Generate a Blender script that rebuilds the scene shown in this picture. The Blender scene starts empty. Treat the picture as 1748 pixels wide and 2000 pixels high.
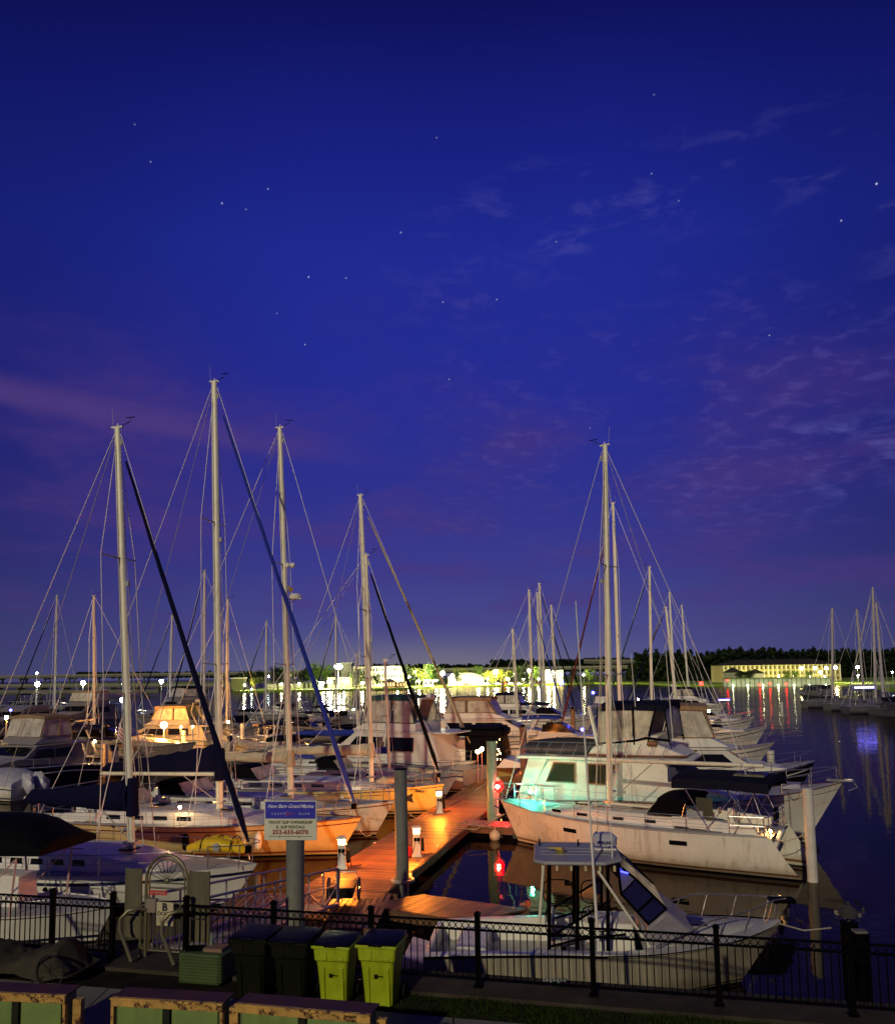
import bpy, bmesh, math, random
from mathutils import Vector, Matrix
R = math.radians
SC = bpy.context.scene
COL = SC.collection
rnd = random.Random(7)

# ------------------------------------------------------------------ camera
F, CX, CY = 1600.0, 874.0, 1165.0
CAMH = 7.0
PITCH, ROLL = math.degrees(math.atan(152.0 / F)), -0.8
MC = (Matrix.Rotation(R(90 + PITCH), 3, 'X') @ Matrix.Rotation(R(ROLL), 3, 'Z'))
cd = bpy.data.cameras.new('camera')
cam = bpy.data.objects.new('camera', cd)
COL.objects.link(cam)
cam.matrix_world = Matrix.Translation((0, 0, CAMH)) @ MC.to_4x4()
cd.sensor_fit = 'VERTICAL'
cd.sensor_height = 36.0
cd.lens = F / 2000.0 * 36.0
cd.shift_y = (CY - 1000.0) / 2000.0
cd.clip_start = 0.1
cd.clip_end = 6000
SC.camera = cam
SC.view_settings.view_transform = 'Standard'
SC.view_settings.look = 'None'
SC.view_settings.gamma = 1.0
SC.view_settings.exposure = 0.0
CAM = Vector((0, 0, CAMH))


def ray(px, py):
    return MC @ Vector(((px - CX) / F, -(py - CY) / F, -1.0))


def P(px, py, z=0.0):
    d = ray(px, py)
    return CAM + d * ((z - CAMH) / d.z)


def PD(px, py, dist):
    d = ray(px, py)
    return CAM + d * (dist / d.y)


def proj(p):
    q = MC.transposed() @ (Vector(p) - CAM)
    return (CX + F * q.x / -q.z, CY - F * q.y / -q.z)


# ------------------------------------------------------------------ sky
world = bpy.data.worlds.new('World')
SC.world = world
world.use_nodes = True
wt = world.node_tree
for n in list(wt.nodes):
    wt.nodes.remove(n)


class NT:
    def __init__(s, t):
        s.t = t

    def n(s, kind, **kw):
        x = s.t.nodes.new(kind)
        ins = kw.pop('ins', {})
        for k, v in kw.items():
            setattr(x, k, v)
        for k, v in ins.items():
            if isinstance(v, bpy.types.NodeSocket):
                s.t.links.new(v, x.inputs[k])
            else:
                x.inputs[k].default_value = v
        return x

    def math(s, op, a, b=None, c=None):
        ins = {0: a}
        if b is not None:
            ins[1] = b
        if c is not None:
            ins[2] = c
        return s.n('ShaderNodeMath', operation=op, ins=ins).outputs[0]

    def ramp(s, fac, pts, interp='LINEAR'):
        r = s.n('ShaderNodeValToRGB', ins={0: fac})
        cr = r.color_ramp
        cr.interpolation = interp
        while len(cr.elements) < len(pts):
            cr.elements.new(0.5)
        for e, (p, c) in zip(cr.elements, pts):
            e.position = p
            e.color = (c[0], c[1], c[2], 1) if not isinstance(c, (int, float)) else (c, c, c, 1)
        return r.outputs[0]

    def mix(s, fac, a, b, blend='MIX'):
        x = s.n('ShaderNodeMix', data_type='RGBA', blend_type=blend, clamp_result=False)
        for i, v in ((0, fac), (6, a), (7, b)):
            if isinstance(v, bpy.types.NodeSocket):
                s.t.links.new(v, x.inputs[i])
            elif i == 0:
                x.inputs[i].default_value = v
            else:
                x.inputs[i].default_value = (v[0], v[1], v[2], 1)
        return x.outputs[2]


def smap(nt, v, a, b, lo=0.0, hi=1.0):
    return nt.n('ShaderNodeMapRange', interpolation_type='SMOOTHSTEP', ins={0: v, 1: a, 2: b, 3: lo, 4: hi}).outputs[0]


w = NT(wt)
tc = w.n('ShaderNodeTexCoord').outputs['Generated']
sep = w.n('ShaderNodeSeparateXYZ', ins={0: tc})
zx, zy, zz = sep.outputs
base = w.ramp(zz, [(0.0, (.088, .090, .235)), (.045, (.070, .073, .245)), (.13, (.042, .044, .255)), (.22, (.028, .032, .265)),
                   (.33, (.0185, .026, .285)), (.47, (.0135, .0235, .285)), (.57, (.0090, .0140, .205)), (.66, (.0045, .0058, .100)),
                   (1.0, (.002, .002, .035))])
# horizontal fall-off towards both sides (the glow of the lit shore sits in the middle)
azi = w.math('ARCTAN2', zx, zy)
side = w.math('SUBTRACT', 1.0, w.math('MULTIPLY', smap(w, w.math('ABSOLUTE', w.math('ADD', azi, -.02)), .12, .62), .42))
sky = w.mix(1.0, base, w.n('ShaderNodeCombineXYZ', ins={0: side, 1: side, 2: side}).outputs[0], 'MULTIPLY')
# purple veils, low cloud
cz = w.math('ADD', zz, .12)
cv = w.n('ShaderNodeCombineXYZ', ins={0: w.math('DIVIDE', zx, cz), 1: w.math('DIVIDE', zy, cz), 2: 0.0}).outputs[0]
n1 = w.n('ShaderNodeTexNoise', ins={'Vector': w.n('ShaderNodeMapping', ins={0: cv, 3: (1.1, .9, 1)}).outputs[0], 'Scale': 1.3, 'Detail': 4.0, 'Roughness': .5}).outputs[0]
veil = w.math('MULTIPLY', smap(w, n1, .41, .68), w.math('MULTIPLY', smap(w, zz, .0, .12), smap(w, zz, .48, .26)))
nf = w.n('ShaderNodeTexNoise', ins={'Vector': cv, 'Scale': 13.0, 'Detail': 5.0, 'Roughness': .6, 'Distortion': .2}).outputs[0]
sky = w.mix(w.math('MULTIPLY', w.math('MULTIPLY', veil, .8), smap(w, nf, .25, .75, .50, .95)), sky, (.068, .036, .19))
mot = w.math('MULTIPLY', smap(w, nf, .50, .68), w.math('MULTIPLY', smap(w, n1, .36, .58), w.math('MULTIPLY', smap(w, azi, -.16, .12), w.math('MULTIPLY', smap(w, zz, .10, .2), smap(w, zz, .52, .40)))))
sky = w.mix(w.math('MULTIPLY', mot, .30), sky, (.085, .07, .33))
# warmer streak low at the left
el0 = w.math('ADD', zz, w.math('MULTIPLY', azi, .10))
band = w.math('MULTIPLY', w.math('MULTIPLY', smap(w, el0, .232, .248), smap(w, el0, .278, .248)), smap(w, azi, -.02, -.30))
bn = w.n('ShaderNodeTexNoise', ins={'Vector': w.n('ShaderNodeMapping', ins={0: tc, 3: (1.5, 1.5, 9)}).outputs[0], 'Scale': 2.0, 'Detail': 5.0}).outputs[0]
sky = w.mix(w.math('MULTIPLY', band, smap(w, bn, .3, .65, .45, 1.0)), sky, (.088, .046, .20))
# small broken cloudlets at the right
m2 = w.n('ShaderNodeMapping', ins={0: tc, 3: (4.2, 4.2, 13), 2: (.0, -.12, .0)}).outputs[0]
n2 = w.n('ShaderNodeTexNoise', ins={'Vector': m2, 'Scale': 3.2, 'Detail': 6.0, 'Roughness': .62, 'Distortion': .3}).outputs[0]
n3 = w.n('ShaderNodeTexNoise', ins={'Vector': w.n('ShaderNodeMapping', ins={0: tc, 1: (.3, 1.1, .35), 3: (2.2, 2.2, 7)}).outputs[0], 'Scale': 1.1, 'Detail': 2.0}).outputs[0]
cl = w.math('MULTIPLY', smap(w, n2, .52, .74), smap(w, n3, .44, .60))
cl = w.math('MULTIPLY', cl, w.math('MULTIPLY', smap(w, azi, -.12, .16), w.math('MULTIPLY', smap(w, zz, .1, .25), smap(w, zz, .60, .45))))
sky = w.mix(w.math('MULTIPLY', cl, .62), sky, (.085, .08, .33))
# town glow along the horizon
gl = w.math('MULTIPLY', smap(w, zz, .065, -.012), smap(w, w.math('ABSOLUTE', w.math('ADD', azi, .03)), .34, .0))
sky = w.mix(w.math('MULTIPLY', gl, .70), sky, (.235, .215, .19))
# stars
stars = [(434, 397, 1.3), (481, 409, .6), (524, 369, 1), (295, 316, .7), (603, 541, 1.3), (676, 543, 1), (783, 454, 1.1), (865, 590, 1),
         (970, 585, 1), (596, 673, 1), (877, 741, .8), (541, 612, .5), (1502, 655, 1), (1642, 431, 1.2), (1711, 359, 2.2), (1272, 339, .8),
         (1086, 472, .7), (853, 269, .6), (1277, 185, .5), (264, 243, .5), (1325, 392, .6), (1152, 836, .6)]
acc = None
for (sx, sy, sb) in stars:
    dv = ray(sx, sy).normalized()
    dist = w.n('ShaderNodeVectorMath', operation='DISTANCE', ins={0: w.n('ShaderNodeVectorMath', operation='NORMALIZE', ins={0: tc}).outputs[0], 1: dv}).outputs['Value']
    v = smap(w, dist, .0012 if sb < 1.1 else .0014, .0004, 0.0, .26 * sb)
    acc = v if acc is None else w.math('ADD', acc, v)
sky = w.mix(1.0, sky, w.n('ShaderNodeCombineXYZ', ins={0: acc, 1: acc, 2: acc}).outputs[0], 'ADD')
below = w.mix(smap(w, zz, -.02, -.06), sky, (.01, .01, .03))
bg = w.n('ShaderNodeBackground', ins={'Color': below, 'Strength': 1.0})
w.n('ShaderNodeOutputWorld', ins={0: bg.outputs[0]})

# one low warm lamp light from behind the camera (street light / moon)
sd = bpy.data.lights.new('sun', 'SUN')
sd.energy = 1.45
sd.color = (1.0, .87, .55)
sd.angle = R(1.0)
sun = bpy.data.objects.new('sun', sd)
COL.objects.link(sun)
sun.rotation_euler = Vector((.30, .86, -.38)).to_track_quat('-Z', 'Y').to_euler()
sun.location = (-20, -30, 30)

# ------------------------------------------------------------------ materials
MATS = {}


def mat(name, col=(.5, .5, .5), rough=.5, metal=0.0, var=.12, scale=2.5, bump=0.0, bscale=40.0, emis=None, es=1.0, streak=0.0,
        alpha=1.0, rust=None, spec=.5):
    if name in MATS:
        return MATS[name]
    m = bpy.data.materials.new(name)
    m.use_nodes = True
    t = NT(m.node_tree)
    for n in list(m.node_tree.nodes):
        m.node_tree.nodes.remove(n)
    tc = t.n('ShaderNodeTexCoord').outputs['Object']
    nz = t.n('ShaderNodeTexNoise', ins={'Vector': tc, 'Scale': scale, 'Detail': 5.0, 'Roughness': .6}).outputs[0]
    lo = tuple(c * (1 - var) for c in col)
    hi = tuple(min(1, c * (1 + var)) for c in col)
    c = t.ramp(nz, [(.3, lo), (.7, hi)])
    if streak:
        sv = t.n('ShaderNodeMapping', ins={0: tc, 3: (1.0, 1.0, .10)}).outputs[0]
        s2 = t.n('ShaderNodeTexNoise', ins={'Vector': sv, 'Scale': 5.0, 'Detail': 6.0, 'Roughness': .7}).outputs[0]
        c = t.mix(t.math('MULTIPLY', smap(t, s2, .48, .72), streak), c, (col[0] * .45, col[1] * .38, col[2] * .30))
    if streak and name.startswith('gelcoat'):
        zz0 = t.n('ShaderNodeSeparateXYZ', ins={0: tc}).outputs[2]
        sc_ = t.n('ShaderNodeTexNoise', ins={'Vector': tc, 'Scale': 1.6, 'Detail': 6.0, 'Roughness': .7}).outputs[0]
        edge = t.math('ADD', zz0, t.math('MULTIPLY', sc_, -.5))
        c = t.mix(t.math('MULTIPLY', smap(t, edge, .22, -.08), .55), c, (col[0] * .42, col[1] * .36, col[2] * .22))
    if rust:
        s2 = t.n('ShaderNodeTexNoise', ins={'Vector': tc, 'Scale': rust[1], 'Detail': 8.0, 'Roughness': .7}).outputs[0]
        c = t.mix(smap(t, s2, rust[2], rust[2] + .1), c, rust[0])
    rv = t.math('ADD', rough, t.math('MULTIPLY', t.math('SUBTRACT', nz, .5), .25))
    b = t.n('ShaderNodeBsdfPrincipled', ins={'Base Color': c, 'Roughness': rv, 'Metallic': metal, 'Alpha': alpha, 'Specular IOR Level': min(spec, .08) if max(col) < .06 and rough > .3 else spec})
    if emis:
        b.inputs['Emission Color'].default_value = (*emis, 1)
        b.inputs['Emission Strength'].default_value = es
    if bump:
        bn = t.n('ShaderNodeTexNoise', ins={'Vector': tc, 'Scale': bscale, 'Detail': 4.0}).outputs[0]
        bp = t.n('ShaderNodeBump', ins={'Strength': bump, 'Distance': .02, 'Height': bn})
        t.t.links.new(bp.outputs[0], b.inputs['Normal'])
    t.n('ShaderNodeOutputMaterial', ins={0: b.outputs[0]})
    MATS[name] = m
    return m


def lamp_mat(name, col, strength):
    if name in MATS:
        return MATS[name]
    return mat(name, col=(.6, .6, .6), emis=col, es=strength, var=.02)


def plank_mat(name, col, pitch=.17, axis=0, grime=.5):
    if name in MATS:
        return MATS[name]
    m = bpy.data.materials.new(name)
    m.use_nodes = True
    t = NT(m.node_tree)
    for n in list(m.node_tree.nodes):
        m.node_tree.nodes.remove(n)
    tc = t.n('ShaderNodeTexCoord').outputs['Object']
    sp = t.n('ShaderNodeSeparateXYZ', ins={0: tc})
    idx = t.math('FLOOR', t.math('DIVIDE', sp.outputs[axis], pitch))
    wn = t.n('ShaderNodeTexWhiteNoise', noise_dimensions='1D', ins={'W': idx}).outputs[0]
    st = [1.0, 1.0, 1.0]
    st[axis] = 14.0
    gv = t.n('ShaderNodeMapping', ins={0: tc, 3: tuple(st)}).outputs[0]
    g = t.n('ShaderNodeTexNoise', ins={'Vector': gv, 'Scale': 2.2, 'Detail': 8.0, 'Roughness': .65}).outputs[0]
    big = t.n('ShaderNodeTexNoise', ins={'Vector': tc, 'Scale': .8, 'Detail': 4.0}).outputs[0]
    k = t.math('ADD', t.math('MULTIPLY', wn, .60), t.math('MULTIPLY', g, .75))
    k = t.math('ADD', k, t.math('MULTIPLY', t.math('SUBTRACT', big, .5), grime))
    c = t.ramp(k, [(.1, tuple(x * .22 for x in col)), (.62, col), (1.0, tuple(min(1, x * 1.6) for x in col))])
    b = t.n('ShaderNodeBsdfPrincipled', ins={'Base Color': c, 'Roughness': .48})
    bp = t.n('ShaderNodeBump', ins={'Strength': .5, 'Distance': .01, 'Height': g})
    t.t.links.new(bp.outputs[0], b.inputs['Normal'])
    t.n('ShaderNodeOutputMaterial', ins={0: b.outputs[0]})
    MATS[name] = m
    return m


WHITE = mat('gelcoat_white', (.72, .69, .63), .22, streak=.6, var=.06)
WHITE2 = mat('gelcoat_clean', (.76, .74, .70), .30, var=.05)
CREAM = mat('gelcoat_cream', (.66, .60, .48), .35, streak=.3, var=.08)
GREYH = mat('gelcoat_grey', (.36, .37, .38), .4, streak=.3)
DECK = mat('deck_white', (.40, .39, .41), .55, var=.12, bump=.2, bscale=120)
TAN = mat('canvas_tan', (.30, .19, .10), .85, bump=.4, bscale=9)
NAVY = mat('canvas_navy', (.006, .006, .030), .85, bump=.5, bscale=8)
BLACKC = mat('canvas_black', (.0025, .0025, .0045), .8, bump=.4, bscale=8)
GREENC = mat('canvas_green', (.012, .06, .06), .85, bump=.4, bscale=9)
BLUEC = mat('canvas_blue', (.01, .03, .30), .8, bump=.4, bscale=9)
BLUESAIL = mat('sailcloth_blue', (.002, .018, .30), .75, bump=.4, bscale=9)
REDC = mat('canvas_maroon', (.10, .012, .010), .85, bump=.4, bscale=9)
SAILC = mat('sailcloth', (.50, .45, .33), .8, bump=.8, bscale=7)
ALU = mat('mast_alloy', (.80, .77, .62), .5, streak=.35, metal=.15, var=.08, bump=.1)
ALUD = mat('mast_alloy_dull', (.36, .33, .31), .55, metal=.15, var=.1)
STEEL = mat('stainless', (.70, .68, .66), .25, metal=.9, var=.05)
WIRE = mat('rigging_wire', (.70, .66, .66), .45, metal=.2, var=.05)
ROPE = mat('rope', (.38, .34, .27), .9, var=.2)
GLASS = mat('dark_glass', (.006, .006, .010), .10, var=.05, spec=.25)
VINYL = mat('clear_vinyl', (.50, .46, .38), .16, var=.4, scale=1.8, bump=.6, bscale=3)
BLACKM = mat('black_metal', (.0015, .0015, .0018), .6, var=.2, spec=.03)
RUBBER = mat('rubber', (.006, .006, .006), .7)
TEAK = mat('varnished_wood', (.20, .07, .025), .4, var=.3, scale=6)
BOTTOM = mat('bottom_paint', (.015, .012, .014), .7)
STRN = mat('stripe_navy', (.012, .014, .06), .4)
STRR = mat('stripe_maroon', (.14, .03, .02), .4)
STRB = mat('stripe_brown', (.14, .07, .03), .5)
NAVYH = mat('hull_navy', (.005, .005, .012), .35)
CONC = mat('concrete', (.20, .18, .155), .85, var=.25, scale=1.2, bump=.4, bscale=30)
PVC = mat('piling_white', (.60, .57, .52), .5, streak=.4)
PILE = mat('piling_steel', (.17, .17, .155), .7, streak=.5, var=.2)
PILEG = mat('piling_green', (.15, .24, .20), .6, streak=.4, var=.2)
PILEW = mat('piling_wood', (.16, .10, .06), .85, streak=.5, var=.3)


DIM = mat('gelcoat_shaded', (.21, .20, .215), .4, streak=.35, var=.10)  # white gelcoat darkened: weaker light of the left basin put into the colour
DIM2 = mat('gelcoat_clean_shaded', (.25, .235, .25), .4, var=.08)  # clean gelcoat with the same lack of light in its colour
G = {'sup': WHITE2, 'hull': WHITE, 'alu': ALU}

# ------------------------------------------------------------------ mesh builder
class MB:
    def __init__(s):
        s.v, s.f, s.m = [], [], []

    def add(s, vs, fs, m=0):
        o = len(s.v)
        s.v += [tuple(v) for v in vs]
        s.f += [tuple(i + o for i in f) for f in fs]
        s.m += [m] * len(fs)
        return s

    def box(s, c, d, m=0, rz=0.0, ry=0.0, rx=0.0, taper=1.0):
        M = Matrix.Rotation(rz, 3, 'Z') @ Matrix.Rotation(ry, 3, 'Y') @ Matrix.Rotation(rx, 3, 'X')
        vs = []
        for z in (-.5, .5):
            k = taper if z > 0 else 1
            for x, y in ((-.5, -.5), (.5, -.5), (.5, .5), (-.5, .5)):
                vs.append(Vector(c) + M @ Vector((x * d[0] * k, y * d[1] * k, z * d[2])))
        return s.add(vs, [(0, 3, 2, 1), (4, 5, 6, 7), (0, 1, 5, 4), (1, 2, 6, 5), (2, 3, 7, 6), (3, 0, 4, 7)], m)

    def cyl(s, p0, p1, r0, r1=None, n=10, m=0, sq=1.0, caps=True):
        r1 = r0 if r1 is None else r1
        p0, p1 = Vector(p0), Vector(p1)
        d = (p1 - p0)
        if d.length < 1e-6:
            return s
        d.normalize()
        up = Vector((0, 0, 1)) if abs(d.z) < .95 else Vector((1, 0, 0))
        a = d.cross(up).normalized()
        if abs(d.z) >= .95:
            a = Vector((1, 0, 0)) - d * d.x
            a.normalize()
        b = d.cross(a).normalized()
        vs = []
        for p, r in ((p0, r0), (p1, r1)):
            for i in range(n):
                t = 2 * math.pi * i / n
                vs.append(p + a * (r * math.cos(t)) + b * (r * sq * math.sin(t)))
        fs = [(i, (i + 1) % n, n + (i + 1) % n, n + i) for i in range(n)]
        if caps:
            fs += [tuple(range(n - 1, -1, -1)), tuple(range(n, 2 * n))]
        return s.add(vs, fs, m)

    def tube(s, pts, r, n=6, m=0, closed=False):
        pts = [Vector(p) for p in pts]
        N = len(pts)
        rr = r if isinstance(r, (list, tuple)) else [r] * N
        rings = []
        a = None
        for i, p in enumerate(pts):
            q0 = pts[i - 1] if (i or closed) else pts[0]
            q1 = pts[(i + 1) % N] if (i < N - 1 or closed) else pts[-1]
            d = (q1 - q0)
            d = d.normalized() if d.length > 1e-7 else Vector((0, 0, 1))
            if a is None:
                a = d.orthogonal().normalized()
            else:
                a = (a - d * a.dot(d))
                a = a.normalized() if a.length > 1e-6 else d.orthogonal().normalized()
            b = d.cross(a)
            rings.append([p + (a * math.cos(2 * math.pi * k / n) + b * math.sin(2 * math.pi * k / n)) * rr[i] for k in range(n)])
        return s.loft(rings, m, caps=not closed, wrap=closed)

    def loft(s, rings, m=0, closed=True, caps=True, wrap=False):
        n = len(rings[0])
        vs = [v for r in rings for v in r]
        fs = []
        K = len(rings)
        for i in range(K if wrap else K - 1):
            j = (i + 1) % K
            for k in range(n if closed else n - 1):
                l = (k + 1) % n
                fs.append((i * n + k, i * n + l, j * n + l, j * n + k))
        if caps and closed:
            fs += [tuple(range(n - 1, -1, -1)), tuple(range((K - 1) * n, K * n))]
        return s.add(vs, fs, m)

    def sphere(s, c, r, m=0, n=10, k=7, sc=(1, 1, 1)):
        rings = []
        for i in range(1, k):
            t = math.pi * i / k
            rings.append([(c[0] + r * sc[0] * math.sin(t) * math.cos(2 * math.pi * j / n),
                           c[1] + r * sc[1] * math.sin(t) * math.sin(2 * math.pi * j / n),
                           c[2] - r * sc[2] * math.cos(t)) for j in range(n)])
        return s.loft(rings, m)

    def prism(s, poly, z0, z1, m=0):
        n = len(poly)
        vs = [(x, y, z0) for x, y in poly] + [(x, y, z1) for x, y in poly]
        return s.add(vs, [tuple(range(n - 1, -1, -1)), tuple(range(n, 2 * n))] + [(i, (i + 1) % n, n + (i + 1) % n, n + i) for i in range(n)], m)

    def build(s, name, mats, parent=None, smooth=True, bevel=0.0, angle=35, label=None):
        me = bpy.data.meshes.new(name)
        me.from_pydata(s.v, [], s.f)
        mats = mats if isinstance(mats, (list, tuple)) else [mats]
        for m in mats:
            me.materials.append(m)
        for p, k in zip(me.polygons, s.m):
            p.material_index = min(k, len(mats) - 1)
        bm = bmesh.new()
        bm.from_mesh(me)
        bmesh.ops.recalc_face_normals(bm, faces=bm.faces)
        bm.to_mesh(me)
        bm.free()
        if smooth:
            me.shade_smooth()
            me.set_sharp_from_angle(angle=R(angle))
        o = bpy.data.objects.new(name, me)
        COL.objects.link(o)
        if parent is not None:
            o.parent = parent
        if bevel:
            b = o.modifiers.new('b', 'BEVEL')
            b.width = bevel
            b.segments = 2
            b.limit_method = 'ANGLE'
        if label:
            o['label'] = label
        return o


def empty(name, loc=(0, 0, 0), rz=0.0, label=None, cat=None, group=None):
    o = bpy.data.objects.new(name, None)
    COL.objects.link(o)
    o.location = loc
    o.rotation_euler = (0, 0, rz)
    o.empty_display_size = .2
    return tag(o, label, cat, group)


def tag(o, label=None, cat=None, group=None, kind=None):
    if label:
        o['label'] = label
    if cat:
        o['category'] = cat
    if group:
        o['group'] = group
    if kind:
        o['kind'] = kind
    return o


def kids(o):
    return [c for c in COL.objects if c.parent == o]


def dup(o, loc=None, rz=None, label=None, group=None, scale=None, _p=None, _k=None):
    if _k is None:
        _k = {}
        for c in COL.objects:
            if c.parent:
                _k.setdefault(c.parent.name, []).append(c)
    c = o.copy()
    COL.objects.link(c)
    if _p is not None:
        c.parent = _p
    for ch in _k.get(o.name, []):
        dup(ch, _p=c, _k=_k)
    if loc is not None:
        c.location = loc
    if rz is not None:
        c.rotation_euler = (0, 0, rz)
    if label:
        c['label'] = label
    if group:
        c['group'] = group
    if scale is not None:
        c.scale = scale
    return c


def text(name, s, size, m, parent, loc, rot, ext=.003, shear=0.0, bold=0.0, space=1.0, align='CENTER'):
    cu = bpy.data.curves.new(name, 'FONT')
    cu.body = s
    cu.size = size
    cu.extrude = ext
    cu.shear = shear
    cu.offset = bold
    cu.space_character = space
    cu.align_x = align
    cu.align_y = 'CENTER'
    cu.resolution_u = 3
    t = bpy.data.objects.new(name, cu)
    COL.objects.link(t)
    dg = bpy.context.evaluated_depsgraph_get()
    me = bpy.data.meshes.new_from_object(t.evaluated_get(dg))
    bpy.data.objects.remove(t)
    me.materials.clear()
    me.materials.append(m)
    o = bpy.data.objects.new(name, me)
    COL.objects.link(o)
    o.parent = parent
    o.location = loc
    o.rotation_euler = rot
    return o


# ------------------------------------------------------------------ water
def water():
    m = bpy.data.materials.new('water')
    m.use_nodes = True
    t = NT(m.node_tree)
    for n in list(m.node_tree.nodes):
        m.node_tree.nodes.remove(n)
    tc = t.n('ShaderNodeTexCoord').outputs['Object']
    a = t.n('ShaderNodeTexNoise', ins={'Vector': tc, 'Scale': .9, 'Detail': 3.0, 'Roughness': .5, 'Distortion': .4}).outputs[0]
    b_ = t.n('ShaderNodeTexNoise', ins={'Vector': tc, 'Scale': .16, 'Detail': 2.0}).outputs[0]
    sp = t.n('ShaderNodeSeparateXYZ', ins={0: tc})
    far = smap(t, sp.outputs[1], 45.0, 130.0, .09, .55)
    h = t.math('MULTIPLY', t.math('ADD', a, t.math('MULTIPLY', b_, 1.5)), 1.0)
    bp = t.n('ShaderNodeBump', ins={'Strength': far, 'Distance': .10, 'Height': h})
    ro = smap(t, sp.outputs[1], 40.0, 200.0, .035, .12)
    gl = t.n('ShaderNodeBsdfGlossy', ins={'Color': (.60, .54, .46, 1), 'Roughness': ro, 'Normal': bp.outputs[0]})
    df = t.n('ShaderNodeBsdfDiffuse', ins={'Color': (.003, .003, .006, 1)})
    fr = t.n('ShaderNodeFresnel', ins={'IOR': 1.33, 'Normal': bp.outputs[0]})
    b = t.n('ShaderNodeMixShader', ins={0: fr.outputs[0], 1: df.outputs[0], 2: gl.outputs[0]})
    t.n('ShaderNodeOutputMaterial', ins={0: b.outputs[0]})
    mb = MB()
    mb.add([(-2500, 15.5, 0), (2500, 15.5, 0), (2500, 3500, 0), (-2500, 3500, 0)], [(0, 1, 2, 3)])
    tag(mb.build('water', m, smooth=False), kind='structure')


water()


# ------------------------------------------------------------------ hulls
class Hull:
    def __init__(s, L, B, zb, zm, zs, sw=.7, rb=1.0, rs=.25, kind='sail'):
        s.L, s.B, s.zb, s.zm, s.zs, s.sw, s.rb, s.rs, s.kind = L, B, zb, zm, zs, sw, rb, rs, kind
        s.D = .35

    def t(s, x):
        return min(1, max(0, x / s.L + .5))

    def b(s, x):
        t = s.t(x)
        c = .42 if s.kind == 'sail' else .5
        if t > c:
            q = (t - c) / (1 - c)
            f = max(0.0, 1 - q ** (2.0 if s.kind == 'sail' else 2.5)) ** .85
        else:
            f = 1 - (1 - s.sw) * ((c - t) / c) ** 2
        return s.B / 2 * f + .015

    def S(s, x):
        t = s.t(x)
        if t > .45:
            return s.zm + (s.zb - s.zm) * ((t - .45) / .55) ** 1.8
        return s.zm + (s.zs - s.zm) * ((.45 - t) / .45) ** 1.8

    def pt(s, t, z):
        x = (t - .5) * s.L
        S, b = s.S(x), s.b(x)
        u = min(1, max(0, (S - z) / (S + s.D)))
        w_ = max(0, (t - .5) / .5)
        w_ = w_ * w_ * (3 - 2 * w_)
        if s.kind == 'sail':
            g0 = max(0, 1 - u ** 3) ** .5
            g1 = (1 - u) ** .75
        else:
            g0 = (1 - .14 * u) if u < .8 else (1 - .14 * .8) * (1 - (u - .8) / .2)
            g1 = (1 - u) ** 1.1
        g = g0 * (1 - w_) + g1 * w_
        x -= s.rb * u * (max(0, (t - .55) / .45) ** 2)
        x += s.rs * u * max(0, 1 - t / .14)
        return x, b * g

    def build(s, parent, hull=WHITE, stripe=STRN, rub=None, bottom=BOTTOM, st=(.16, .07), boot=(.20, .12), N=26, name='hull'):
        rub = rub or hull
        rings = []
        nr = 0
        for i in range(N + 1):
            t = i / N
            S = s.S((t - .5) * s.L)
            zs_ = [S, S - .05, S - st[0], S - st[0] - st[1]]
            z0 = S - st[0] - st[1]
            zs_ += [z0 + (boot[0] - z0) * k / 4 for k in (1, 2, 3, 4)]
            zs_ += [boot[1], .04, -s.D]
            nr = len(zs_)
            row = []
            for z in zs_:
                x, y = s.pt(t, z)
                row.append((x, y, z))
            rings.append(row)
        mi = [2, 0, 1, 0, 0, 0, 0, 1, 0, 3]
        mb = MB()
        for sg in (1, -1):
            for k in range(nr - 1):
                vs, fs = [], []
                for i in range(N + 1):
                    for kk in (k, k + 1):
                        x, y, z = rings[i][kk]
                        vs.append((x, sg * y, z))
                for i in range(N):
                    fs.append((2 * i, 2 * i + 2, 2 * i + 3, 2 * i + 1))
                mb.add(vs, fs, mi[k])
        r0 = rings[0]
        mb.add([(x, y, z) for x, y, z in r0] + [(x, -y, z) for x, y, z in reversed(r0)], [tuple(range(2 * nr))], 0)
        bmw = mb
        o = bmw.build(name, [hull, stripe, rub, bottom], parent, angle=50)
        # weld rows for smooth shading
        bm = bmesh.new()
        bm.from_mesh(o.data)
        bmesh.ops.remove_doubles(bm, verts=bm.verts, dist=.001)
        bmesh.ops.recalc_face_normals(bm, faces=bm.faces)
        bm.to_mesh(o.data)
        bm.free()
        o.data.shade_smooth()
        o.data.set_sharp_from_angle(angle=R(40))
        return o

    def deck(s, parent, m=DECK, N=20, x1=None, x0=None, drop=.03, toe=None):
        mb = MB()
        a = -s.L / 2 if x0 is None else x0
        e = s.L / 2 - .03 if x1 is None else x1
        rows = []
        for i in range(N + 1):
            x = a + (e - a) * i / N
            b, S = max(.01, s.b(x) - .02), s.S(x) - drop
            rows.append([(x, b, S), (x, b * .5, S + .045), (x, 0, S + .06), (x, -b * .5, S + .045), (x, -b, S)])
        mb.loft(rows, closed=False, caps=False)
        o = mb.build('deck', m, parent)
        if toe is not None:
            mt = MB()
            for sg in (1, -1):
                mt.tube([(x_, sg * (s.b(x_) - .01), s.S(x_) + .02) for x_ in [a + (e - a) * i / N for i in range(N + 1)]], .028, 5)
            mt.build('toe_rail', toe, parent)
        return o


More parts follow.
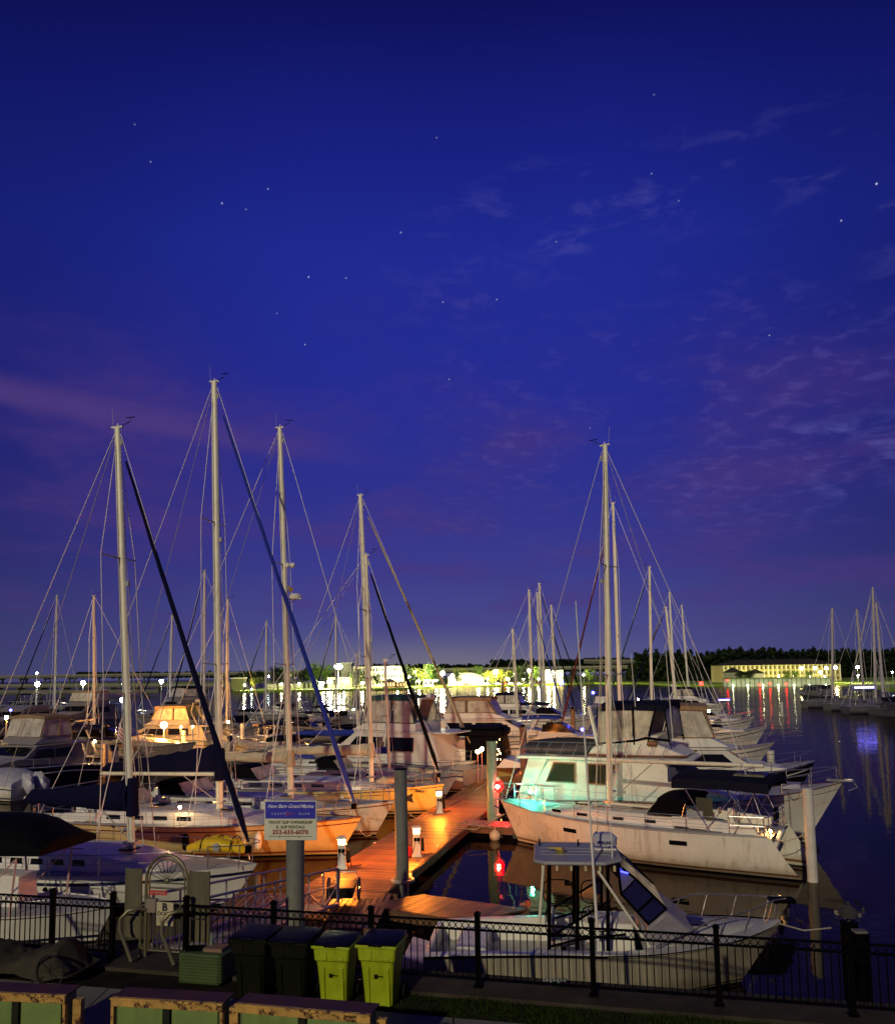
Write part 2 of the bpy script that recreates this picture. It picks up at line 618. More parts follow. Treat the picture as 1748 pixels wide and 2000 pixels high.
def frame(name, label, cat, bow, L=None, stern=None, head=None, group=None, side=1):
    """bow/stern are (pixel x, pixel y, height of the sheer); head: unit vector towards the bow"""
    pb = P(*bow)
    if stern is not None:
        ps = P(*stern)
    else:
        h = Vector(head if head else ((.974, -.225) if side > 0 else (-.974, .225))).normalized()
        ps = Vector((pb.x - h.x * L, pb.y - h.y * L, 0))
    d = Vector((pb.x - ps.x, pb.y - ps.y))
    L = d.length
    mid = Vector(((pb.x + ps.x) / 2, (pb.y + ps.y) / 2, 0))
    ang = math.atan2(d.y, d.x)
    root = empty(name, mid, ang, label, cat, group)
    root['_ang'] = ang
    return root, L, mid, ang


def loc_of(mid, ang, wpt):
    v = Vector(wpt) - mid
    return Vector((v.x * math.cos(ang) + v.y * math.sin(ang), -v.x * math.sin(ang) + v.y * math.cos(ang), v.z))


def wld(mid, ang, l):
    return Vector((mid.x + l[0] * math.cos(ang) - l[1] * math.sin(ang), mid.y + l[0] * math.sin(ang) + l[1] * math.cos(ang), l[2]))


def x_at_px(mid, ang, L, px, z):
    best, bx = 1e9, 0
    for i in range(201):
        x = -L * .5 + L * i / 200
        q = proj(wld(mid, ang, (x, 0, z)))[0]
        if abs(q - px) < best:
            best, bx = abs(q - px), x
    return bx


def panel(name, poly, wf, m, parent, off=.02, sides=(1, -1), th=.015, label=None):
    """a flat pane following the side y = wf(x, z) of a cabin; poly in (x, z)"""
    out = []
    for sg in sides:
        n = len(poly)
        vs = [(x, sg * (wf(x, z) + off), z) for x, z in poly] + [(x, sg * (wf(x, z) + off - th - .01), z) for x, z in poly]
        mb = MB()
        mb.add(vs, [tuple(range(n)), tuple(range(2 * n - 1, n - 1, -1))] + [(i, (i + 1) % n, n + (i + 1) % n, n + i) for i in range(n)])
        out.append(mb.build(name, m, parent, smooth=False, label=label))
    return out


def cross(name, p0, p1, wf, m, parent, ins=.12, off=.02, gap=None):
    """a pane across the beam between two profile points (x,z)"""
    d = Vector((p1[0] - p0[0], p1[1] - p0[1])).normalized()
    nx, nz = d.y * off, -d.x * off
    if nz < 0:
        nx, nz = -nx, -nz
    a, b = max(.05, wf(*p0) - ins), max(.05, wf(*p1) - ins)
    mb = MB()
    segs = [(-1, 1)] if gap is None else gap
    for (s0, s1) in segs:
        vs = []
        for o in (1, -.3):
            vs += [(p0[0] + nx * o, a * s0, p0[1] + nz * o), (p0[0] + nx * o, a * s1, p0[1] + nz * o),
                   (p1[0] + nx * o, b * s1, p1[1] + nz * o), (p1[0] + nx * o, b * s0, p1[1] + nz * o)]
        mb.add(vs, [(0, 1, 2, 3), (7, 6, 5, 4), (0, 4, 5, 1), (1, 5, 6, 2), (2, 6, 7, 3), (3, 7, 4, 0)])
    return mb.build(name, m, parent, smooth=False)


def house(name, poly, wf, m, parent, bevel=.04, mats=None, open_bottom=False):
    n = len(poly)
    vs = [(x, wf(x, z), z) for x, z in poly] + [(x, -wf(x, z), z) for x, z in poly]
    mb = MB()
    mb.add(vs, [tuple(range(n)), tuple(range(2 * n - 1, n - 1, -1))] + [(i, (i + 1) % n, n + (i + 1) % n, n + i) for i in range(n)])
    return mb.build(name, m, parent, smooth=True, bevel=bevel, angle=30)


def guard(h, parent, x0, x1, ht=.6, n=7, wires=2, ins=.08, m=STEEL, r=.013, sides=(1, -1), closed_bow=False, parts=True, top_r=None, top_m=None):
    xs = [x0 + (x1 - x0) * i / (n - 1) for i in range(n)]
    for sg in sides:
        line = MB()
        for k in range(wires):
            zz_ = ht * (1 - k * .45)
            pts = [(x, sg * max(.03, h.b(x) - ins), h.S(x) + zz_) for x in [x0 + (x1 - x0) * i / 16 for i in range(17)]]
            line.tube(pts, (top_r or r * .7) if k == 0 else r * .5, 5)
        line.build('lifeline', top_m or m, parent)
        if parts:
            for x in xs:
                b = MB()
                y = sg * max(.03, h.b(x) - ins)
                b.cyl((x, y, h.S(x) - .05), (x, y, h.S(x) + ht), r, n=6)
                b.build('stanchion', m, parent)
        else:
            b = MB()
            for x in xs:
                y = sg * max(.03, h.b(x) - ins)
                b.cyl((x, y, h.S(x) - .05), (x, y, h.S(x) + ht), r, n=5)
            b.build('stanchion_row', m, parent)


def pulpit(h, parent, ht=.65, back=1.3, m=STEEL, r=.017, name='pulpit'):
    b = MB()
    xb = h.L / 2 - back
    pts = []
    for i in range(9):
        a = -math.pi / 2 + math.pi * i / 8
        yb = max(.12, h.b(xb) - .06)
        pts.append((xb + (back + .05) * math.cos(a), yb * math.sin(a), h.S(h.L / 2) + ht - .05 * (1 - math.cos(a))))
    b.tube(pts, r, 6)
    b.tube([(x, y * .97, z - ht * .5) for x, y, z in pts[:3]], r * .8, 6)
    b.tube([(x, y * .97, z - ht * .5) for x, y, z in pts[-3:]], r * .8, 6)
    for i in (0, 2, 6, 8):
        x, y, z = pts[i]
        b.cyl((x - .05, y * .9, h.S(x) - .05), (x, y, z), r, n=6)
    return b.build(name, m, parent)


def pushpit(h, parent, ht=.65, fwd=1.2, m=STEEL, r=.017):
    b = MB()
    x0 = -h.L / 2 + .1
    pts = []
    for x, f in ((x0 + fwd, 1), (x0 + .1, 1), (x0, .85), (x0, -.85), (x0 + .1, -1), (x0 + fwd, -1)):
        pts.append((x, f * (h.b(x) - .08), h.S(x) + ht))
    b.tube(pts, r, 6)
    b.tube([(x, y, z - ht * .45) for x, y, z in pts], r * .8, 6)
    for x, y, z in pts:
        b.cyl((x, y, h.S(x) - .05), (x, y, z), r, n=6)
    return b.build('pushpit', m, parent)


def canopy(name, x0, x1, w_, z0, crown, m, parent, drop=.16, legs=None, legm=STEEL, nose=.0):
    """a fabric roof arched over the beam, with a hanging edge and tube legs"""
    mb = MB()
    rows = []
    for i in range(9):
        f = i / 8
        x = x0 + (x1 - x0) * f
        arch = .05 * math.sin(math.pi * f) - nose * max(0, f - .6) ** 2 * 4
        row = [(x, w_ * 1.02, z0 - drop + arch)]
        for k in range(9):
            y = w_ * (1 - 2 * k / 8)
            row.append((x, y, z0 + arch + crown * (1 - (y / w_) ** 2)))
        row.append((x, -w_ * 1.02, z0 - drop + arch))
        rows.append(row)
    lo = [[(a, b * .985, c - .03) for a, b, c in row] for row in rows]
    for rr in (rows, lo):
        mb.loft(rr, closed=False, caps=False)
    for rr, ll in ((rows[0], lo[0]), (rows[-1], lo[-1])):
        mb.loft([[(a, b, c) for a, b, c in rr], [(a, b, c - drop * .8) if 0 < i < len(rr) - 1 else (a, b, c) for i, (a, b, c) in enumerate(rr)]], closed=False, caps=False)
    o = mb.build(name, m, parent, angle=60)
    if legs:
        for (xa, za, xb) in legs:
            for sg in (1, -1):
                b = MB()
                b.tube([(xa, sg * w_ * .99, za), (xb, sg * w_ * .99, z0)], .018, 6)
                b.build('frame_tube', legm, parent)
    return o


# ------------------------------------------------------------------ sailing boats
def mast_top(parent, top, fwd=1, rich=True):
    b = MB()
    b.box((top.x, top.y, top.z + .03), (.42, .09, .06))
    b.cyl((top.x + .02, top.y, top.z), (top.x + .02, top.y, top.z + .16), .03, n=6)
    b.build('masthead_light', G['sup'], parent)
    if rich:
        b = MB()
        b.tube([(top.x + .1 * fwd, top.y, top.z + .05), (top.x + .5 * fwd, top.y, top.z + .2), (top.x + .5 * fwd, top.y, top.z + .32)], .008, 4)
        b.box((top.x + .5 * fwd, top.y, top.z + .33), (.34, .02, .03))
        b.tube([(top.x + .1 * fwd, top.y, top.z + .05), (top.x + .35 * fwd, top.y + .1, top.z + .18)], .008, 4)
        b.sphere((top.x + .36 * fwd, top.y + .1, top.z + .2), .03, n=5, k=4)
        b.build('wind_vane', BLACKM, parent)
        b = MB()
        b.cyl((top.x - .15 * fwd, top.y, top.z), (top.x - .22 * fwd, top.y, top.z + .75), .006, n=4)
        b.build('antenna', WIRE, parent)


def sail(label, bow, L=None, stern=None, head=None, side=1, B=3.6, sh=(1.5, 1.2, 1.15), hull=WHITE, stripe=STRN, rub=None, deckm=DECK,
         mpx=None, mtop=None, mr=.12, alu=ALU, spr=(.42, .7), boom=None, cover=None, genoa=None, det=2, group=None, cab=(.30, .80, .42),
         wins=4, dodger=None, bimini=None, wire=.015, sw=.7, rb=1.1, rs=.25, name='sailboat', backstay=True, toe=None, st=(.16, .07), mz=None, coff=-.14):
    hull = G['hull'] if hull is WHITE else hull
    alu = G['alu'] if alu is ALU else alu
    root, L, mid, ang = frame(name, label, 'sailboat', bow, L, stern, head, group or None, side)
    h = Hull(L, B, sh[0], sh[1], sh[2], sw=sw, rb=rb, rs=rs)
    h.build(root, hull, stripe, rub, st=st, N=26 if det > 1 else 16)
    h.deck(root, deckm, toe=toe)
    # coachroof
    c0, c1, ch = cab
    xa, xb = -L / 2 + L * c0, -L / 2 + L * c1
    cw = lambda x: max(.1, min(B * .31, h.b(x) - .38))
    prof = lambda f: min(1.0, (1 - f) / .42) ** .75
    rows = []
    for i in range(13):
        f = i / 12
        x = xa + (xb - xa) * f
        w_, z, hh = cw(x), h.S(x) - .03, max(.02, ch * prof(f))
        rows.append([(x, w_, z), (x, w_ * .95, z + hh * .75), (x, w_ * .86, z + hh), (x, 0, z + hh + .07 * prof(f)),
                     (x, -w_ * .86, z + hh), (x, -w_ * .95, z + hh * .75), (x, -w_, z)])
    mb = MB()
    mb.loft(rows)
    cb = mb.build('coachroof', G['sup'] if hull is not CREAM else CREAM, root, angle=28)
    wf = lambda x, z: cw(x) * .965 + .005
    for i in range(wins):
        f0 = .06 + .58 * i / max(1, wins)
        f1 = f0 + .58 / max(1, wins) * .62
        x0, x1 = xa + (xb - xa) * f0, xa + (xb - xa) * f1
        zb_ = h.S((x0 + x1) / 2) + ch * .28
        panel('window', [(x0, zb_), (x1, zb_ + .01), (x1 - .04, zb_ + ch * .34), (x0 + .03, zb_ + ch * .34)], wf, GLASS, root, off=.012)
    if det > 1:
        for f in (.30, .72):
            x = xa + (xb - xa) * f
            b = MB()
            b.box((x, 0, h.S(x) + ch * prof(f) + .075), (.5, .5, .05), m=0)
            b.build('hatch', GLASS, root, bevel=.01)
        for sg in (1, -1):
            b = MB()
            x = xa + (xb - xa) * .35
            b.tube([(x - 1, sg * cw(x) * .7, h.S(x) + ch + .1), (x + 1.3, sg * cw(x) * .7, h.S(x) + ch * .95 + .1)], .016, 5)
            b.build('handrail', TEAK, root)
    # cockpit coamings, wheel
    for sg in (1, -1):
        b = MB()
        xc = -L / 2 + .5
        pts = [(xc + (xa - xc) * i / 5, sg * (h.b(xc + (xa - xc) * i / 5) * .66), h.S(xc) + .12 + .16 * i / 5) for i in range(6)]
        for i in range(5):
            a_, b_ = Vector(pts[i]), Vector(pts[i + 1])
            b.box(((a_ + b_) / 2), ((b_ - a_).length + .02, .16, .34), rz=math.atan2(b_.y - a_.y, b_.x - a_.x))
        b.build('cockpit_coaming', G['sup'], root)
    if det > 1:
        b = MB()
        xw = -L / 2 + L * .13
        b.tube([(xw, .42 * math.cos(t), h.S(xw) + .62 + .42 * math.sin(t)) for t in [2 * math.pi * i / 16 for i in range(16)]], .018, 5, closed=True)
        for t in range(3):
            a_ = math.pi * t / 3
            b.cyl((xw, .42 * math.cos(a_), h.S(xw) + .62 + .42 * math.sin(a_)), (xw, -.42 * math.cos(a_), h.S(xw) + .62 - .42 * math.sin(a_)), .01, n=4)
        b.build('steering_wheel', STEEL, root)
        b = MB()
        b.box((xw + .18, 0, h.S(xw) + .3), (.28, .26, .75), taper=.8)
        b.build('pedestal', G['sup'], root, bevel=.02)
        for sg in (1, -1):
            b = MB()
            b.cyl((xw + .9, sg * h.b(xw) * .66, h.S(xw) + .3), (xw + .9, sg * h.b(xw) * .66, h.S(xw) + .5), .09, .07, n=10)
            b.build('winch', STEEL, root)
    # rig
    zb_ = mz if mz else h.S(0) + ch
    if mpx is None:
        xm = L * .1
    else:
        xm = x_at_px(mid, ang, L, mpx, zb_)
    bw = wld(mid, ang, (xm, 0, zb_))
    if mtop is None:
        top = Vector((xm - .2, 0, zb_ + L * 1.15))
    else:
        top = loc_of(mid, ang, PD(mtop[0], mtop[1], bw.y))
        top.y *= .35
    base = Vector((xm, 0, zb_ - .15))
    at = lambda k: base + (top - base) * k
    b = MB()
    b.cyl(base, at(.8), mr, mr * .97, n=12, sq=.72)
    b.cyl(at(.8), top, mr * .97, mr * .78, n=12, sq=.72)
    mo = b.build('mast', alu, root)
    mast_top(mo, top, 1, det > 0)
    if det > 1:
        b = MB()
        b.box(at(.02) + Vector((0, 0, .02)), (.42, .34, .08))
        b.build('mast_collar', STEEL, mo)
        b = MB()
        b.box(at(.965) + Vector((mr + .02, 0, 0)), (.06, .05, .22))
        b.box(at(.62) + Vector((mr + .06, 0, 0)), (.12, .10, .16))
        b.build('deck_light', GREYH, mo)
        for k_ in (.05, .10):
            b = MB()
            b.cyl(at(k_) + Vector((-mr, 0, 0)), at(k_) + Vector((-mr - .12, 0, 0)), .05, n=8)
            b.build('mast_winch', STEEL, mo)
    tips = []
    for k in spr:
        sl = B * .30 * (1 - .25 * k)
        pair = []
        for sg in (1, -1):
            b = MB()
            p = at(k)
            q = p + Vector((-.12, sg * sl, .06))
            b.cyl(p, q, .035 if det > 1 else .04, .02, n=6)
            b.build('spreader', ALUD, mo)
            pair.append(q)
        tips.append(pair)
    hw = h.b(xm) - .1
    for i, sg in enumerate((1, -1)):
        b = MB()
        pts = [Vector((xm - .1, sg * hw, h.S(xm)))] + [t_[i] for t_ in tips] + [at(.985)]
        b.tube(pts, wire, 4)
        b.build('shroud', WIRE, root)
        b = MB()
        b.tube([Vector((xm - .5, sg * hw * .96, h.S(xm))), at(spr[0] - .01)], wire, 4)
        b.build('shroud', WIRE, root)
    fs0 = Vector((L / 2 - .25, 0, h.S(L / 2) + .1))
    b = MB()
    b.tube([fs0, at(.985) + Vector((mr, 0, 0))], wire, 4)
    b.build('forestay', WIRE, root)
    if backstay:
        b = MB()
        sp_ = top + (Vector((-L / 2 + .1, 0, h.S(-L / 2))) - top) * .72
        b.tube([top, sp_], wire, 4)
        for sg in (1, -1):
            b.tube([sp_, Vector((-L / 2 + .15, sg * h.b(-L / 2) * .8, h.S(-L / 2)))], wire, 4)
        b.build('backstay', WIRE, root)
    if det > 1:
        b = MB()
        for k, dx in ((.95, -.3), (.9, .35), (.55, .5)):
            b.tube([at(k) + Vector((dx * .15, .08, 0)), at(.06) + Vector((dx, .12, 0))], wire * .7, 4)
        b.build('halyard', ROPE, root)
        b = MB()
        b.tube([top + Vector((0, 0, -.1)), Vector((-L / 2 + L * .22, .1, h.S(0) + 2.3))], wire * .7, 4)
        b.build('topping_lift', ROPE, root)
    if genoa is not None:
        g0, g1 = fs0 + Vector((-.05, 0, .55)), fs0 + ((at(.985) - fs0) * .93)
        b = MB()
        n_ = 26
        pts, rs_ = [], []
        for i in range(n_ + 1):
            f = i / n_
            p = g0 + (g1 - g0) * f
            pts.append(p + Vector((rnd.uniform(-.006, .006), rnd.uniform(-.006, .006), 0)))
            rs_.append((.072 * (1 - f) ** .6 + .035) * (1 + rnd.uniform(-.08, .08)) * min(1, .35 + f * 12))
        b.tube(pts, rs_, 9)
        b.build('furled_headsail', genoa, root)
        b = MB()
        b.cyl(g0 + Vector((0, 0, -.32)), g0 + Vector((0, 0, -.12)), .11, n=10)
        b.build('furling_drum', BLACKM, root)
    if boom:
        bl, bz, hm, he = boom[:4]
        rise = boom[4] if len(boom) > 4 else .0
        p0 = Vector((xm - .15, 0, bz))
        p1 = Vector((xm - .15 - bl, 0, bz + rise))
        b = MB()
        b.cyl(p0, p1, .085, .075, n=10)
        bo = b.build('boom', alu, root)
        b = MB()
        b.tube([p0 + (p1 - p0) * .3, Vector((xm + .02, 0, zb_ + .15))], .022, 6)
        b.build('boom_vang', ALUD, root)
        if cover is not None:
            rows = []
            n_ = 18
            for i in range(n_ + 1):
                f = i / n_
                p = p0 + (p1 - p0) * (f * .99)
                hh = hm + (he - hm) * f ** .8
                hh *= 1 + .05 * math.sin(i * 2.3)
                if i == n_:
                    hh *= .5
                w_ = .11 + .10 * hh / max(hm, .1)
                yo = .02 * math.sin(i * 1.7)
                ring = []
                for k in range(12):
                    t = 2 * math.pi * k / 12
                    sy, cz_ = math.sin(t), math.cos(t)
                    zz_ = (hh * .5) * cz_ + hh * .5 + coff
                    nar = 1 - .62 * max(0, cz_)
                    ring.append((p.x, yo + w_ * sy * nar * (1 + .08 * math.sin(k * 3 + i)), p.z + zz_))
                rows.append(ring)
            b = MB()
            b.loft(rows)
            b.build('sail_cover', cover, root)
            if det > 1:
                b = MB()
                b.cyl(Vector((xm, 0, bz - .25)), Vector((xm - .02, 0, bz + hm - .1)), mr * 1.55, mr * 1.25, n=12)
                b.build('mast_boot', cover, root)
    if det > 0:
        pulpit(h, root)
        pushpit(h, root)
        guard(h, root, -L / 2 + 1.3, L / 2 - 1.3, n=7 if det > 1 else 5, parts=det > 1, r=.013 if det > 1 else .016)
    if dodger is not None:
        z0 = h.S(xa) + ch
        w_ = B * .33
        canopy('dodger', xa - .55, xa + .55, w_, z0 + .62, .10, dodger, root, drop=.10, legs=[(xa - .3, z0 - .1, xa - .5)])
        wfd = lambda x, z: w_ * (.98)
        cross('dodger_window', (xa + 1.0, z0 + .06), (xa + .55, z0 + .60), wfd, VINYL, root, ins=.05, off=.01, gap=[(-1, -.36), (-.32, .32), (.36, 1)])
        panel('dodger_side', [(xa - .45, z0 + .05), (xa + 1.0, z0 + .02), (xa + .55, z0 + .55), (xa - .5, z0 + .55)], wfd, dodger, root, off=.0)
    if bimini is not None:
        bm_, bx0, bx1, bz_ = bimini
        canopy('bimini', -L / 2 + bx0, -L / 2 + bx1, B * .36, bz_, .10, bm_, root, drop=.18,
               legs=[(-L / 2 + (bx0 + bx1) / 2 - .2, h.S(-L / 2) + .1, -L / 2 + bx0 + .2), (-L / 2 + (bx0 + bx1) / 2 + .2, h.S(-L / 2) + .1, -L / 2 + bx1 - .2)])
    root['L'] = round(L, 2)
    return root, h, mid, ang, L, xm


# ------------------------------------------------------------------ motor boats
def motor(label, bow, L=None, stern=None, head=None, side=1, B=3.8, sh=(2.0, 1.3, 1.1), hull=WHITE, stripe=STRN, style='fly', canv=NAVY,
          ch=1.25, det=1, group=None, name='motor_yacht', cat='motor yacht', lit=None, rb=1.5, arch=True, top=True, st=(.30, .08), winm=GLASS, ctop=1.85):
    hull = G['hull'] if hull is WHITE else hull
    root, L, mid, ang = frame(name, label, cat, bow, L, stern, head, group, side)
    h = Hull(L, B, sh[0], sh[1], sh[2], sw=.88, rb=rb, rs=.1, kind='motor')
    h.build(root, hull, stripe, STEEL, st=st, N=22 if det > 1 else 14)
    h.deck(root, toe=STEEL if det > 1 else None)
    S = sh[1]
    x = lambda f: (f - .5) * L
    wf = lambda xx, z: max(.12, min(B * .40, h.b(xx) - .22) - .09 * max(0, z - S))
    if style == 'fly':
        poly = [(x(.12), S - .05), (x(.17), S + ch), (x(.60), S + ch), (x(.69), S + ch * .55), (x(.84), S + ch * .36), (x(.90), S + .1 + (sh[0] - S) * .4)]
        house('cabin', poly, wf, G['sup'], root)
        panel('window', [(x(.27), S + ch * .42), (x(.27), S + ch * .86), (x(.42), S + ch * .86), (x(.42), S + ch * .42)], wf, winm, root)
        panel('window', [(x(.44), S + ch * .42), (x(.44), S + ch * .86), (x(.585), S + ch * .86), (x(.63), S + ch * .55), (x(.62), S + ch * .42)], wf, winm, root)
        cross('windshield', (x(.685), S + ch * .60), (x(.612), S + ch * .93), wf, winm, root, gap=[(-1, -.36), (-.32, .32), (.36, 1)])
        zf = S + ch
        b = MB()
        b.prism([(x(.07), -wf(x(.22), zf) - .1), (x(.60), -wf(x(.5), zf) - .1), (x(.66), -.6), (x(.66), .6), (x(.60), wf(x(.5), zf) + .1), (x(.07), wf(x(.22), zf) + .1)], zf, zf + .10)
        b.build('overhang', G['sup'], root, bevel=.03)
        wf2 = lambda xx, z: wf(x(.4), S) * .93 - .05 * max(0, z - zf)
        house('flybridge', [(x(.26), zf + .102), (x(.26), zf + .62), (x(.52), zf + .70), (x(.62), zf + .14)], wf2, G['sup'], root, bevel=.06)
        zc = zf + ctop
        if top:
            canopy('canopy', x(.29), x(.53), wf2(0, zc) + .08, zc, .12, canv, root, drop=.2)
            panel('clear_panel', [(x(.265), zf + .64), (x(.30), zc - .1), (x(.38), zc - .08), (x(.38), zf + .66)], wf2, VINYL, root, off=.0, th=.004)
            panel('clear_panel', [(x(.395), zf + .66), (x(.395), zc - .1), (x(.50), zc - .1), (x(.55), zf + .62)], wf2, VINYL, root, off=.0, th=.004)
            cross('clear_panel', (x(.56), zf + .60), (x(.515), zc - .05), wf2, VINYL, root, ins=.02, off=.01, gap=[(-1, -.34), (-.32, .32), (.34, 1)])
            for sg in (1, -1):
                b = MB()
                for xa_, xb_ in ((x(.262), x(.298)), (x(.388), x(.388)), (x(.552), x(.508))):
                    b.tube([(xa_, sg * (wf2(0, zf) + .01), zf + .6), (xb_, sg * (wf2(0, zc) + .01), zc - .02)], .028, 5)
                b.tube([(x(.262), sg * (wf2(0, zf) + .01), zf + .62), (x(.552), sg * (wf2(0, zf) + .01), zf + .64)], .028, 5)
                b.build('canopy_frame', BLACKC if canv in (NAVY, BLACKC) else canv, root)
        if arch:
            b = MB()
            for sg in (1, -1):
                b.tube([(x(.20), sg * 1.35, zf), (x(.26), sg * 1.25, zf + 1.3), (x(.25), sg * 1.1, zf + 2.1)], .05, 6)
            b.tube([(x(.25), -1.1, zf + 2.1), (x(.25), 1.1, zf + 2.1)], .06, 6)
            b.build('radar_arch', G['sup'], root)
            b = MB()
            b.cyl((x(.25), 0, zf + 2.17), (x(.25), 0, zf + 2.42), .28, .24, n=14)
            b.build('radar_dome', G['sup'], root)
    elif style == 'express':
        poly = [(x(.30), S - .05), (x(.34), S + ch * .72), (x(.56), S + ch * .80), (x(.66), S + ch * .5), (x(.84), S + ch * .36), (x(.93), S + (sh[0] - S) * .5)]
        house('cabin', poly, wf, G['sup'], root, bevel=.07)
        panel('window', [(x(.48), S + ch * .30), (x(.48), S + ch * .42), (x(.64), S + ch * .40), (x(.66), S + ch * .28)], wf, winm, root)
        wfw = lambda xx, z: wf(x(.5), S) * .95
        cross('windshield', (x(.62), S + ch * .66), (x(.52), S + ch * 1.25), wfw, winm, root, gap=[(-1, -.34), (-.31, .31), (.34, 1)], off=.03)
        panel('side_glass', [(x(.36), S + ch * .76), (x(.37), S + ch * 1.22), (x(.515), S + ch * 1.25), (x(.61), S + ch * .68)], wfw, winm, root, off=0, th=.004)
        b = MB()
        for sg in (1, -1):
            b.tube([(x(.22), sg * B * .38, S + .1), (x(.30), sg * B * .36, S + ch * 1.3), (x(.33), sg * B * .3, S + ch * 1.7)], .07, 6)
        b.tube([(x(.33), -B * .3, S + ch * 1.7), (x(.33), B * .3, S + ch * 1.7)], .08, 6)
        b.build('radar_arch', G['sup'], root)
        if top:
            canopy('canopy', x(.20), x(.50), B * .36, S + ch * 1.65, .12, canv, root, drop=.15,
                   legs=[(x(.12), S + .1, x(.22)), (x(.45), S + ch * .8, x(.48))])
    elif style == 'console':
        b = MB()
        b.box((x(.45), 0, S + .35), (1.1, .9, 1.1), taper=.85)
        b.build('console', G['sup'], root, bevel=.06)
        b = MB()
        b.box((x(.45) + .35, 0, S + 1.05), (.08, .8, .5), ry=-.4)
        b.build('windshield', winm, root)
        b = MB()
        b.box((x(.27), 0, S + .15), (.5, 1.0, .7))
        b.build('seat', G['sup'], root, bevel=.06)
        canopy('hardtop', x(.26), x(.56), B * .34, S + 1.75, .06, canv, root, drop=.08,
               legs=[(x(.30), S - .1, x(.32)), (x(.50), S - .1, x(.50))])
    elif style == 'sedan':
        poly = [(x(.16), S - .05), (x(.16), S + ch), (x(.60), S + ch), (x(.69), S + ch * .5), (x(.86), S + ch * .34), (x(.92), S + (sh[0] - S) * .5)]
        house('cabin', poly, wf, G['sup'], root)
        for k in range(4):
            f0 = .20 + k * .10
            panel('window', [(x(f0), S + ch * .45), (x(f0), S + ch * .85), (x(f0 + .08), S + ch * .85), (x(f0 + .08), S + ch * .45)], wf, winm, root)
        cross('windshield', (x(.685), S + ch * .56), (x(.61), S + ch * .93), wf, winm, root, gap=[(-1, -.36), (-.32, .32), (.36, 1)])
        b = MB()
        b.prism([(x(.02), -wf(x(.2), S)), (x(.63), -wf(x(.5), S)), (x(.66), 0), (x(.63), wf(x(.5), S)), (x(.02), wf(x(.2), S))], S + ch + .002, S + ch + .09)
        b.build('roof', G['sup'], root, bevel=.03)
        b = MB()
        for sg in (1, -1):
            b.cyl((x(.04), sg * B * .36, S), (x(.04), sg * B * .36, S + ch), .03, n=6)
        b.build('roof_post', STEEL, root)
        if canv is not None and top:
            canopy('canopy', x(.28), x(.48), B * .3, S + ch + 1.5, .1, canv, root, drop=.15,
                   legs=[(x(.3), S + ch + .1, x(.29)), (x(.46), S + ch + .1, x(.47))])
    # bow rail
    b = MB()
    xs = [x(.52) + (L / 2 - .1 - x(.52)) * i / 7 for i in range(8)]
    for sg in (1, -1):
        b.tube([(xx, sg * max(.03, h.b(xx) - .08), h.S(xx) + .55) for xx in xs], .018, 5)
        for xx in xs[::2]:
            b.cyl((xx, sg * max(.03, h.b(xx) - .08), h.S(xx)), (xx, sg * max(.03, h.b(xx) - .08), h.S(xx) + .55), .014, n=5)
    b.build('bow_rail', STEEL, root)
    b = MB()
    b.box((-L / 2 - .25, 0, .32), (.55, B * .72, .07))
    b.build('swim_platform', DECK, root, bevel=.02)
    if det > 0:
        b = MB()
        for sg, hh in ((1, 2.6), (-1, 2.2)):
            z0 = S + (ch if style in ('fly', 'sedan') else ch * .8)
            b.cyl((x(.3), sg * B * .33, z0), (x(.27), sg * B * .35, z0 + hh), .013, .008, n=4)
        b.build('antenna', G['sup'], root)
    root['L'] = round(L, 2)
    return root, h, mid, ang, L


# ------------------------------------------------------------------ promenade, grass, kerb
GZ = 1.6
FY = lambda x: 14.75 - .24 * x          # the fence line


def strip(name, a, b, z, m, x0=-60, x1=60, th=.0, kind='structure'):
    mb = MB()
    pts = [(x0, FY(x0) + a, z), (x1, FY(x1) + a, z), (x1, FY(x1) + b, z), (x0, FY(x0) + b, z)]
    if th:
        mb.add(pts + [(p[0], p[1], z - th) for p in pts], [(0, 1, 2, 3), (0, 4, 5, 1), (1, 5, 6, 2), (2, 6, 7, 3), (3, 7, 4, 0)])
    else:
        mb.add(pts, [(0, 1, 2, 3)])
    return tag(mb.build(name, m, smooth=False), kind=kind)


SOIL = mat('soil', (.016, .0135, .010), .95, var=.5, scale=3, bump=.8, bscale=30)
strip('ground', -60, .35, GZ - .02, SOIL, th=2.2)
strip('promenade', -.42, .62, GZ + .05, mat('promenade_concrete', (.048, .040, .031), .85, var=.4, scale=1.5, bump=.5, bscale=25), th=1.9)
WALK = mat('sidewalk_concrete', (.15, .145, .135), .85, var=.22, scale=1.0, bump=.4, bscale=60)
# sidewalk as separate cast slabs with joints
mb = MB()
xx = -24.0
ang_f = math.atan(-.24)
while xx < 22:
    a0, a1 = xx + .012, xx + 1.50 - .012
    pts = [(a0, FY(a0) - 3.2), (a1, FY(a1) - 3.2), (a1, FY(a1) - 1.32), (a0, FY(a0) - 1.32)]
    mb.prism(pts, GZ - .1, GZ + .03)
    xx += 1.5
tag(mb.build('sidewalk', WALK, smooth=False), kind='structure')
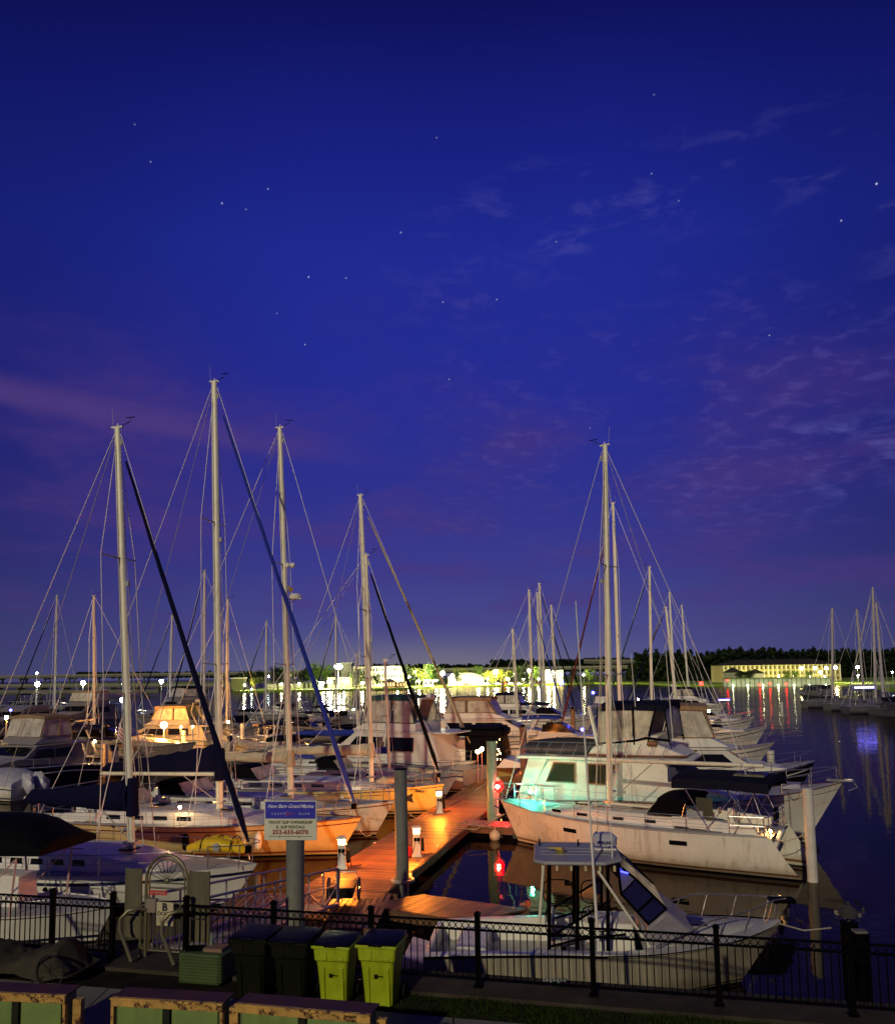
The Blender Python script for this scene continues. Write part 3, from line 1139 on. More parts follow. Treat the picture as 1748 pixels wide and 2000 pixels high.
# grass
mb = MB()
for i in range(15000):
    x = rnd.uniform(-1.0, 9.5)
    y = FY(x) + rnd.uniform(-1.30, -.43)
    hgt = rnd.uniform(.02, .07) * (1 + .6 * math.sin(x * 3) * math.sin(y * 5))
    a = rnd.uniform(0, math.pi)
    dx, dy = .009 * math.cos(a), .009 * math.sin(a)
    lx, ly = rnd.uniform(-.03, .03), rnd.uniform(-.03, .03)
    mb.add([(x - dx, y - dy, GZ - .025), (x + dx, y + dy, GZ - .025), (x + lx, y + ly, GZ - .02 + hgt)], [(0, 1, 2)])
tag(mb.build('grass', mat('grass_blades', (.020, .036, .007), .8, var=.5, scale=5), smooth=False), 'short dark grass growing between the sidewalk and the promenade', 'grass', kind='stuff')

# ------------------------------------------------------------------ docks
WOOD = plank_mat('dock_planks', (.20, .088, .024))
WOODX = plank_mat('dock_planks_grey', (.12, .055, .03))
FASC = mat('dock_fascia', (.12, .06, .035), .8, var=.4, bump=.4, bscale=12)
DZ = .50
U = Vector((.245, .970)).normalized()
DW = 2.75
E0 = P(800, 1705, DZ)


def dock(name, label, a, b, w_, z=DZ, m=WOOD, group='wooden dock walkways', skew=0.0, pitch=.17):
    """a deck from a to b, its right hand edge on the line a-b, made of cross planks on stringers"""
    a, b = Vector((a[0], a[1], 0)), Vector((b[0], b[1], 0))
    d = b - a
    root = empty(name, a, math.atan2(d.y, d.x), label, 'dock', group)
    Ld = d.length
    mb = MB()
    n = int(Ld / pitch)
    for i in range(n):
        x = (i + .5) * pitch
        j = rnd.uniform(-.012, .012)
        s_ = skew
        vs = []
        for zz_ in (z - .05, z + rnd.uniform(-.002, .003)):
            for u, v in ((-.5, 0), (.5, 0), (.5, 1), (-.5, 1)):
                y = v * w_ + (j if v else -j)
                vs.append((x + u * (pitch - rnd.uniform(.028, .046)) + s_ * y, y, zz_))
        mb.add(vs, [(0, 3, 2, 1), (4, 5, 6, 7), (0, 1, 5, 4), (1, 2, 6, 5), (2, 3, 7, 6), (3, 0, 4, 7)])
    mb.build('planking', m, root, smooth=False)
    for y in (-.03, w_ + .03):
        mb = MB()
        mb.box((Ld / 2, y, z - .16), (Ld, .06, .28))
        mb.build('edge_beam', FASC, root, bevel=.01)
    mb = MB()
    for k in range(max(2, int(Ld / 3))):
        mb.box((1 + k * 3, w_ / 2, z - .42), (1.6, w_ - .3, .42))
    mb.build('float', BLACKM, root)
    for k in range(int(Ld / 5)):
        for y in (.12, w_ - .12):
            c = MB()
            xx_ = 2.2 + k * 5
            c.cyl((xx_ - .06, y, z), (xx_ - .06, y, z + .07), .02, n=6)
            c.cyl((xx_ + .06, y, z), (xx_ + .06, y, z + .07), .02, n=6)
            c.cyl((xx_ - .16, y, z + .08), (xx_ + .16, y, z + .08), .02, n=6)
            c.build('cleat', STEEL, root)
    return root


a0 = E0 - Vector((U.x, U.y, 0)) * 3.2
dk = dock('dock', 'long orange-lit plank dock running away between the two rows of boats', a0, a0 + Vector((U.x, U.y, 0)) * 72, DW)
# platform at the foot of the gangway and the cross arm behind the fishing boat
q0 = P(1032, 1775, DZ)
q1 = E0 - Vector((U.x, U.y, 0)) * 2.1
dcr = (q1 - q0)
dcr = Vector((dcr.x, dcr.y, 0)).normalized()
dock('dock', 'short red-lit plank arm of the dock just behind the fishing boat', q0, q0 + dcr * 3.45, 1.75, m=WOODX, skew=.55)
g0 = a0 + Vector((-DW * U.y - 1.9, DW * U.x - 3.1, 0))
dock('dock', 'wide plank landing at the lower end of the gangway', g0 + Vector((0, .0, 0)), g0 + Vector((4.9, -.3, 0)), 3.3, z=DZ - .004, m=WOODX)
# finger pier by the bow of the white yacht
f0 = P(905, 1600, DZ)
f1 = P(1120, 1612, DZ)
dock('dock', 'dark finger pier under the bow of the white yacht', f1, f0, 1.3, m=plank_mat('dock_planks_dark', (.09, .085, .07)))


def rightedge(s):
    p = a0 + Vector((U.x, U.y, 0)) * s
    return p


def leftedge(s):
    return rightedge(s) + Vector((-U.y, U.x, 0)) * DW


# ------------------------------------------------------------------ pilings
def piling(label, px, top, base, base_z=0.0, r=.2, m=PVC, cap=None, group='white plastic mooring pilings', collar=True, band=False):
    p = P(px[1], base, base_z)
    t = PD(px[0], top, p.y)
    root = empty('piling', (p.x, p.y, 0), 0, label, 'piling', group)
    b = MB()
    b.cyl((0, 0, -1.0), (t.x - p.x, 0, t.z), r, r, n=20)
    b.build('post', m, root)
    b = MB()
    b.cyl((t.x - p.x, 0, t.z + .002), (t.x - p.x, 0, t.z + (cap or .03)), r * 1.06, r * (.25 if cap else 1.02), n=20)
    b.build('cap', BLACKM if m is not PVC else PVC, root)
    if band:
        b = MB()
        for k in range(14):
            a = 2 * math.pi * k / 14
            a2 = 2 * math.pi * (k + 1) / 14
            b.cyl(((r + .13) * math.cos(a), (r + .13) * math.sin(a), DZ + .05), ((r + .13) * math.cos(a2), (r + .13) * math.sin(a2), DZ + .05), .05, n=6)
        b.box((0, r + .35, DZ + .02), (.5, .5, .12))
        b.build('guide_hoop', GREYH, root)
    return root


piling('dark grey steel piling standing at the near corner of the dock', (782, 787), 1503, 1722, DZ, .205, PILE, group='tall dock pilings', band=True)
piling('pale green piling beside the red lamp at the yacht bow', (960, 961), 1447, 1592, DZ, .24, PILEG, group='tall dock pilings')
piling('brown wooden piling in the middle of the dock, behind the green one', (1021, 1024), 1419, 1540, DZ, .20, PILEW, group='tall dock pilings', cap=.1)
piling('brown piling with an orange-lit left side, beyond the grey dinghy', (1118, 1120), 1385, 1432, DZ, .24, PILEW, group='tall dock pilings', cap=.25)
piling('short dark piling with a flat top beyond the trawler dinghy', (1080, 1081), 1400, 1445, DZ, .25, PILE, group='tall dock pilings')
piling('thick white piling standing in the water at the stern of the white yacht', (1576, 1587), 1541, 1722, 0, .17, PVC)
piling('white piling beyond the bow rail of the teal-lit trawler', (1504, 1509), 1467, 1560, 0, .20, PVC)
piling('white piling at the edge of the far right row of boats', (1526, 1527), 1372, 1399, 0, .16, PVC)
piling('slim white piling left of the first big mast', (207, 208), 1455, 1518, 0, .17, PVC)
piling('white piling in front of the white cruiser lit by an orange lamp', (360, 361), 1428, 1482, 0, .19, PVC)
piling('white piling off the bow of the small white sailboat', (474, 474), 1414, 1470, 0, .19, PVC)
piling('white piling between the blue furled sail and the dark hulled boat', (640, 640), 1394, 1440, 0, .19, PVC)
piling('white piling in front of the dark hulled boat, left of the fourth big mast', (699, 699), 1389, 1434, 0, .19, PVC)
piling('dark wooden piling in front of the wooden boat', (547, 547), 1370, 1396, 0, .27, PILEW, group='tall dock pilings')
piling('dark wooden piling by the small lit cabin at the left', (142, 142), 1403, 1440, 0, .30, PILEW, group='tall dock pilings')
piling('dark channel piling standing alone off the lit shore', (981, 981), 1332, 1348, 0, .45, PILEW, group='tall dock pilings')
for i, px in enumerate((436, 450, 467, 589, 607, 641, 668)):
    piling('thin dark pile in the water close to the far grass bank', (px, px), 1347, 1362, 0, .16, PILEW, group='thin piles off the far bank')


# ------------------------------------------------------------------ power pedestals
PED = {}
ORG = lamp_mat('lamp_orange', (1.0, .26, .018), 1600)


def pedestal(label, px, base, k=1.0, hose=True, pos=None, power=1.0):
    p = pos or P(px, base, DZ)
    key = (hose, power)
    if key in PED:
        return dup(PED[key], (p.x, p.y, DZ), rnd.uniform(-.4, .4), label)
    root = empty('power_pedestal', (p.x, p.y, DZ), 0, label, 'power pedestal', 'power pedestals along the dock')
    b = MB()
    b.loft([[(x * s_, y * s_, z) for x, y in ((-.14, -.11), (.14, -.11), (.14, .11), (-.14, .11))] for s_, z in ((1.25, 0), (1.2, .05), (.95, .1), (.85, .78), (1.0, .82))])
    b.build('housing', WHITE2, root, bevel=.01)
    b = MB()
    b.box((0, 0, .91), (.20, .16, .13))
    b.build('lens', ORG if power == 1 else lamp_mat('lamp_orange_dim', (1.0, .33, .04), 1600 * power), root)
    b = MB()
    b.loft([[(x * s_, y * s_, z) for x, y in ((-.17, -.14), (.17, -.14), (.17, .14), (-.17, .14))] for s_, z in ((1.0, .99), (1.05, 1.02), (.55, 1.08))])
    b.build('lid', WHITE2, root, bevel=.01)
    for sg in (-1, 1):
        b = MB()
        b.box((sg * .06, -.115, .62), (.09, .04, .12), rx=.15)
        b.build('socket', BLACKM, root)
    if hose:
        b = MB()
        pts = []
        for i in range(60):
            a = i * .42
            pts.append((.22 + .03 * math.sin(a * .3), .16 * math.cos(a), .42 + .22 * math.sin(a)))
        b.tube([(0, -.13, .6), (.1, -.2, .5)] + pts + [(.3, .2, .03), (.6, .5, .02)], .016, 5)
        b.tube([(-.06, -.13, .6), (-.12, -.25, .3), (-.22, -.2, .02), (-.5, .1, .02)], .013, 5)
        b.build('shore_cable', RUBBER, root)
    PED[key] = root
    return root


pedestal('glowing power pedestal with dark cables at its foot, on the left of the near dock', 668, 1697)
pedestal('glowing power pedestal with a red can beside it, right of the dark steel piling', 814, 1673)
pedestal('glowing power pedestal on the far side of the dock, under the yellow-lit bow', 858, 1588)
pedestal('glowing power pedestal just right of the brown wooden piling', 1035, 1487, pos=leftedge(0) * 0 + P(1036, 1492, DZ))
pedestal('power pedestal glowing below the tan furled headsail', 934, 1491, hose=False, pos=P(936, 1497, DZ))
pedestal('power pedestal glowing beside the orange-lit piling beyond the dinghy', 1113, 1440, hose=False, pos=P(1114, 1440, DZ))
pedestal('power pedestal glowing low behind the dark grey dinghy', 1111, 1460, hose=False, pos=P(1108, 1462, DZ))
pedestal('power pedestal glowing behind the dark flybridge top', 1196, 1410, hose=False, pos=P(1196, 1405, DZ), power=.3)
pedestal('power pedestal glowing at the far left edge between the boats', 12, 1420, hose=False, pos=P(14, 1424, DZ), power=.3)
pedestal('power pedestal glowing behind the covered boat at the left', 133, 1450, hose=False, pos=P(134, 1458, DZ), power=.3)
pedestal('power pedestal glowing right of the flag by the first mast', 270, 1450, hose=False, pos=P(268, 1452, DZ), power=.3)
pedestal('power pedestal glowing behind the second mast', 372, 1420, hose=False, pos=P(378, 1428, DZ), power=.3)

# red can beside the pedestal
p = P(800, 1672, DZ)
r_ = empty('fuel_can', (p.x, p.y, DZ), .3, 'small red can standing beside the near power pedestal', 'can')
b = MB()
b.cyl((0, 0, 0), (0, 0, .26), .11, .11, n=14)
b.cyl((0, 0, .26), (0, 0, .33), .11, .04, n=14)
b.build('body', mat('red_plastic', (.5, .01, .008), .4), r_)
b = MB()
b.tube([(-.07, 0, .28), (-.05, 0, .38), (.05, 0, .38), (.07, 0, .28)], .012, 5)
b.build('handle', BLACKM, r_)

# round white float hanging from the finger pier
p = P(967, 1640, .0)
r_ = empty('mooring_buoy', (p.x, p.y, .16), 0, 'round white buoy hanging at the dark finger pier below the red lamp', 'buoy')
b = MB()
b.sphere((0, 0, 0), .24, n=16, k=10)
b.build('ball', WHITE, r_)
b = MB()
b.cyl((0, 0, .22), (0, 0, .34), .035, n=8)
b.tube([(0, 0, .32), (-.5, -.1, .42), (-1.3, .1, .5)], .012, 5)
b.build('rope', ROPE, r_)

# mooring lines lying on and over the dock
for lab, pts in (('pale rope looping from the dock edge to the finger pier', [P(895, 1618, DZ + .03), P(930, 1620, .42), P(955, 1606, DZ + .05), P(985, 1590, 1.0)]),
                 ('slack rope from the yellow-lit bow across to the dock', [P(800, 1590, 1.0), P(815, 1600, .7), P(850, 1588, DZ + .03), P(905, 1560, DZ + .03)]),
                 ('rope from the grey bow across the dock to the green piling', [P(885, 1560, .8), P(925, 1545, DZ + .05), P(955, 1528, 1.0)])):
    b = MB()
    b.tube(pts, .022, 6)
    tag(b.build('mooring_line', ROPE), lab, 'rope', 'mooring lines at the dock')

# red lamp by the yacht bow
p = P(972, 1592, DZ)
zl = PD(972, 1535, p.y).z
r_ = empty('red_lamp', (p.x, p.y, DZ), 0, 'bright red lamp on a stand at the bow of the white yacht', 'lamp')
b = MB()
b.cyl((0, 0, 0), (0, 0, zl - DZ - .2), .05, n=8)
b.cyl((0, 0, 0), (0, 0, .05), .16, n=12)
b.build('stand', PVC, r_)
b = MB()
b.sphere((0, 0, zl - DZ), .27, n=16, k=10)
b.build('red_lens_halo', mat('lamp_red', (.05, .002, .002), .4, emis=(1.0, .0002, .00015), es=230), r_)  # oversized sphere: the red halo around the lamp is put into its shape
b = MB()
b.cyl((0, 0, zl - DZ + .25), (0, 0, zl - DZ + .41), .16, .10, n=12)
b.build('cap', WHITE2, r_)
b = MB()
b.sphere((0, -.235, zl - DZ), .095, n=10, k=6)
b.build('bulb', lamp_mat('lamp_red_core', (1.0, .45, .35), 200), r_)

# two small round lamps at the base of the tan sail
for k, (lx, ly) in enumerate(((933, 1468), (941, 1463))):
    p = PD(lx, ly, 49.5)
    r_ = empty('dock_light', (p.x, p.y, DZ), 0, ('left' if k == 0 else 'right') + ' one of two small round lamps below the tan furled sail', 'lamp', 'pair of small round dock lamps')
    b = MB()
    b.cyl((0, 0, 0), (0, 0, p.z - DZ), .025, n=6)
    b.build('stand', STEEL, r_)
    b = MB()
    b.sphere((0, 0, p.z - DZ), .13, n=10, k=6)
    b.build('bulb', lamp_mat('lamp_amber', (1.0, .5, .15), 60), r_)



# ------------------------------------------------------------------ the boats: left row, near to far
NEARG = 'sailboats berthed along the left side of the dock'
s1 = sail('nearest white sailboat on the left, navy stripe, navy sail cover, black furled headsail', (503, 1690, 1.2), L=12.0, B=3.7,
          sh=(1.25, 1.05, 1.05), mpx=257, mtop=(225, 834), mr=.13, boom=(3.9, 2.85, 1.05, .40, .22), cover=NAVY, genoa=NAVY, spr=(.36, .68),
          cab=(.24, .78, .55), wins=5, hull=WHITE2, stripe=STRN, group=NEARG, st=(.20, .10), rs=-.3)
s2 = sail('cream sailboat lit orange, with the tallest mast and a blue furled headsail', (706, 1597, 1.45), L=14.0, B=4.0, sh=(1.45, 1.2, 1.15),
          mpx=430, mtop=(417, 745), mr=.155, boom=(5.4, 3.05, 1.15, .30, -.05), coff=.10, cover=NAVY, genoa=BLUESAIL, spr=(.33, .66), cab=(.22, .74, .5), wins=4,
          hull=mat('gelcoat_orange_lit', (.60, .44, .20), .35, streak=.3, var=.08), stripe=STRR, group=NEARG, st=(.14, .05), dodger=BLACKC, toe=TEAK)  # cream hull, orange lamplight put into its colour
s3 = sail('pink-lit sailboat with a mast carrying a radar dome, black dodger', (771, 1564, 1.5), L=13.6, B=4.0, sh=(1.5, 1.2, 1.2),
          mpx=568, mtop=(545, 835), mr=.14, boom=(5.0, 3.2, .55, .3, .1), cover=SAILC, genoa=None, spr=(.35, .62), cab=(.24, .78, .45), wins=3,
          hull=WHITE, stripe=STRR, group=NEARG, st=(.12, .05), dodger=BLACKC, bimini=(BLACKC, .8, 3.2, 3.0))
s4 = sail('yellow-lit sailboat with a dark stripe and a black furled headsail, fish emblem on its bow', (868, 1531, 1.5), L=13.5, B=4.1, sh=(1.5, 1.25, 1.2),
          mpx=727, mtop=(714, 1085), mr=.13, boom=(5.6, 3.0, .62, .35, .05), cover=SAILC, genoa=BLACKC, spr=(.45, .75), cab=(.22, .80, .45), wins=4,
          hull=mat('gelcoat_yellow_lit', (.62, .50, .18), .35, streak=.2, var=.08), stripe=STRN, group=NEARG, st=(.10, .04), rb=.8, dodger=BLACKC)  # yellow of the lamplight put into the hull colour
s5 = sail('tall masted sailboat with a tan furled headsail reaching to the dock lamps', (934, 1485, 1.6), L=14.5, B=4.2, sh=(1.6, 1.3, 1.2),
          mpx=725, mtop=(703, 967), mr=.17, boom=(5.2, 3.2, .5, .3, .05), cover=BLUEC, genoa=mat('sailcloth_tan', (.42, .36, .20), .8, bump=.4, bscale=9), spr=(.38, .64),
          cab=(.22, .76, .45), wins=4, hull=WHITE, stripe=STRR, group=NEARG, dodger=BLUEC, bimini=(BLACKC, .8, 3.0, 3.0))
sg_ = sail('grey-hulled sailboat with a net bag hanging at its bow', (897, 1509, 1.45), L=11.0, B=3.4, sh=(1.45, 1.15, 1.1), mpx=760, mtop=(752, 1290), mr=.09,
           boom=(3.6, 2.6, .4, .25), cover=BLUEC, genoa=None, spr=(.5,), hull=GREYH, stripe=STRN, group=NEARG, wins=3, det=1, dodger=BLACKC)
# emblem and name on the yellow-lit bow
root, h = s4[0], s4[1]


def hull_mark(h, root, name, m, pts, sg=-1, off=.012):
    """flat mark laid on the hull side; pts in (x, z)"""
    vs = []
    for x, z in pts:
        t = h.t(x)
        for _ in range(6):
            hx, hy = h.pt(t, z)
            t += (x - hx) / h.L
        vs.append((x, sg * (hy + off), z))
    b = MB()
    b.add(vs, [tuple(range(len(vs)))])
    return b.build(name, m, root, smooth=False)


Lh = h.L / 2
fx = Lh - 1.9
fish = [(fx - .55, .72), (fx - .35, .98), (fx - .05, 1.08), (fx + .2, 1.0), (fx + .45, 1.12), (fx + .38, .85), (fx + .42, .6), (fx + .15, .72), (fx - .1, .55), (fx - .4, .56)]
hull_mark(h, root, 'emblem', mat('emblem_dark', (.03, .03, .04), .5), fish)
hull_mark(h, root, 'emblem', mat('emblem_light', (.5, .4, .4), .5), [(fx - .45, .72), (fx - .3, .86), (fx - .05, .84), (fx + .05, .72), (fx - .1, .62), (fx - .35, .62)], off=.020)
text('lettering', 'MISS VERMONT', .17, mat('ink', (.03, .03, .05), .6), root, (Lh - 1.25, -(h.b(Lh - 1.25) + .02) * .97, 1.22), (R(88), 0, R(-19)), bold=.004)

# gear on the third mast: radar, spotlight, horn
root, h, mid, ang, L, xm = s3
mo = [c for c in root.children if c.name.startswith('mast')][0]
for (px, py, kind) in ((572, 1104, 'spot'), (566, 1150, 'horn'), (573, 1165, 'radar')):
    bw = wld(mid, ang, (xm, 0, 2))
    q = loc_of(mid, ang, PD(px, py, bw.y))
    b = MB()
    if kind == 'radar':
        b.cyl(q + Vector((.10, 0, -.12)), q + Vector((.10, 0, .02)), .26, .30, n=18)
        b.cyl(q + Vector((.10, 0, .02)), q + Vector((.10, 0, .12)), .30, .20, n=18)
        b.build('radar_dome', WHITE2, mo)
        b = MB()
        b.tube([q + Vector((-.45, 0, -.6)), q + Vector((.1, 0, -.14))], .02, 5)
        b.tube([q + Vector((-.45, 0, -.14)), q + Vector((.2, 0, -.14))], .02, 5)
        b.build('radar_bracket', STEEL, mo)
    elif kind == 'spot':
        b.sphere(q, .13, n=10, k=7)
        b.sphere(q + Vector((-.24, 0, .02)), .12, n=10, k=7)
        b.build('spotlight', WHITE2, mo)
    else:
        b.cyl(q + Vector((-.08, 0, .1)), q + Vector((.1, 0, -.08)), .06, .12, n=10)
        b.build('horn', mat('brass', (.55, .42, .12), .35, metal=.7), mo)

# yellow inflatable lying on the nearest sailboat's foredeck
root, h, mid, ang, L, xm = s1
p = wld(mid, ang, (loc_of(mid, ang, P(366, 1672, 1.7)).x, .55, 1.25))
r_ = empty('inflatable_kayak', p, ang + .05, 'rolled yellow inflatable kayak lying on the nearest foredeck', 'kayak')
YEL = mat('yellow_rubber', (.78, .50, .01), .5, var=.25, bump=.8, bscale=6)
for k, (yy, ra) in enumerate(((-.22, .22), (.22, .22))):
    b = MB()
    pts = [(-.95 + 1.9 * i / 14, yy * (1 - .5 * abs(i / 7 - 1) ** 2), .28 + .18 * math.sin(math.pi * i / 14)) for i in range(15)]
    b.tube(pts, [ra * (.45 + .55 * math.sin(math.pi * min(1, max(0, (i + .8) / 15.6)))) * (1 + .06 * math.sin(i * 2.5)) for i in range(15)], 12)
    b.build('side_tube', YEL, r_)
b = MB()
b.box((0, 0, .36), (1.3, .5, .16))
b.build('seat', YEL, r_, bevel=.05)
b = MB()
b.cyl((.15, -.42, .42), (.15, -.48, .42), .13, n=12)
b.cyl((.15, -.46, .42), (.15, -.50, .42), .06, n=10)
b.build('valve', GREYH, r_)
b = MB()
for x in (-.4, .1, .6):
    b.tube([(x, .47 * math.cos(t), .30 + .40 * math.sin(t)) for t in [math.pi * i / 8 for i in range(9)]], .018, 5)
b.build('strap', RUBBER, r_)

# fenders of the nearest sailboat
for px, c, lab in ((140, BLUEC, 'blue cone fender cover hanging on the nearest sailboat'), (175, BLACKC, 'black cone fender cover hanging beside the blue one')):
    x = x_at_px(mid, ang, L, px, .6)
    pw = wld(mid, ang, (x, -h.b(x) - .18, .35))
    r_ = empty('fender', pw, 0, lab, 'fender', 'fenders hung along the nearest sailboat')
    b = MB()
    b.cyl((0, 0, -.2), (0, 0, .42), .26, .05, n=14)
    b.build('body', c, r_)
    b = MB()
    b.tube([(0, 0, .4), (0, .12, 1.2)], .012, 5)
    b.build('rope', ROPE, r_)

# ------------------------------------------------------------------ right side: white yacht
r1 = sail('white yacht with brown-edged navy bimini, nearest on the right, bow under the red lamp', (978, 1562, 1.65), stern=(1523, 1625, 1.35), B=3.9,
          sh=(1.65, 1.35, 1.38), mpx=1190, mtop=(1183, 872), mr=.13, boom=(5.7, 3.55, .0, .0, .05), cover=None, genoa=None, spr=(.36, .66), cab=(.30, .80, .42),
          wins=0, hull=WHITE, stripe=STRB, group='boats berthed along the right side of the dock', st=(.03, .02), rb=1.0, rs=-1.1, sw=.74, name='white_yacht',
          dodger=BLACKC)
root, h, mid, ang, L, xm = r1
# thin coachroof and hull ports
for f in (.36, .47, .60, .70):
    x = (f - .5) * L
    z = h.S(x) + .13
    panel('window', [(x, z), (x + .42, z), (x + .42, z + .11), (x, z + .11)], lambda xx, zz: max(.1, min(3.9 * .31, h.b(xx) - .38)) * .985, GLASS, root, off=.02)
for f in (.24, .62):
    x = (f - .5) * L
    for sg in (1, -1):
        hull_mark(h, root, 'hull_port', GLASS, [(x, .92), (x + .62, .92), (x + .62, 1.08), (x, 1.08)], sg=sg)
rr = MB()
for sg in (1, -1):
    rr.tube([(x, sg * (h.b(x) + .01), h.S(x) + .03) for x in [-L / 2 + .1 + (L - .3) * i / 24 for i in range(25)]], .035, 5)
rr.build('toe_rail', mat('toe_rail_grey', (.30, .29, .33), .4), root)
# navy bimini with solar panel over the cockpit
bz = 3.15
xa_, xb_ = x_at_px(mid, ang, L, 1518, bz), x_at_px(mid, ang, L, 1335, bz)
canopy('bimini', xa_, xb_, 1.45, bz, .16, mat('canvas_midnight', (.008, .009, .022), .85, bump=.4, bscale=8), root, drop=.30,
       legs=[(-L / 2 + 1.2, 1.4, xa_ + .3), (-L / 2 + 2.2, 1.4, xa_ + .8), (-L / 2 + 2.0, 1.4, xb_ - .3)])
b = MB()
b.box((xa_ + .75, .55, bz + .19), (1.1, .75, .03), rx=-.12)
b.build('solar_panel', GLASS, root)
for sg in (1, -1):
    b = MB()
    b.tube([(-L / 2 + .4, sg * 1.2, 1.4), (-L / 2 + 1.6, sg * 1.25, 3.1)], .02, 6)
    b.build('frame_tube', STEEL, root)
b = MB()
b.box((-L / 2 + 2.4, .7, 2.0), (.6, .06, .9))
b.build('cockpit_cushion', mat('olive_canvas', (.07, .06, .04), .8), root, bevel=.03)
b = MB()
b.box((-L / 2 + 3.2, .9, 1.75), (1.6, .05, .5))
b.build('weather_cloth', mat('cloth_lilac', (.38, .36, .42), .8), root)
# swim ladder board and stern lamp lit orange
b = MB()
b.box((-L / 2 + .0, .62, 1.05), (.14, .5, 1.1), ry=-.42)
b.build('stern_seat', WHITE2, root, bevel=.04)
b = MB()
b.sphere((-L / 2 + .12, .95, 1.52), .055, n=8, k=6)
b.build('stern_lamp', lamp_mat('lamp_stern', (1.0, .45, .10), 260), root)
b = MB()
b.cyl((-L / 2 + .2, -.2, 1.9), (-L / 2 + .1, -.2, 1.9), .26, n=14)
b.build('lifebuoy_cover', BLACKC, root)
# whisker pole along the deck, anchor
b = MB()
b.tube([(L / 2 - .4, 0, h.S(L / 2) + .06), (L / 2 + .25, 0, h.S(L / 2) + .0), (L / 2 + .38, 0, h.S(L / 2) - .25), (L / 2 + .1, 0, h.S(L / 2) - .35)], .035, 6)
b.build('anchor', STEEL, root)
b = MB()
b.cyl((xm - .2, .35, h.S(xm) + .55), (xm - 3.4, .5, h.S(xm) + .55), .05, n=8)
b.build('spinnaker_pole', ALU, root)

# ------------------------------------------------------------------ trawler behind it
TG = 'boats berthed along the right side of the dock'
root, L, mid, ang = frame('trawler_yacht', 'white trawler yacht with teal-lit aft deck, curtained windows, dinghy on its roof', 'motor yacht',
                          (1645, 1527, 2.5), stern=(1026, 1553, 1.3), group=TG)
h = Hull(L, 4.5, 2.5, 1.6, 1.3, sw=.86, rb=1.7, rs=.05, kind='motor')
h.build(root, WHITE, STRB, STRR, st=(.28, .03))
h.deck(root)
S = 1.45
x_ = lambda f: (f - .5) * L
wf = lambda xx, z: max(.12, min(1.95, h.b(xx) - .28) - .05 * max(0, z - S))


def xp(px, z):
    return x_at_px(mid, ang, L * 1.15, px, z)


zr = 3.35   # boat deck level
ax0, ax1 = xp(1075, zr), xp(1333, zr)
house('cabin', [(xp(1050, S), S - .3), (ax0 + .35, zr - .14), (ax1 - .5, zr - .14), (xp(1345, 2.4), 2.45), (xp(1420, 2.1), 2.05), (xp(1470, 1.8), 1.65)], wf, WHITE2, root, bevel=.05)
CURT = mat('brown_curtain', (.030, .024, .014), .6, var=.6, scale=1.5)


def win(pxs, z0, z1, slant0=0, slant1=0):
    a, b_ = xp(pxs[0], z0), xp(pxs[1], z0)
    o = panel('window', [(a, z0), (b_, z0), (b_ + slant1, z1), (a + slant0, z1)], wf, TEAK, root, off=.02)
    o2 = panel('pane', [(a + .07, z0 + .06), (b_ - .06, z0 + .06), (b_ + slant1 - .06, z1 - .06), (a + slant0 + .07, z1 - .06)], wf, CURT, root, off=.035)
    for fr, pn in zip(o, o2):
        pn.parent = fr
    for k in range(3):
        pass


win((1091, 1148), 2.2, 3.08, .38, 0)
win((1170, 1213), 2.2, 3.08, 0, .25)
panel('window', [(xp(1322, 2.3), 2.45), (xp(1350, 2.3), 2.45), (xp(1335, 2.3), 3.05), (xp(1320, 2.3), 3.05)], wf, mat('window_cover_navy', (.01, .013, .07), .6), root, off=.02)
cross('windshield', (xp(1356, 2.5), 2.52), (ax1 - .48, zr - .25), wf, mat('window_cover_navy', (.01, .013, .07), .6), root, gap=[(-1, -.36), (-.3, .3), (.36, 1)])
# boat deck with fascia
b = MB()
b.prism([(xp(1040, zr), -2.05), (ax1 + .2, -1.9), (ax1 + .6, -1.1), (ax1 + .6, 1.1), (ax1 + .2, 1.9), (xp(1040, zr), 2.05)], zr - .13, zr)
b.build('boat_deck', WHITE2, root, bevel=.03)
for sg in (1, -1):
    b = MB()
    b.add([(xp(1060, zr), sg * 2.0, zr - .14), (xp(1096, zr), sg * 2.0, zr - .14), (xp(1060, 1.3), sg * 2.0, 1.5), (xp(1038, 1.3), sg * 2.0, 1.3)], [(0, 1, 2, 3)])
    b.add([(xp(1060, zr), sg * 1.93, zr - .14), (xp(1096, zr), sg * 1.93, zr - .14), (xp(1060, 1.3), sg * 1.93, 1.5), (xp(1038, 1.3), sg * 1.93, 1.3)], [(0, 1, 2, 3)])
    b.build('aft_wing', WHITE2, root)
# flybridge
zf0 = zr + .002
fx0, fx1 = xp(1165, zr + .4), xp(1352, zr + .1)
wf2 = lambda xx, z: 1.75 - .10 * max(0, z - zr) - .5 * max(0, (xx - (fx1 - 2.2)) / 2.2) ** 2
house('flybridge', [(fx0, zf0), (fx0 + .3, zr + .42), (fx0 + 1.2, zr + .78), (xp(1300, zr + 1.0), zr + .98), (fx1 - 1.2, zr + .6), (fx1, zr + .08)], wf2, WHITE2, root, bevel=.08)
b = MB()
for sg in (1, -1):
    xs = [fx0 + (fx1 - fx0) * i / 12 for i in range(13)]
    b.tube([(xx, sg * (wf2(xx, zr) + .02), zr + .1) for xx in xs], .045, 5)
b.build('wood_trim', TEAK, root)
b = MB()
xq = xp(1290, zr + .7)
b.cyl((xq - .2, -wf2(xq, zr + .6) - .03, zr + .62), (xq + .18, -wf2(xq, zr + .6) - .03, zr + .62), .12, n=10)
b.build('wood_plaque', TEAK, root)
zc = zr + 2.2
cx0, cx1 = xp(1190, zc), xp(1316, zc)
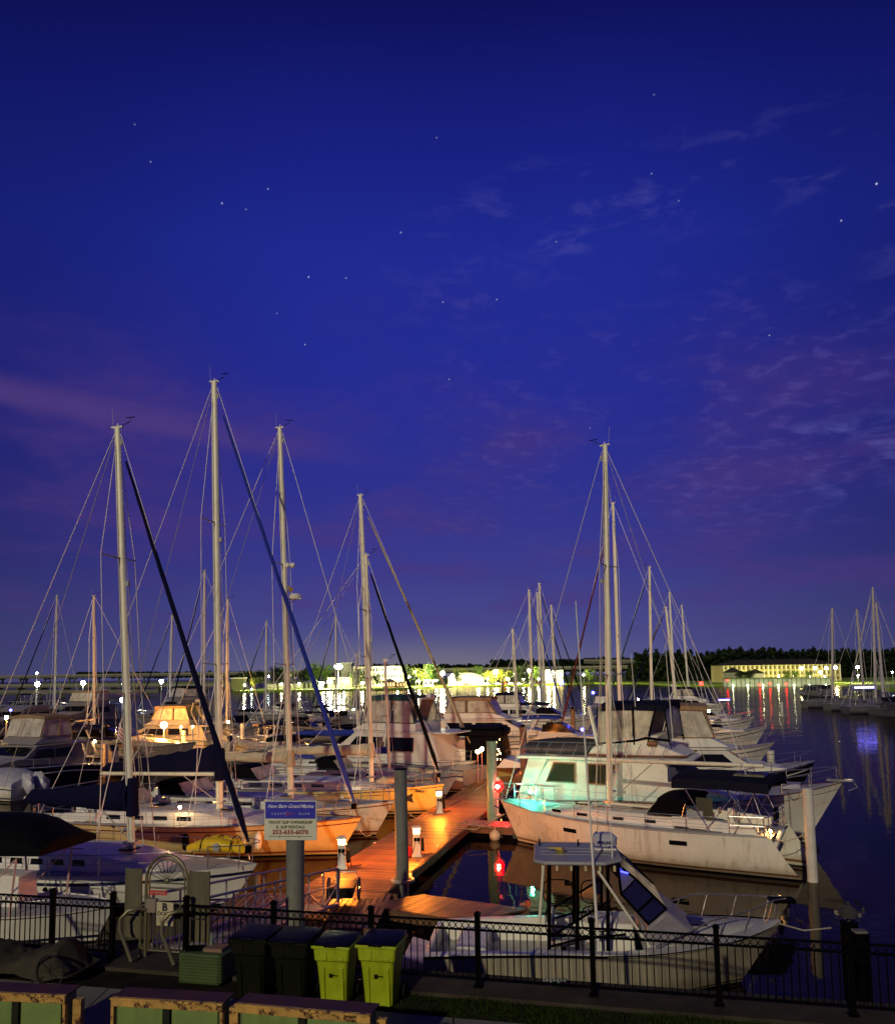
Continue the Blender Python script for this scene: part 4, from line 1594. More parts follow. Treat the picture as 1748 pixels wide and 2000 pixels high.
canopy('canopy', cx0, cx1, 1.62, zc, .14, mat('canvas_midnight', (.008, .009, .022), .85), root, drop=.22)
wf3 = lambda xx, z: 1.60
xw0, xw1 = xp(1187, zr + .9), xp(1262, zr + .9)
panel('clear_panel', [(xw0, zr + .55), (xw0, zc - .1), (xp(1250, zc), zc - .1), (xp(1250, zc), zr + .8)], wf3, VINYL, root, off=0, th=.004)
panel('clear_panel', [(xp(1253, zc), zr + .82), (xp(1253, zc), zc - .1), (cx1 - .5, zc - .1), (cx1 - .85, zr + .9)], wf3, VINYL, root, off=0, th=.004)
cross('clear_panel', (cx1 + .1, zr + .80), (cx1 - .12, zc - .05), wf3, VINYL, root, ins=.02, off=.0, gap=[(-1, -.36), (-.32, .32), (.36, 1)])
for sg in (1, -1):
    b = MB()
    y = sg * 1.63
    for xa1, xb1 in ((xw0, xw0), (xp(1251, zc), xp(1251, zc)), (cx1 - .85, cx1 - .45), (cx1 + .1, cx1 - .1)):
        b.tube([(xa1, y, zr + .55), (xb1, y, zc - .05)], .035, 6)
    b.tube([(xw0, y, zr + .55), (xp(1251, zc), y, zr + .72), (cx1 - .85, y, zr + .85), (cx1 + .1, y, zr + .75)], .055, 6)
    b.build('canopy_frame', BLACKC, root)
b = MB()
for sg in (1, -1):
    b.tube([(xp(1182, zr) + .2, sg * 1.5, zr), (xp(1166, zc), sg * 1.3, zc - .1)], .09, 6)
b.tube([(xp(1166, zc), -1.3, zc - .1), (xp(1166, zc), 1.3, zc - .1)], .09, 6)
b.build('radar_arch', WHITE2, root)
b = MB()
b.cyl((xp(1176, zc), 0, zc + .05), (xp(1176, zc), 0, zc + .35), .34, .28, n=16)
b.build('radar_dome', WHITE2, root)
guard(h, root, x_(.62), x_(.985), ht=.62, n=6, wires=2, r=.018, top_r=.024)
b = MB()
b.tube([(L / 2 - .6, 0, 2.55), (L / 2 + .35, 0, 2.6), (L / 2 + .5, 0, 2.3), (L / 2 + .2, 0, 2.15)], .045, 6)
b.box((L / 2 - .1, 0, 2.56), (.9, .3, .07))
b.build('anchor', STEEL, root)
b = MB()
b.box((x_(.86), 0, h.S(x_(.86)) + .14), (.8, .9, .22), taper=.8)
b.build('hatch', mat('hatch_lilac', (.30, .28, .38), .5), root, bevel=.03)
for sg in (1, -1):
    b = MB()
    b.tube([(-L / 2 + .3, sg * 2.0, 2.05), (-L / 2 + 2.2, sg * 2.05, 2.05)], .02, 5)
    for k in range(4):
        b.cyl((-L / 2 + .3 + k * .6, sg * 2.0, 1.15), (-L / 2 + .3 + k * .6, sg * 2.0, 2.05), .015, n=5)
    b.build('aft_rail', STEEL, root)
b = MB()
b.cyl((xp(1123 + 62, zr + .2), 1.2, zr), (xp(1210, zr), 1.2, zr + .01), .01)
b = MB()
b.cyl((xp(1262, zr), -1.6, zr + .9), (xp(1257, zr), -1.65, zr + 4.4), .022, .010, n=5)
b.cyl((xp(1325, zr), -1.3, zr + .7), (xp(1318, zr), -1.3, zr + 4.8), .022, .010, n=5)
b.build('antenna', WHITE2, root)
TRAW = (root, mid, ang, L)
# ropes / rails along the boat deck
b = MB()
for k in range(12):
    px = 1045 + k * 24
    xx = xp(px, zr)
    b.cyl((xx, -2.0, zr), (xx + .28, -1.95, zr + .62), .014, n=4)
b.tube([(xp(1045, zr) + .28, -1.95, zr + .62), (xp(1190, zr) + .28, -1.95, zr + .62)], .016, 5)
b.build('deck_rail', STEEL, root)
# green work light on the pier that washes the aft end of the trawler
p = wld(mid, ang, (-L / 2 + 1.6, -3.7, 0))
r_ = empty('green_dock_light', (p.x, p.y, 0), 0, 'green lamp on a thin post that tints the trawler stern teal', 'lamp')
b = MB()
b.cyl((0, 0, -.5), (0, 0, 1.95), .03, n=6)
b.build('stand', STEEL, r_)
b = MB()
b.sphere((0, 0, 2.03), .06, n=8, k=6)
b.build('bulb', lamp_mat('lamp_green', (.05, 1.0, .60), 1300), r_)
# dinghy on the boat deck
p = wld(mid, ang, (xp(1112, zr + .4), -.35, zr))
r_ = empty('dinghy', p, ang, 'dark grey inflatable dinghy upside down on the trawler roof', 'dinghy')
b = MB()
rows = []
for i in range(13):
    f = i / 12
    x = -1.75 + 3.3 * f
    ww = .78 * (1 - max(0, (f - .55) / .45) ** 2.4) + .04
    hh = .62 * (.8 + .2 * math.sin(math.pi * f)) + .10 * f
    rows.append([(x, ww * math.cos(math.pi * k / 10) * (1.0 if k not in (0, 10) else 1.02), .04 + hh * max(0, math.sin(math.pi * k / 10)) ** .6) for k in range(11)])
b.loft(rows)
b.build('cover', mat('dinghy_grey', (.045, .045, .052), .7, bump=.5, bscale=7), r_)
for sg in (1, -1):
    b = MB()
    b.tube([(-1.9, sg * .75, .22), (-.2, sg * .80, .2), (1.0, sg * .55, .24), (1.62, sg * .08, .34)], [.16, .2, .19, .1], 10)
    b.build('side_tube', mat('dinghy_tube', (.09, .09, .10), .6), r_)

# ------------------------------------------------------------------ other boats of the right row
motor('white flybridge cruiser with tan canvas and navy hull, just beyond the trawler', (1592, 1486, 2.3), ctop=2.2, L=11.3, B=4.3, sh=(2.3, 1.5, 1.2), canv=TAN, det=2,
      hull=NAVYH, stripe=WHITE2, group=TG, arch=False, ch=1.45)
motor('white sport boat with purple-lit hull and many rods, third on the right', (1497, 1418, 2.2), L=12.0, B=4.0, sh=(2.2, 1.4, 1.1), canv=BLACKC, style='sedan', group=TG, det=1, ch=1.3)
motor('cruiser with a long black top under the red mast light', (1452, 1392, 2.0), L=13.0, B=4.0, sh=(2.0, 1.4, 1.1), canv=BLACKC, style='express', group=TG, det=1)
motor('small cruiser with a blue strip light by the open channel', (1418, 1372, 1.9), L=11.0, B=3.6, sh=(1.9, 1.2, 1.0), canv=NAVY, style='fly', group=TG, det=0)
motor('white centre console boat with outboard, tucked between the tan cruiser and the sport boat', (1512, 1450, 1.6), L=8.5, B=3.0, sh=(1.6, 1.1, .9), canv=NAVY, style='console', group=TG, det=1, ch=1.0)
motor('low white cruiser behind the sport boat with rods', (1474, 1403, 1.8), L=10.5, B=3.6, canv=TAN, style='express', group=TG, det=1)
motor('white cruiser with a blue canvas top behind the grey dinghy', (1215, 1440, 1.7), L=10.0, B=3.6, canv=BLUEC, style='express', group=TG, det=1, head=(.974, -.225))
sail('sailboat with a maroon furled headsail beyond the trawler', (1090, 1432, 1.5), L=13.0, side=-1, head=(-.974, .225), B=3.8, mpx=1212, mtop=(1197, 983), mr=.16, genoa=REDC, det=1, group=TG, boom=(4.5, 3.0, .4, .3), cover=TAN, wire=.016, wins=3, dodger=BLACKC, bimini=(NAVY, .8, 2.8, 2.9))
sail('sailboat with a dark green furled headsail, mast carrying a white radar', (1175, 1402, 1.5), L=12.5, head=(-.974, .225), B=3.7, mpx=1273, mtop=(1268, 1108), mr=.17, genoa=GREENC, det=1, group=TG, boom=(4.3, 3.0, .45, .3), cover=NAVY, wire=.018, wins=3, bimini=(BLACKC, .7, 2.6, 2.9))
sail('sailboat with a thick leaning mast, left of the red mast light', (1215, 1392, 1.5), L=13.0, head=(-.974, .225), B=3.7, mpx=1322, mtop=(1300, 1186), mr=.18, genoa=NAVY, det=1, group=TG, wire=.018, wins=3, dodger=NAVY)
sail('sailboat whose mast stands just behind the leaning one', (1225, 1375, 1.5), L=13.0, head=(-.974, .225), B=3.7, mpx=1318, mtop=(1307, 1157), mr=.17, genoa=NAVY, det=1, group=TG, wire=.02, wins=3, dodger=BLACKC, bimini=(NAVY, .8, 2.8, 2.9))
sail('last sailboat of the right row, its thin mast against the dark woods', (1255, 1366, 1.5), L=12.5, head=(-.974, .225), B=3.7, mpx=1345, mtop=(1331, 1182), mr=.17, genoa=None, det=1, group=TG, wire=.022, wins=3, bimini=(BLACKC, .7, 2.6, 2.9))

# black-topped cruiser with string lights, yellow-lit bow
root, L, mid, ang = frame('hardtop_cruiser', 'cruiser with a black canvas wheelhouse, string lights and a yellow-lit bow', 'motor boat', (1020, 1483, 1.55), L=10.5, group='boats berthed along the left side of the dock')
h = Hull(L, 3.6, 1.55, 1.2, 1.05, sw=.88, rb=1.2, rs=.1, kind='motor')
h.build(root, mat('gelcoat_yellow_lit', (.62, .50, .18), .35, streak=.2, var=.08), STRN, STEEL, N=16)  # cream hull coloured yellow in place of lamplight
h.deck(root)
xh_ = lambda px, z: x_at_px(mid, ang, L * 1.3, px, z)
xa_, xb_ = xh_(918, 2.4), xh_(984, 2.4)
wq = lambda a_, b_: 1.35
house('cabin', [(xh_(880, 1.4), 1.1), (xh_(905, 2.4), 2.9), (xa_ + .2, 2.9), (xb_, 1.75), (xb_ + 1.2, 1.5), (xb_ + 1.4, 1.15)], wq, WHITE2, root)
house('canvas_wheelhouse', [(xa_, 1.2), (xa_, 3.1), (xb_, 3.1), (xb_ + .25, 1.8), (xb_ - .2, 1.25)], lambda a_, b_: 1.42, BLACKC, root)
b = MB()
b.prism([(xh_(903, 3.4), -1.7), (xh_(990, 3.4), -1.6), (xh_(994, 3.4), 0), (xh_(990, 3.4), 1.6), (xh_(903, 3.4), 1.7)], 3.1, 3.5)
b.prism([(xh_(908, 3.4), -1.5), (xh_(986, 3.4), -1.4), (xh_(986, 3.4), 1.4), (xh_(908, 3.4), 1.5)], 3.5, 3.66)
b.build('roof', BLACKC, root, bevel=.08)
for k in range(16):
    b = MB()
    b.sphere((xb_ - .35 + rnd.uniform(-.3, .35), -1.46, rnd.uniform(1.45, 3.0)), .030, n=6, k=4)
    b.build('string_light', lamp_mat('lamp_string', (1.0, .6, .22), 30), root)
pulpit(h, root)
motor('cream motor yacht with a blue-green bimini right of the fourth mast', (596, 1466, 1.9), L=14.5, head=(-.974, .225), B=4.4, sh=(1.9, 1.5, 1.3), canv=GREENC, det=2, ctop=2.2,
      hull=CREAM, group='boats berthed along the left side of the dock', ch=1.9, stern=(934, 1503, 1.2))
motor('pink-lit flybridge cruiser with tan bimini tops in the middle distance', (1128, 1430, 2.0), L=15.0, B=4.6, sh=(2.0, 1.6, 1.3), canv=TAN, det=1, group='boats berthed along the left side of the dock', ch=1.5, hull=CREAM)
motor('small cruiser with a brown bimini behind the wind generator', (1010, 1432, 1.7), L=12, B=4.0, canv=TAN, style='express', det=1, group='boats berthed along the left side of the dock')
motor('cruiser with purple deck lights below the four thin masts', (1110, 1392, 1.9), L=13, B=4.2, canv=NAVY, style='fly', det=0, group='boats berthed along the left side of the dock')
motor('white cruiser tied up beyond the sailboats, by the blue lamp', (1165, 1398, 1.9), L=11, B=4.0, canv=NAVY, style='express', det=0, group='boats berthed along the left side of the dock')

far_left = 'sailboats far down the left side of the dock'
for lab, top, bx, by, genoa in (('sailboat with the shortest mast of the middle cluster', (1001, 1230), 1011, 1395, None),
                                ('sailboat with a blue furled headsail in the middle cluster', (1033, 1153), 1041, 1392, BLUESAIL),
                                ('sailboat with a bare mast between the two tallest of the middle cluster', (1049, 1158), 1058, 1384, None),
                                ('sailboat with the tallest mast of the middle cluster, black furled headsail', (1053, 1140), 1066, 1388, BLACKC),
                                ('sailboat with a wide masthead right in the middle cluster', (1076, 1183), 1088, 1388, BLACKC)):
    q = P(bx + 70, by + 10, 1.5)
    sail(lab, (bx + 62, by + 6, 1.5), L=12.0, B=3.6, mpx=bx, mtop=top, mr=.16, genoa=genoa, det=1, group=far_left, wire=.018, wins=3, dodger=NAVY)

# ------------------------------------------------------------------ left basin
LB = 'boats in the left basin'
G.update(sup=DIM2, hull=DIM, alu=mat('mast_alloy_shaded', (.50, .46, .42), .5, metal=.15, var=.1))  # hulls, cabins and masts darkened in colour for the basin's weaker light
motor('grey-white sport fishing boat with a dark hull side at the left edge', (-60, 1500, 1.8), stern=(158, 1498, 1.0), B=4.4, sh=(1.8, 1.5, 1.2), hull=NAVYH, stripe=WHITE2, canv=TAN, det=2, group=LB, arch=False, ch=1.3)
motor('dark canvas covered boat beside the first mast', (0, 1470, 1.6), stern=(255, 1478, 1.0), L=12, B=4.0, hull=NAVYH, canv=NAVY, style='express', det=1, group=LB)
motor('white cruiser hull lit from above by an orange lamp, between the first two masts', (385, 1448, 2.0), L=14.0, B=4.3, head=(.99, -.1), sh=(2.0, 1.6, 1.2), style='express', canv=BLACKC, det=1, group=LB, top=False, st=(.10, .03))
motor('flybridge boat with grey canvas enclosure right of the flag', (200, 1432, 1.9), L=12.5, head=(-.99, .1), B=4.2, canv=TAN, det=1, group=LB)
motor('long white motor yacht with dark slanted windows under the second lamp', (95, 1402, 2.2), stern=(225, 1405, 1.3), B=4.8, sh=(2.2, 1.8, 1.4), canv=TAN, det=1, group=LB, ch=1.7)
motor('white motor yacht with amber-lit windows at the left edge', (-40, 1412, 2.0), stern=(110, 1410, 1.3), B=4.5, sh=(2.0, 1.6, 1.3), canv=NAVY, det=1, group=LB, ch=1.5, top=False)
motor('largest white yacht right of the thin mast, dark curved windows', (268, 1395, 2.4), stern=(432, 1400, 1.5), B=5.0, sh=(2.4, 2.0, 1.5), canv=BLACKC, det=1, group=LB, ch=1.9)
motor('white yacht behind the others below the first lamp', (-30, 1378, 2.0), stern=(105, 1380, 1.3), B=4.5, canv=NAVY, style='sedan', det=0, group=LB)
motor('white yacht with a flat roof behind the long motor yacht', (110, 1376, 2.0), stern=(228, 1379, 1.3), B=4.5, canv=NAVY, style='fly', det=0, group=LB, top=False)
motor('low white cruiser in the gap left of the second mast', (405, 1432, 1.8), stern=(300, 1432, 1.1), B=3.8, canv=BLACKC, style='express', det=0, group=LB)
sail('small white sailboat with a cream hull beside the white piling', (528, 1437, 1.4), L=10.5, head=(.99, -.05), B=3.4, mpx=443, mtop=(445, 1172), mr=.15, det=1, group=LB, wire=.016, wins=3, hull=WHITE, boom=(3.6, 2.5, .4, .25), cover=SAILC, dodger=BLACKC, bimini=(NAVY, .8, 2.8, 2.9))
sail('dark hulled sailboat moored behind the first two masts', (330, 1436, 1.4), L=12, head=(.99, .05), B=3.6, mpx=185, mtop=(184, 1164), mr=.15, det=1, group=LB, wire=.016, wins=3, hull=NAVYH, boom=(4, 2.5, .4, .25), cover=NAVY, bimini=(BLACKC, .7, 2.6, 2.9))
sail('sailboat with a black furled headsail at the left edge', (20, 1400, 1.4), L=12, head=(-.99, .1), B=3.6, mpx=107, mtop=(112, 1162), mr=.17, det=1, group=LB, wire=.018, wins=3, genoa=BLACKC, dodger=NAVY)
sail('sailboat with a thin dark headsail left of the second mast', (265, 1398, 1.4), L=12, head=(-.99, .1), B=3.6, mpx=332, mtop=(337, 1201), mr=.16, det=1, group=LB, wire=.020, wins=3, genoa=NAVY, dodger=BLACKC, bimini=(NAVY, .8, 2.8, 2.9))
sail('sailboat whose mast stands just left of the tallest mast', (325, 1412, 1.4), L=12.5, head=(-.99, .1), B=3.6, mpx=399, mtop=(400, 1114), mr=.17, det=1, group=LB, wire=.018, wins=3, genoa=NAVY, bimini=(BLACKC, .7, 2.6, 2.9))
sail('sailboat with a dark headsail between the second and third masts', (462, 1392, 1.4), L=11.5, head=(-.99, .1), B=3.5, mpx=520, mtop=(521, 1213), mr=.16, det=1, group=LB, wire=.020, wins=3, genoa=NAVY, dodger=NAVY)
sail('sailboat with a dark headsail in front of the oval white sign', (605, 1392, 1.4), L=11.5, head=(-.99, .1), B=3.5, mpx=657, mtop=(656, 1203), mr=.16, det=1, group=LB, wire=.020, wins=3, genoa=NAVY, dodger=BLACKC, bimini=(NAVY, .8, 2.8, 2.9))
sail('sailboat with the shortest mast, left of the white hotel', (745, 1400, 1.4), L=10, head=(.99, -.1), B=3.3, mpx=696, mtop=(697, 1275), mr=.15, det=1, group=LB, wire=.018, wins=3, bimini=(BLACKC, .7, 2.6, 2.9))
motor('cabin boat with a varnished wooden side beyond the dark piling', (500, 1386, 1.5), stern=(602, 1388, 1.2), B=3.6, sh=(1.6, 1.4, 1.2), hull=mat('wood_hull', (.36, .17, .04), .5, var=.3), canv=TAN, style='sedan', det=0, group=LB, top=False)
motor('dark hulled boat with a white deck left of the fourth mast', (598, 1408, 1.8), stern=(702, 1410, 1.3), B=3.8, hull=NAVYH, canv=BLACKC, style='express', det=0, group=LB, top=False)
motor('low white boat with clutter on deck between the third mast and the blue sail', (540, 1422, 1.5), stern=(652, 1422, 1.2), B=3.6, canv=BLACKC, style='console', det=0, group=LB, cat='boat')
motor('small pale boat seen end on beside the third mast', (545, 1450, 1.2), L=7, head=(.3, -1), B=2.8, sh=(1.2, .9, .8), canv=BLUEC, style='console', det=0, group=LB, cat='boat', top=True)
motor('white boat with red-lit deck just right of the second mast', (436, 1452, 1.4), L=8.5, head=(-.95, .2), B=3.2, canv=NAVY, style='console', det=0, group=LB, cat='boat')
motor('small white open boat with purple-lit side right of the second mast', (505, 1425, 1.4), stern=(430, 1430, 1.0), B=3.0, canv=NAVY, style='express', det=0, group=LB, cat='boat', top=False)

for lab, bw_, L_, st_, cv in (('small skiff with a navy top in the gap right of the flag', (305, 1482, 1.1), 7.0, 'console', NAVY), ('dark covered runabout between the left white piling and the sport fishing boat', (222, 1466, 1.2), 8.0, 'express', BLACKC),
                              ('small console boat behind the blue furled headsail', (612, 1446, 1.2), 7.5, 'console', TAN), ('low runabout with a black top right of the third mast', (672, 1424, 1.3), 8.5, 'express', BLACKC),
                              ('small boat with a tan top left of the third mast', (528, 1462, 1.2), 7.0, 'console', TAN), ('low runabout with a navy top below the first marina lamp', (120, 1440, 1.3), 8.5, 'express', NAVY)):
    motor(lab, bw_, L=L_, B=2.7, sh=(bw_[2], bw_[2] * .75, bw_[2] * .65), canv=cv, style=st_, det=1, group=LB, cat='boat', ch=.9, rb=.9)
# covered outboard boat at the left edge
root, L, mid, ang = frame('covered_boat', 'open boat with two outboards wrapped in pale shrink covers at the left edge', 'boat', (-70, 1520, 1.0), stern=(62, 1530, .9), group=LB)
h = Hull(L, 3.0, 1.2, .95, .85, sw=.9, rb=.9, kind='motor')
h.build(root, WHITE, STRN, N=14)
SHR = mat('shrink_cover', (.42, .42, .50), .45, var=.15, bump=1.0, bscale=4)
b = MB()
rows = []
for i in range(11):
    f = i / 10
    x = (f - .5) * L
    ww = h.b(x) + .03
    pk = .75 * math.sin(math.pi * min(1, f + .15)) + .1
    rows.append([(x, ww * math.cos(math.pi * k / 10), h.S(x) - .02 + pk * math.sin(math.pi * k / 10) ** .8 + .03 * math.sin(k * 2 + i * 1.7)) for k in range(11)])
b.loft(rows)
b.build('boat_cover', SHR, root)
for sg in (1, -1):
    b = MB()
    rows = []
    for i in range(9):
        f = i / 8
        rr_ = .30 * math.sin(math.pi * min(1, .18 + f * .75)) + .03
        c = Vector((-L / 2 - .05 - .35 * f, sg * .42, 1.45 - 1.15 * f))
        rows.append([(c.x + rr_ * 1.3 * math.cos(2 * math.pi * k / 9) * (1 + .1 * math.sin(k * 3 + i)), c.y + rr_ * .8 * math.sin(2 * math.pi * k / 9), c.z + .12 * math.cos(k)) for k in range(9)])
    b.loft(rows)
    b.build('outboard_cover', SHR, root)

# flag on the first mast's neighbour
p = P(229, 1492, 1.3)
r_ = empty('flag', (p.x, p.y, 0), 0, 'striped flag hanging on a staff just left of the first big mast', 'flag')
ft = PD(229, 1385, p.y)
fb = PD(233, 1470, p.y)
b = MB()
b.tube([(0, 0, 1.2), (ft.x - p.x - .1, 0, ft.z + .1)], .018, 6)
b.build('staff', STEEL, r_)
for k in range(10):
    c = mat('flag_red', (.42, .03, .04), .8) if k % 2 == 0 else mat('flag_white', (.8, .75, .72), .8)
rows = []
nz_ = 14
H_ = ft.z - fb.z
b = MB()
for i in range(13):
    f = i / 12
    row = []
    for k in range(nz_ + 1):
        g = k / nz_
        row.append((.04 + (1.05 * f) * (.55 + .3 * g) + .05 * math.sin(g * 5), .09 * math.sin(f * 9 + g * 3), ft.z - H_ * (g * .62 + f * .38)))
    rows.append(row)
for i in range(12):
    for k in range(nz_):
        mi = 2 if (f is not None and k < 7 and i < 5) else (0 if (k % 2 == 0) else 1)
        b.add([rows[i][k], rows[i + 1][k], rows[i + 1][k + 1], rows[i][k + 1]], [(0, 1, 2, 3)], mi)
b.build('cloth', [mat('flag_red', (.42, .03, .04), .8), mat('flag_white', (.8, .75, .72), .8), mat('flag_blue', (.012, .014, .06), .8)], r_, smooth=False)

# wind generator
p = P(925, 1445, 1.0)
t_ = PD(924, 1362, p.y)
r_ = empty('wind_generator', (p.x, p.y, 0), 0, 'white wind generator with six blades on a pole against the water', 'wind generator')
b = MB()
b.cyl((0, 0, .9), (0, 0, t_.z), .05, n=8)
b.build('pole', WHITE2, r_)
b = MB()
b.cyl((0, -.25, t_.z), (0, .35, t_.z), .13, .06, n=10)
b.build('hub', WHITE2, r_)
for k in range(6):
    a = k * math.pi / 3 + .2
    b = MB()
    b.add([(.05 * math.sin(a), -.26, t_.z - .05 * math.cos(a)), (math.cos(a) * .85 - .02, -.28, t_.z + math.sin(a) * .85), (math.cos(a) * .85 + .02, -.24, t_.z + math.sin(a) * .85 + .03), (-.07 * math.sin(a), -.24, t_.z + .07 * math.cos(a))], [(0, 1, 2, 3)])
    b.build('blade', WHITE2, r_)

# ------------------------------------------------------------------ far right row
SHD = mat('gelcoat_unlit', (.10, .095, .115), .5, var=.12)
G.update(sup=SHD, hull=SHD, alu=mat('mast_alloy_far', (.40, .37, .36), .5, metal=.15))  # far right row: lack of light put into the hull, cabin and mast colours
FR = 'boats moored in the far right basin'
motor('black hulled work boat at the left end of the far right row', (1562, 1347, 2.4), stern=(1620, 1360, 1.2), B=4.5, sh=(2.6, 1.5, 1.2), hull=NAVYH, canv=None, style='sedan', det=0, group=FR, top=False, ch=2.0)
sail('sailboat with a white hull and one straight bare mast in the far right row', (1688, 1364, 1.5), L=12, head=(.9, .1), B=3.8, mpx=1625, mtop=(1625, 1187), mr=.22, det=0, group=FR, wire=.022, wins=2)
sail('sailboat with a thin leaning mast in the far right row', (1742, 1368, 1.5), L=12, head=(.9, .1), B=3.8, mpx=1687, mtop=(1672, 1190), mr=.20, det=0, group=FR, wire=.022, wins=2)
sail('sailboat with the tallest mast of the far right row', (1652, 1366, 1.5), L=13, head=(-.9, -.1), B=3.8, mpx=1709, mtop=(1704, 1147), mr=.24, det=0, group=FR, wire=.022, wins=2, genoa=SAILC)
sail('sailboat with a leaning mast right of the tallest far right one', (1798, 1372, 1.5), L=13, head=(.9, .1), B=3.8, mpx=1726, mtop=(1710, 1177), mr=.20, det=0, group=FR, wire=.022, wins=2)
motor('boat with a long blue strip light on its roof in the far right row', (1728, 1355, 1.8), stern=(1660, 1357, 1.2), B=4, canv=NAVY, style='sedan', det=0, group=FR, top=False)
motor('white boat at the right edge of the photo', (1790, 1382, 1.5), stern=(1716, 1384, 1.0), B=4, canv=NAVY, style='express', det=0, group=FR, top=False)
G.update(sup=WHITE2, hull=WHITE, alu=ALU)

# ------------------------------------------------------------------ things lying about on docks and hulls
def dock_box(label, px, py, ang_=.25, c=1.0):
    p = P(px, py, DZ)
    if 'box' in PED:
        return dup(PED['box'], (p.x, p.y, DZ), ang_, label)
    r_ = empty('dock_box', (p.x, p.y, DZ), ang_, label, 'dock box', 'storage boxes on the dock')
    b = MB()
    b.loft([[(x * k, y * k, z) for x, y in ((-.55, -.28), (.55, -.28), (.55, .28), (-.55, .28))] for k, z in ((.9, 0), (1, .42))])
    b.build('chest', WHITE2, r_, bevel=.02)
    b = MB()
    b.loft([[(x * k, y * k, z) for x, y in ((-.6, -.33), (.6, -.33), (.6, .33), (-.6, .33))] for k, z in ((1, .425), (1, .47), (.8, .60))])
    b.build('lid', WHITE2, r_, bevel=.02)
    PED['box'] = r_
    return r_


for lab, px, py in (('white dock box behind the green piling', 985, 1512), ('white dock box beyond the brown wooden piling', 1004, 1500)):
    dock_box(lab, px, py)


def fender(label, boat, x, sg, z, c=WHITE2, ln=.55, r=.13):
    root, h, mid, ang = boat[:4]
    pw = wld(mid, ang, (x, sg * (h.b(x) + r * .8), z))
    r_ = empty('fender', pw, ang, label, 'fender', 'fenders hanging along the hulls')
    b = MB()
    b.tube([(0, 0, -ln / 2 - .05), (0, 0, -ln / 2), (0, 0, -ln / 2 + .08), (0, 0, ln / 2 - .08), (0, 0, ln / 2), (0, 0, ln / 2 + .06)], [.03, r * .7, r, r, r * .7, .03], 12)
    b.build('body', c, r_)
    b = MB()
    b.tube([(0, 0, ln / 2), (0, -sg * r, h.S(x) - z + .1)], .012, 4)
    b.build('rope', ROPE, r_)


fender('white fender near the bow of the ochre-lit sailboat', s2, 3.4, -1, .75)
fender('black fender amidships on the ochre-lit sailboat', s2, .6, -1, .7, c=RUBBER)
fender('white fender on the pink-lit sailboat hull', s3, 2.4, -1, .8)
fender('blue fender on the pink-lit sailboat hull', s3, 4.4, -1, .85, c=BLUEC)
fender('white fender low on the yellow-lit hull', s4, 2.0, -1, .8)
fender('blue fender amidships on the white yacht', r1, .4, 1, .8, c=BLUEC)


def line(label, a, b_, sag=.25, r=.016):
    m_ = a.lerp(b_, .5) - Vector((0, 0, sag))
    q1, q3 = a.lerp(b_, .25) - Vector((0, 0, sag * .75)), a.lerp(b_, .75) - Vector((0, 0, sag * .75))
    b = MB()
    b.tube([a, q1, m_, q3, b_], r, 5)
    tag(b.build('mooring_line', ROPE), label, 'rope', 'mooring lines at the dock')


for lab, bt, s_, k in (('bow line from the ochre-lit sailboat to the near dock', s2, 6.3, .3), ('bow line from the pink-lit sailboat to the dock', s3, 10.3, .3), ('bow line from the tall masted sailboat to the dock', s5, 25.5, .3),
                       ('bow line from the grey-hulled sailboat to the dock', sg_, 22.0, .3)):
    line(lab, wld(bt[2], bt[3], (bt[4] / 2 - .3, 0, bt[1].S(bt[4] / 2) + .05)), leftedge(s_) + Vector((U.y * .3, -U.x * .3, DZ + .05)), k)
line('stern line from the white yacht to the thick white piling', wld(r1[2], r1[3], (-r1[4] / 2 + .2, 1.0, 1.3)), P(1583, 1720, 0) + Vector((0, 0, 1.6)), .2)
line('long line from the trawler bow down to the thick white piling', wld(TRAW[1], TRAW[2], (TRAW[3] / 2 - 2.0, -1.0, 2.2)), P(1579, 1720, 0) + Vector((-.1, 0, 2.9)), .35)

# heaps of gear on the decks
for lab, bt, x, y, c in (('heap of folded blue canvas on the deck of the pink-lit sailboat', s3, -4.4, .5, BLUEC), ('tan sail bag on the foredeck of the pink-lit sailboat', s3, 3.6, .2, TAN),
                         ('dark sail bag on the foredeck of the ochre-lit sailboat', s2, 3.9, .3, BLACKC), ('pale sail bag on the deck of the yellow-lit sailboat', s4, 3.6, .4, SAILC)):
    root, h, mid_, ang_ = bt[:4]
    pw = wld(mid_, ang_, (x, y, h.S(x) + .04))
    b = MB()
    rows = []
    for i in range(9):
        f = i / 8
        e = math.sin(math.pi * min(.97, max(.03, f)))
        rows.append([(-.6 + 1.2 * f, (.26 * e + .04) * math.cos(2 * math.pi * k / 10) * (1 + .12 * math.sin(k * 2.1 + i)), .17 + (.2 * e + .03) * math.sin(2 * math.pi * k / 10) * (1 + .15 * math.sin(k + 2 * i))) for k in range(10)])
    b.loft(rows)
    o = tag(b.build('sail_bag', c), lab, 'bag', 'bundles lying on deck')
    o.location = pw
    o.rotation_euler = (0, 0, ang_ + .2)


# ------------------------------------------------------------------ fence
def FP(px, py):
    d = ray(px, py)
    return CAM + d * (14.75 / (d.y + .24 * d.x))


FANG = math.atan2(-.24, 1)


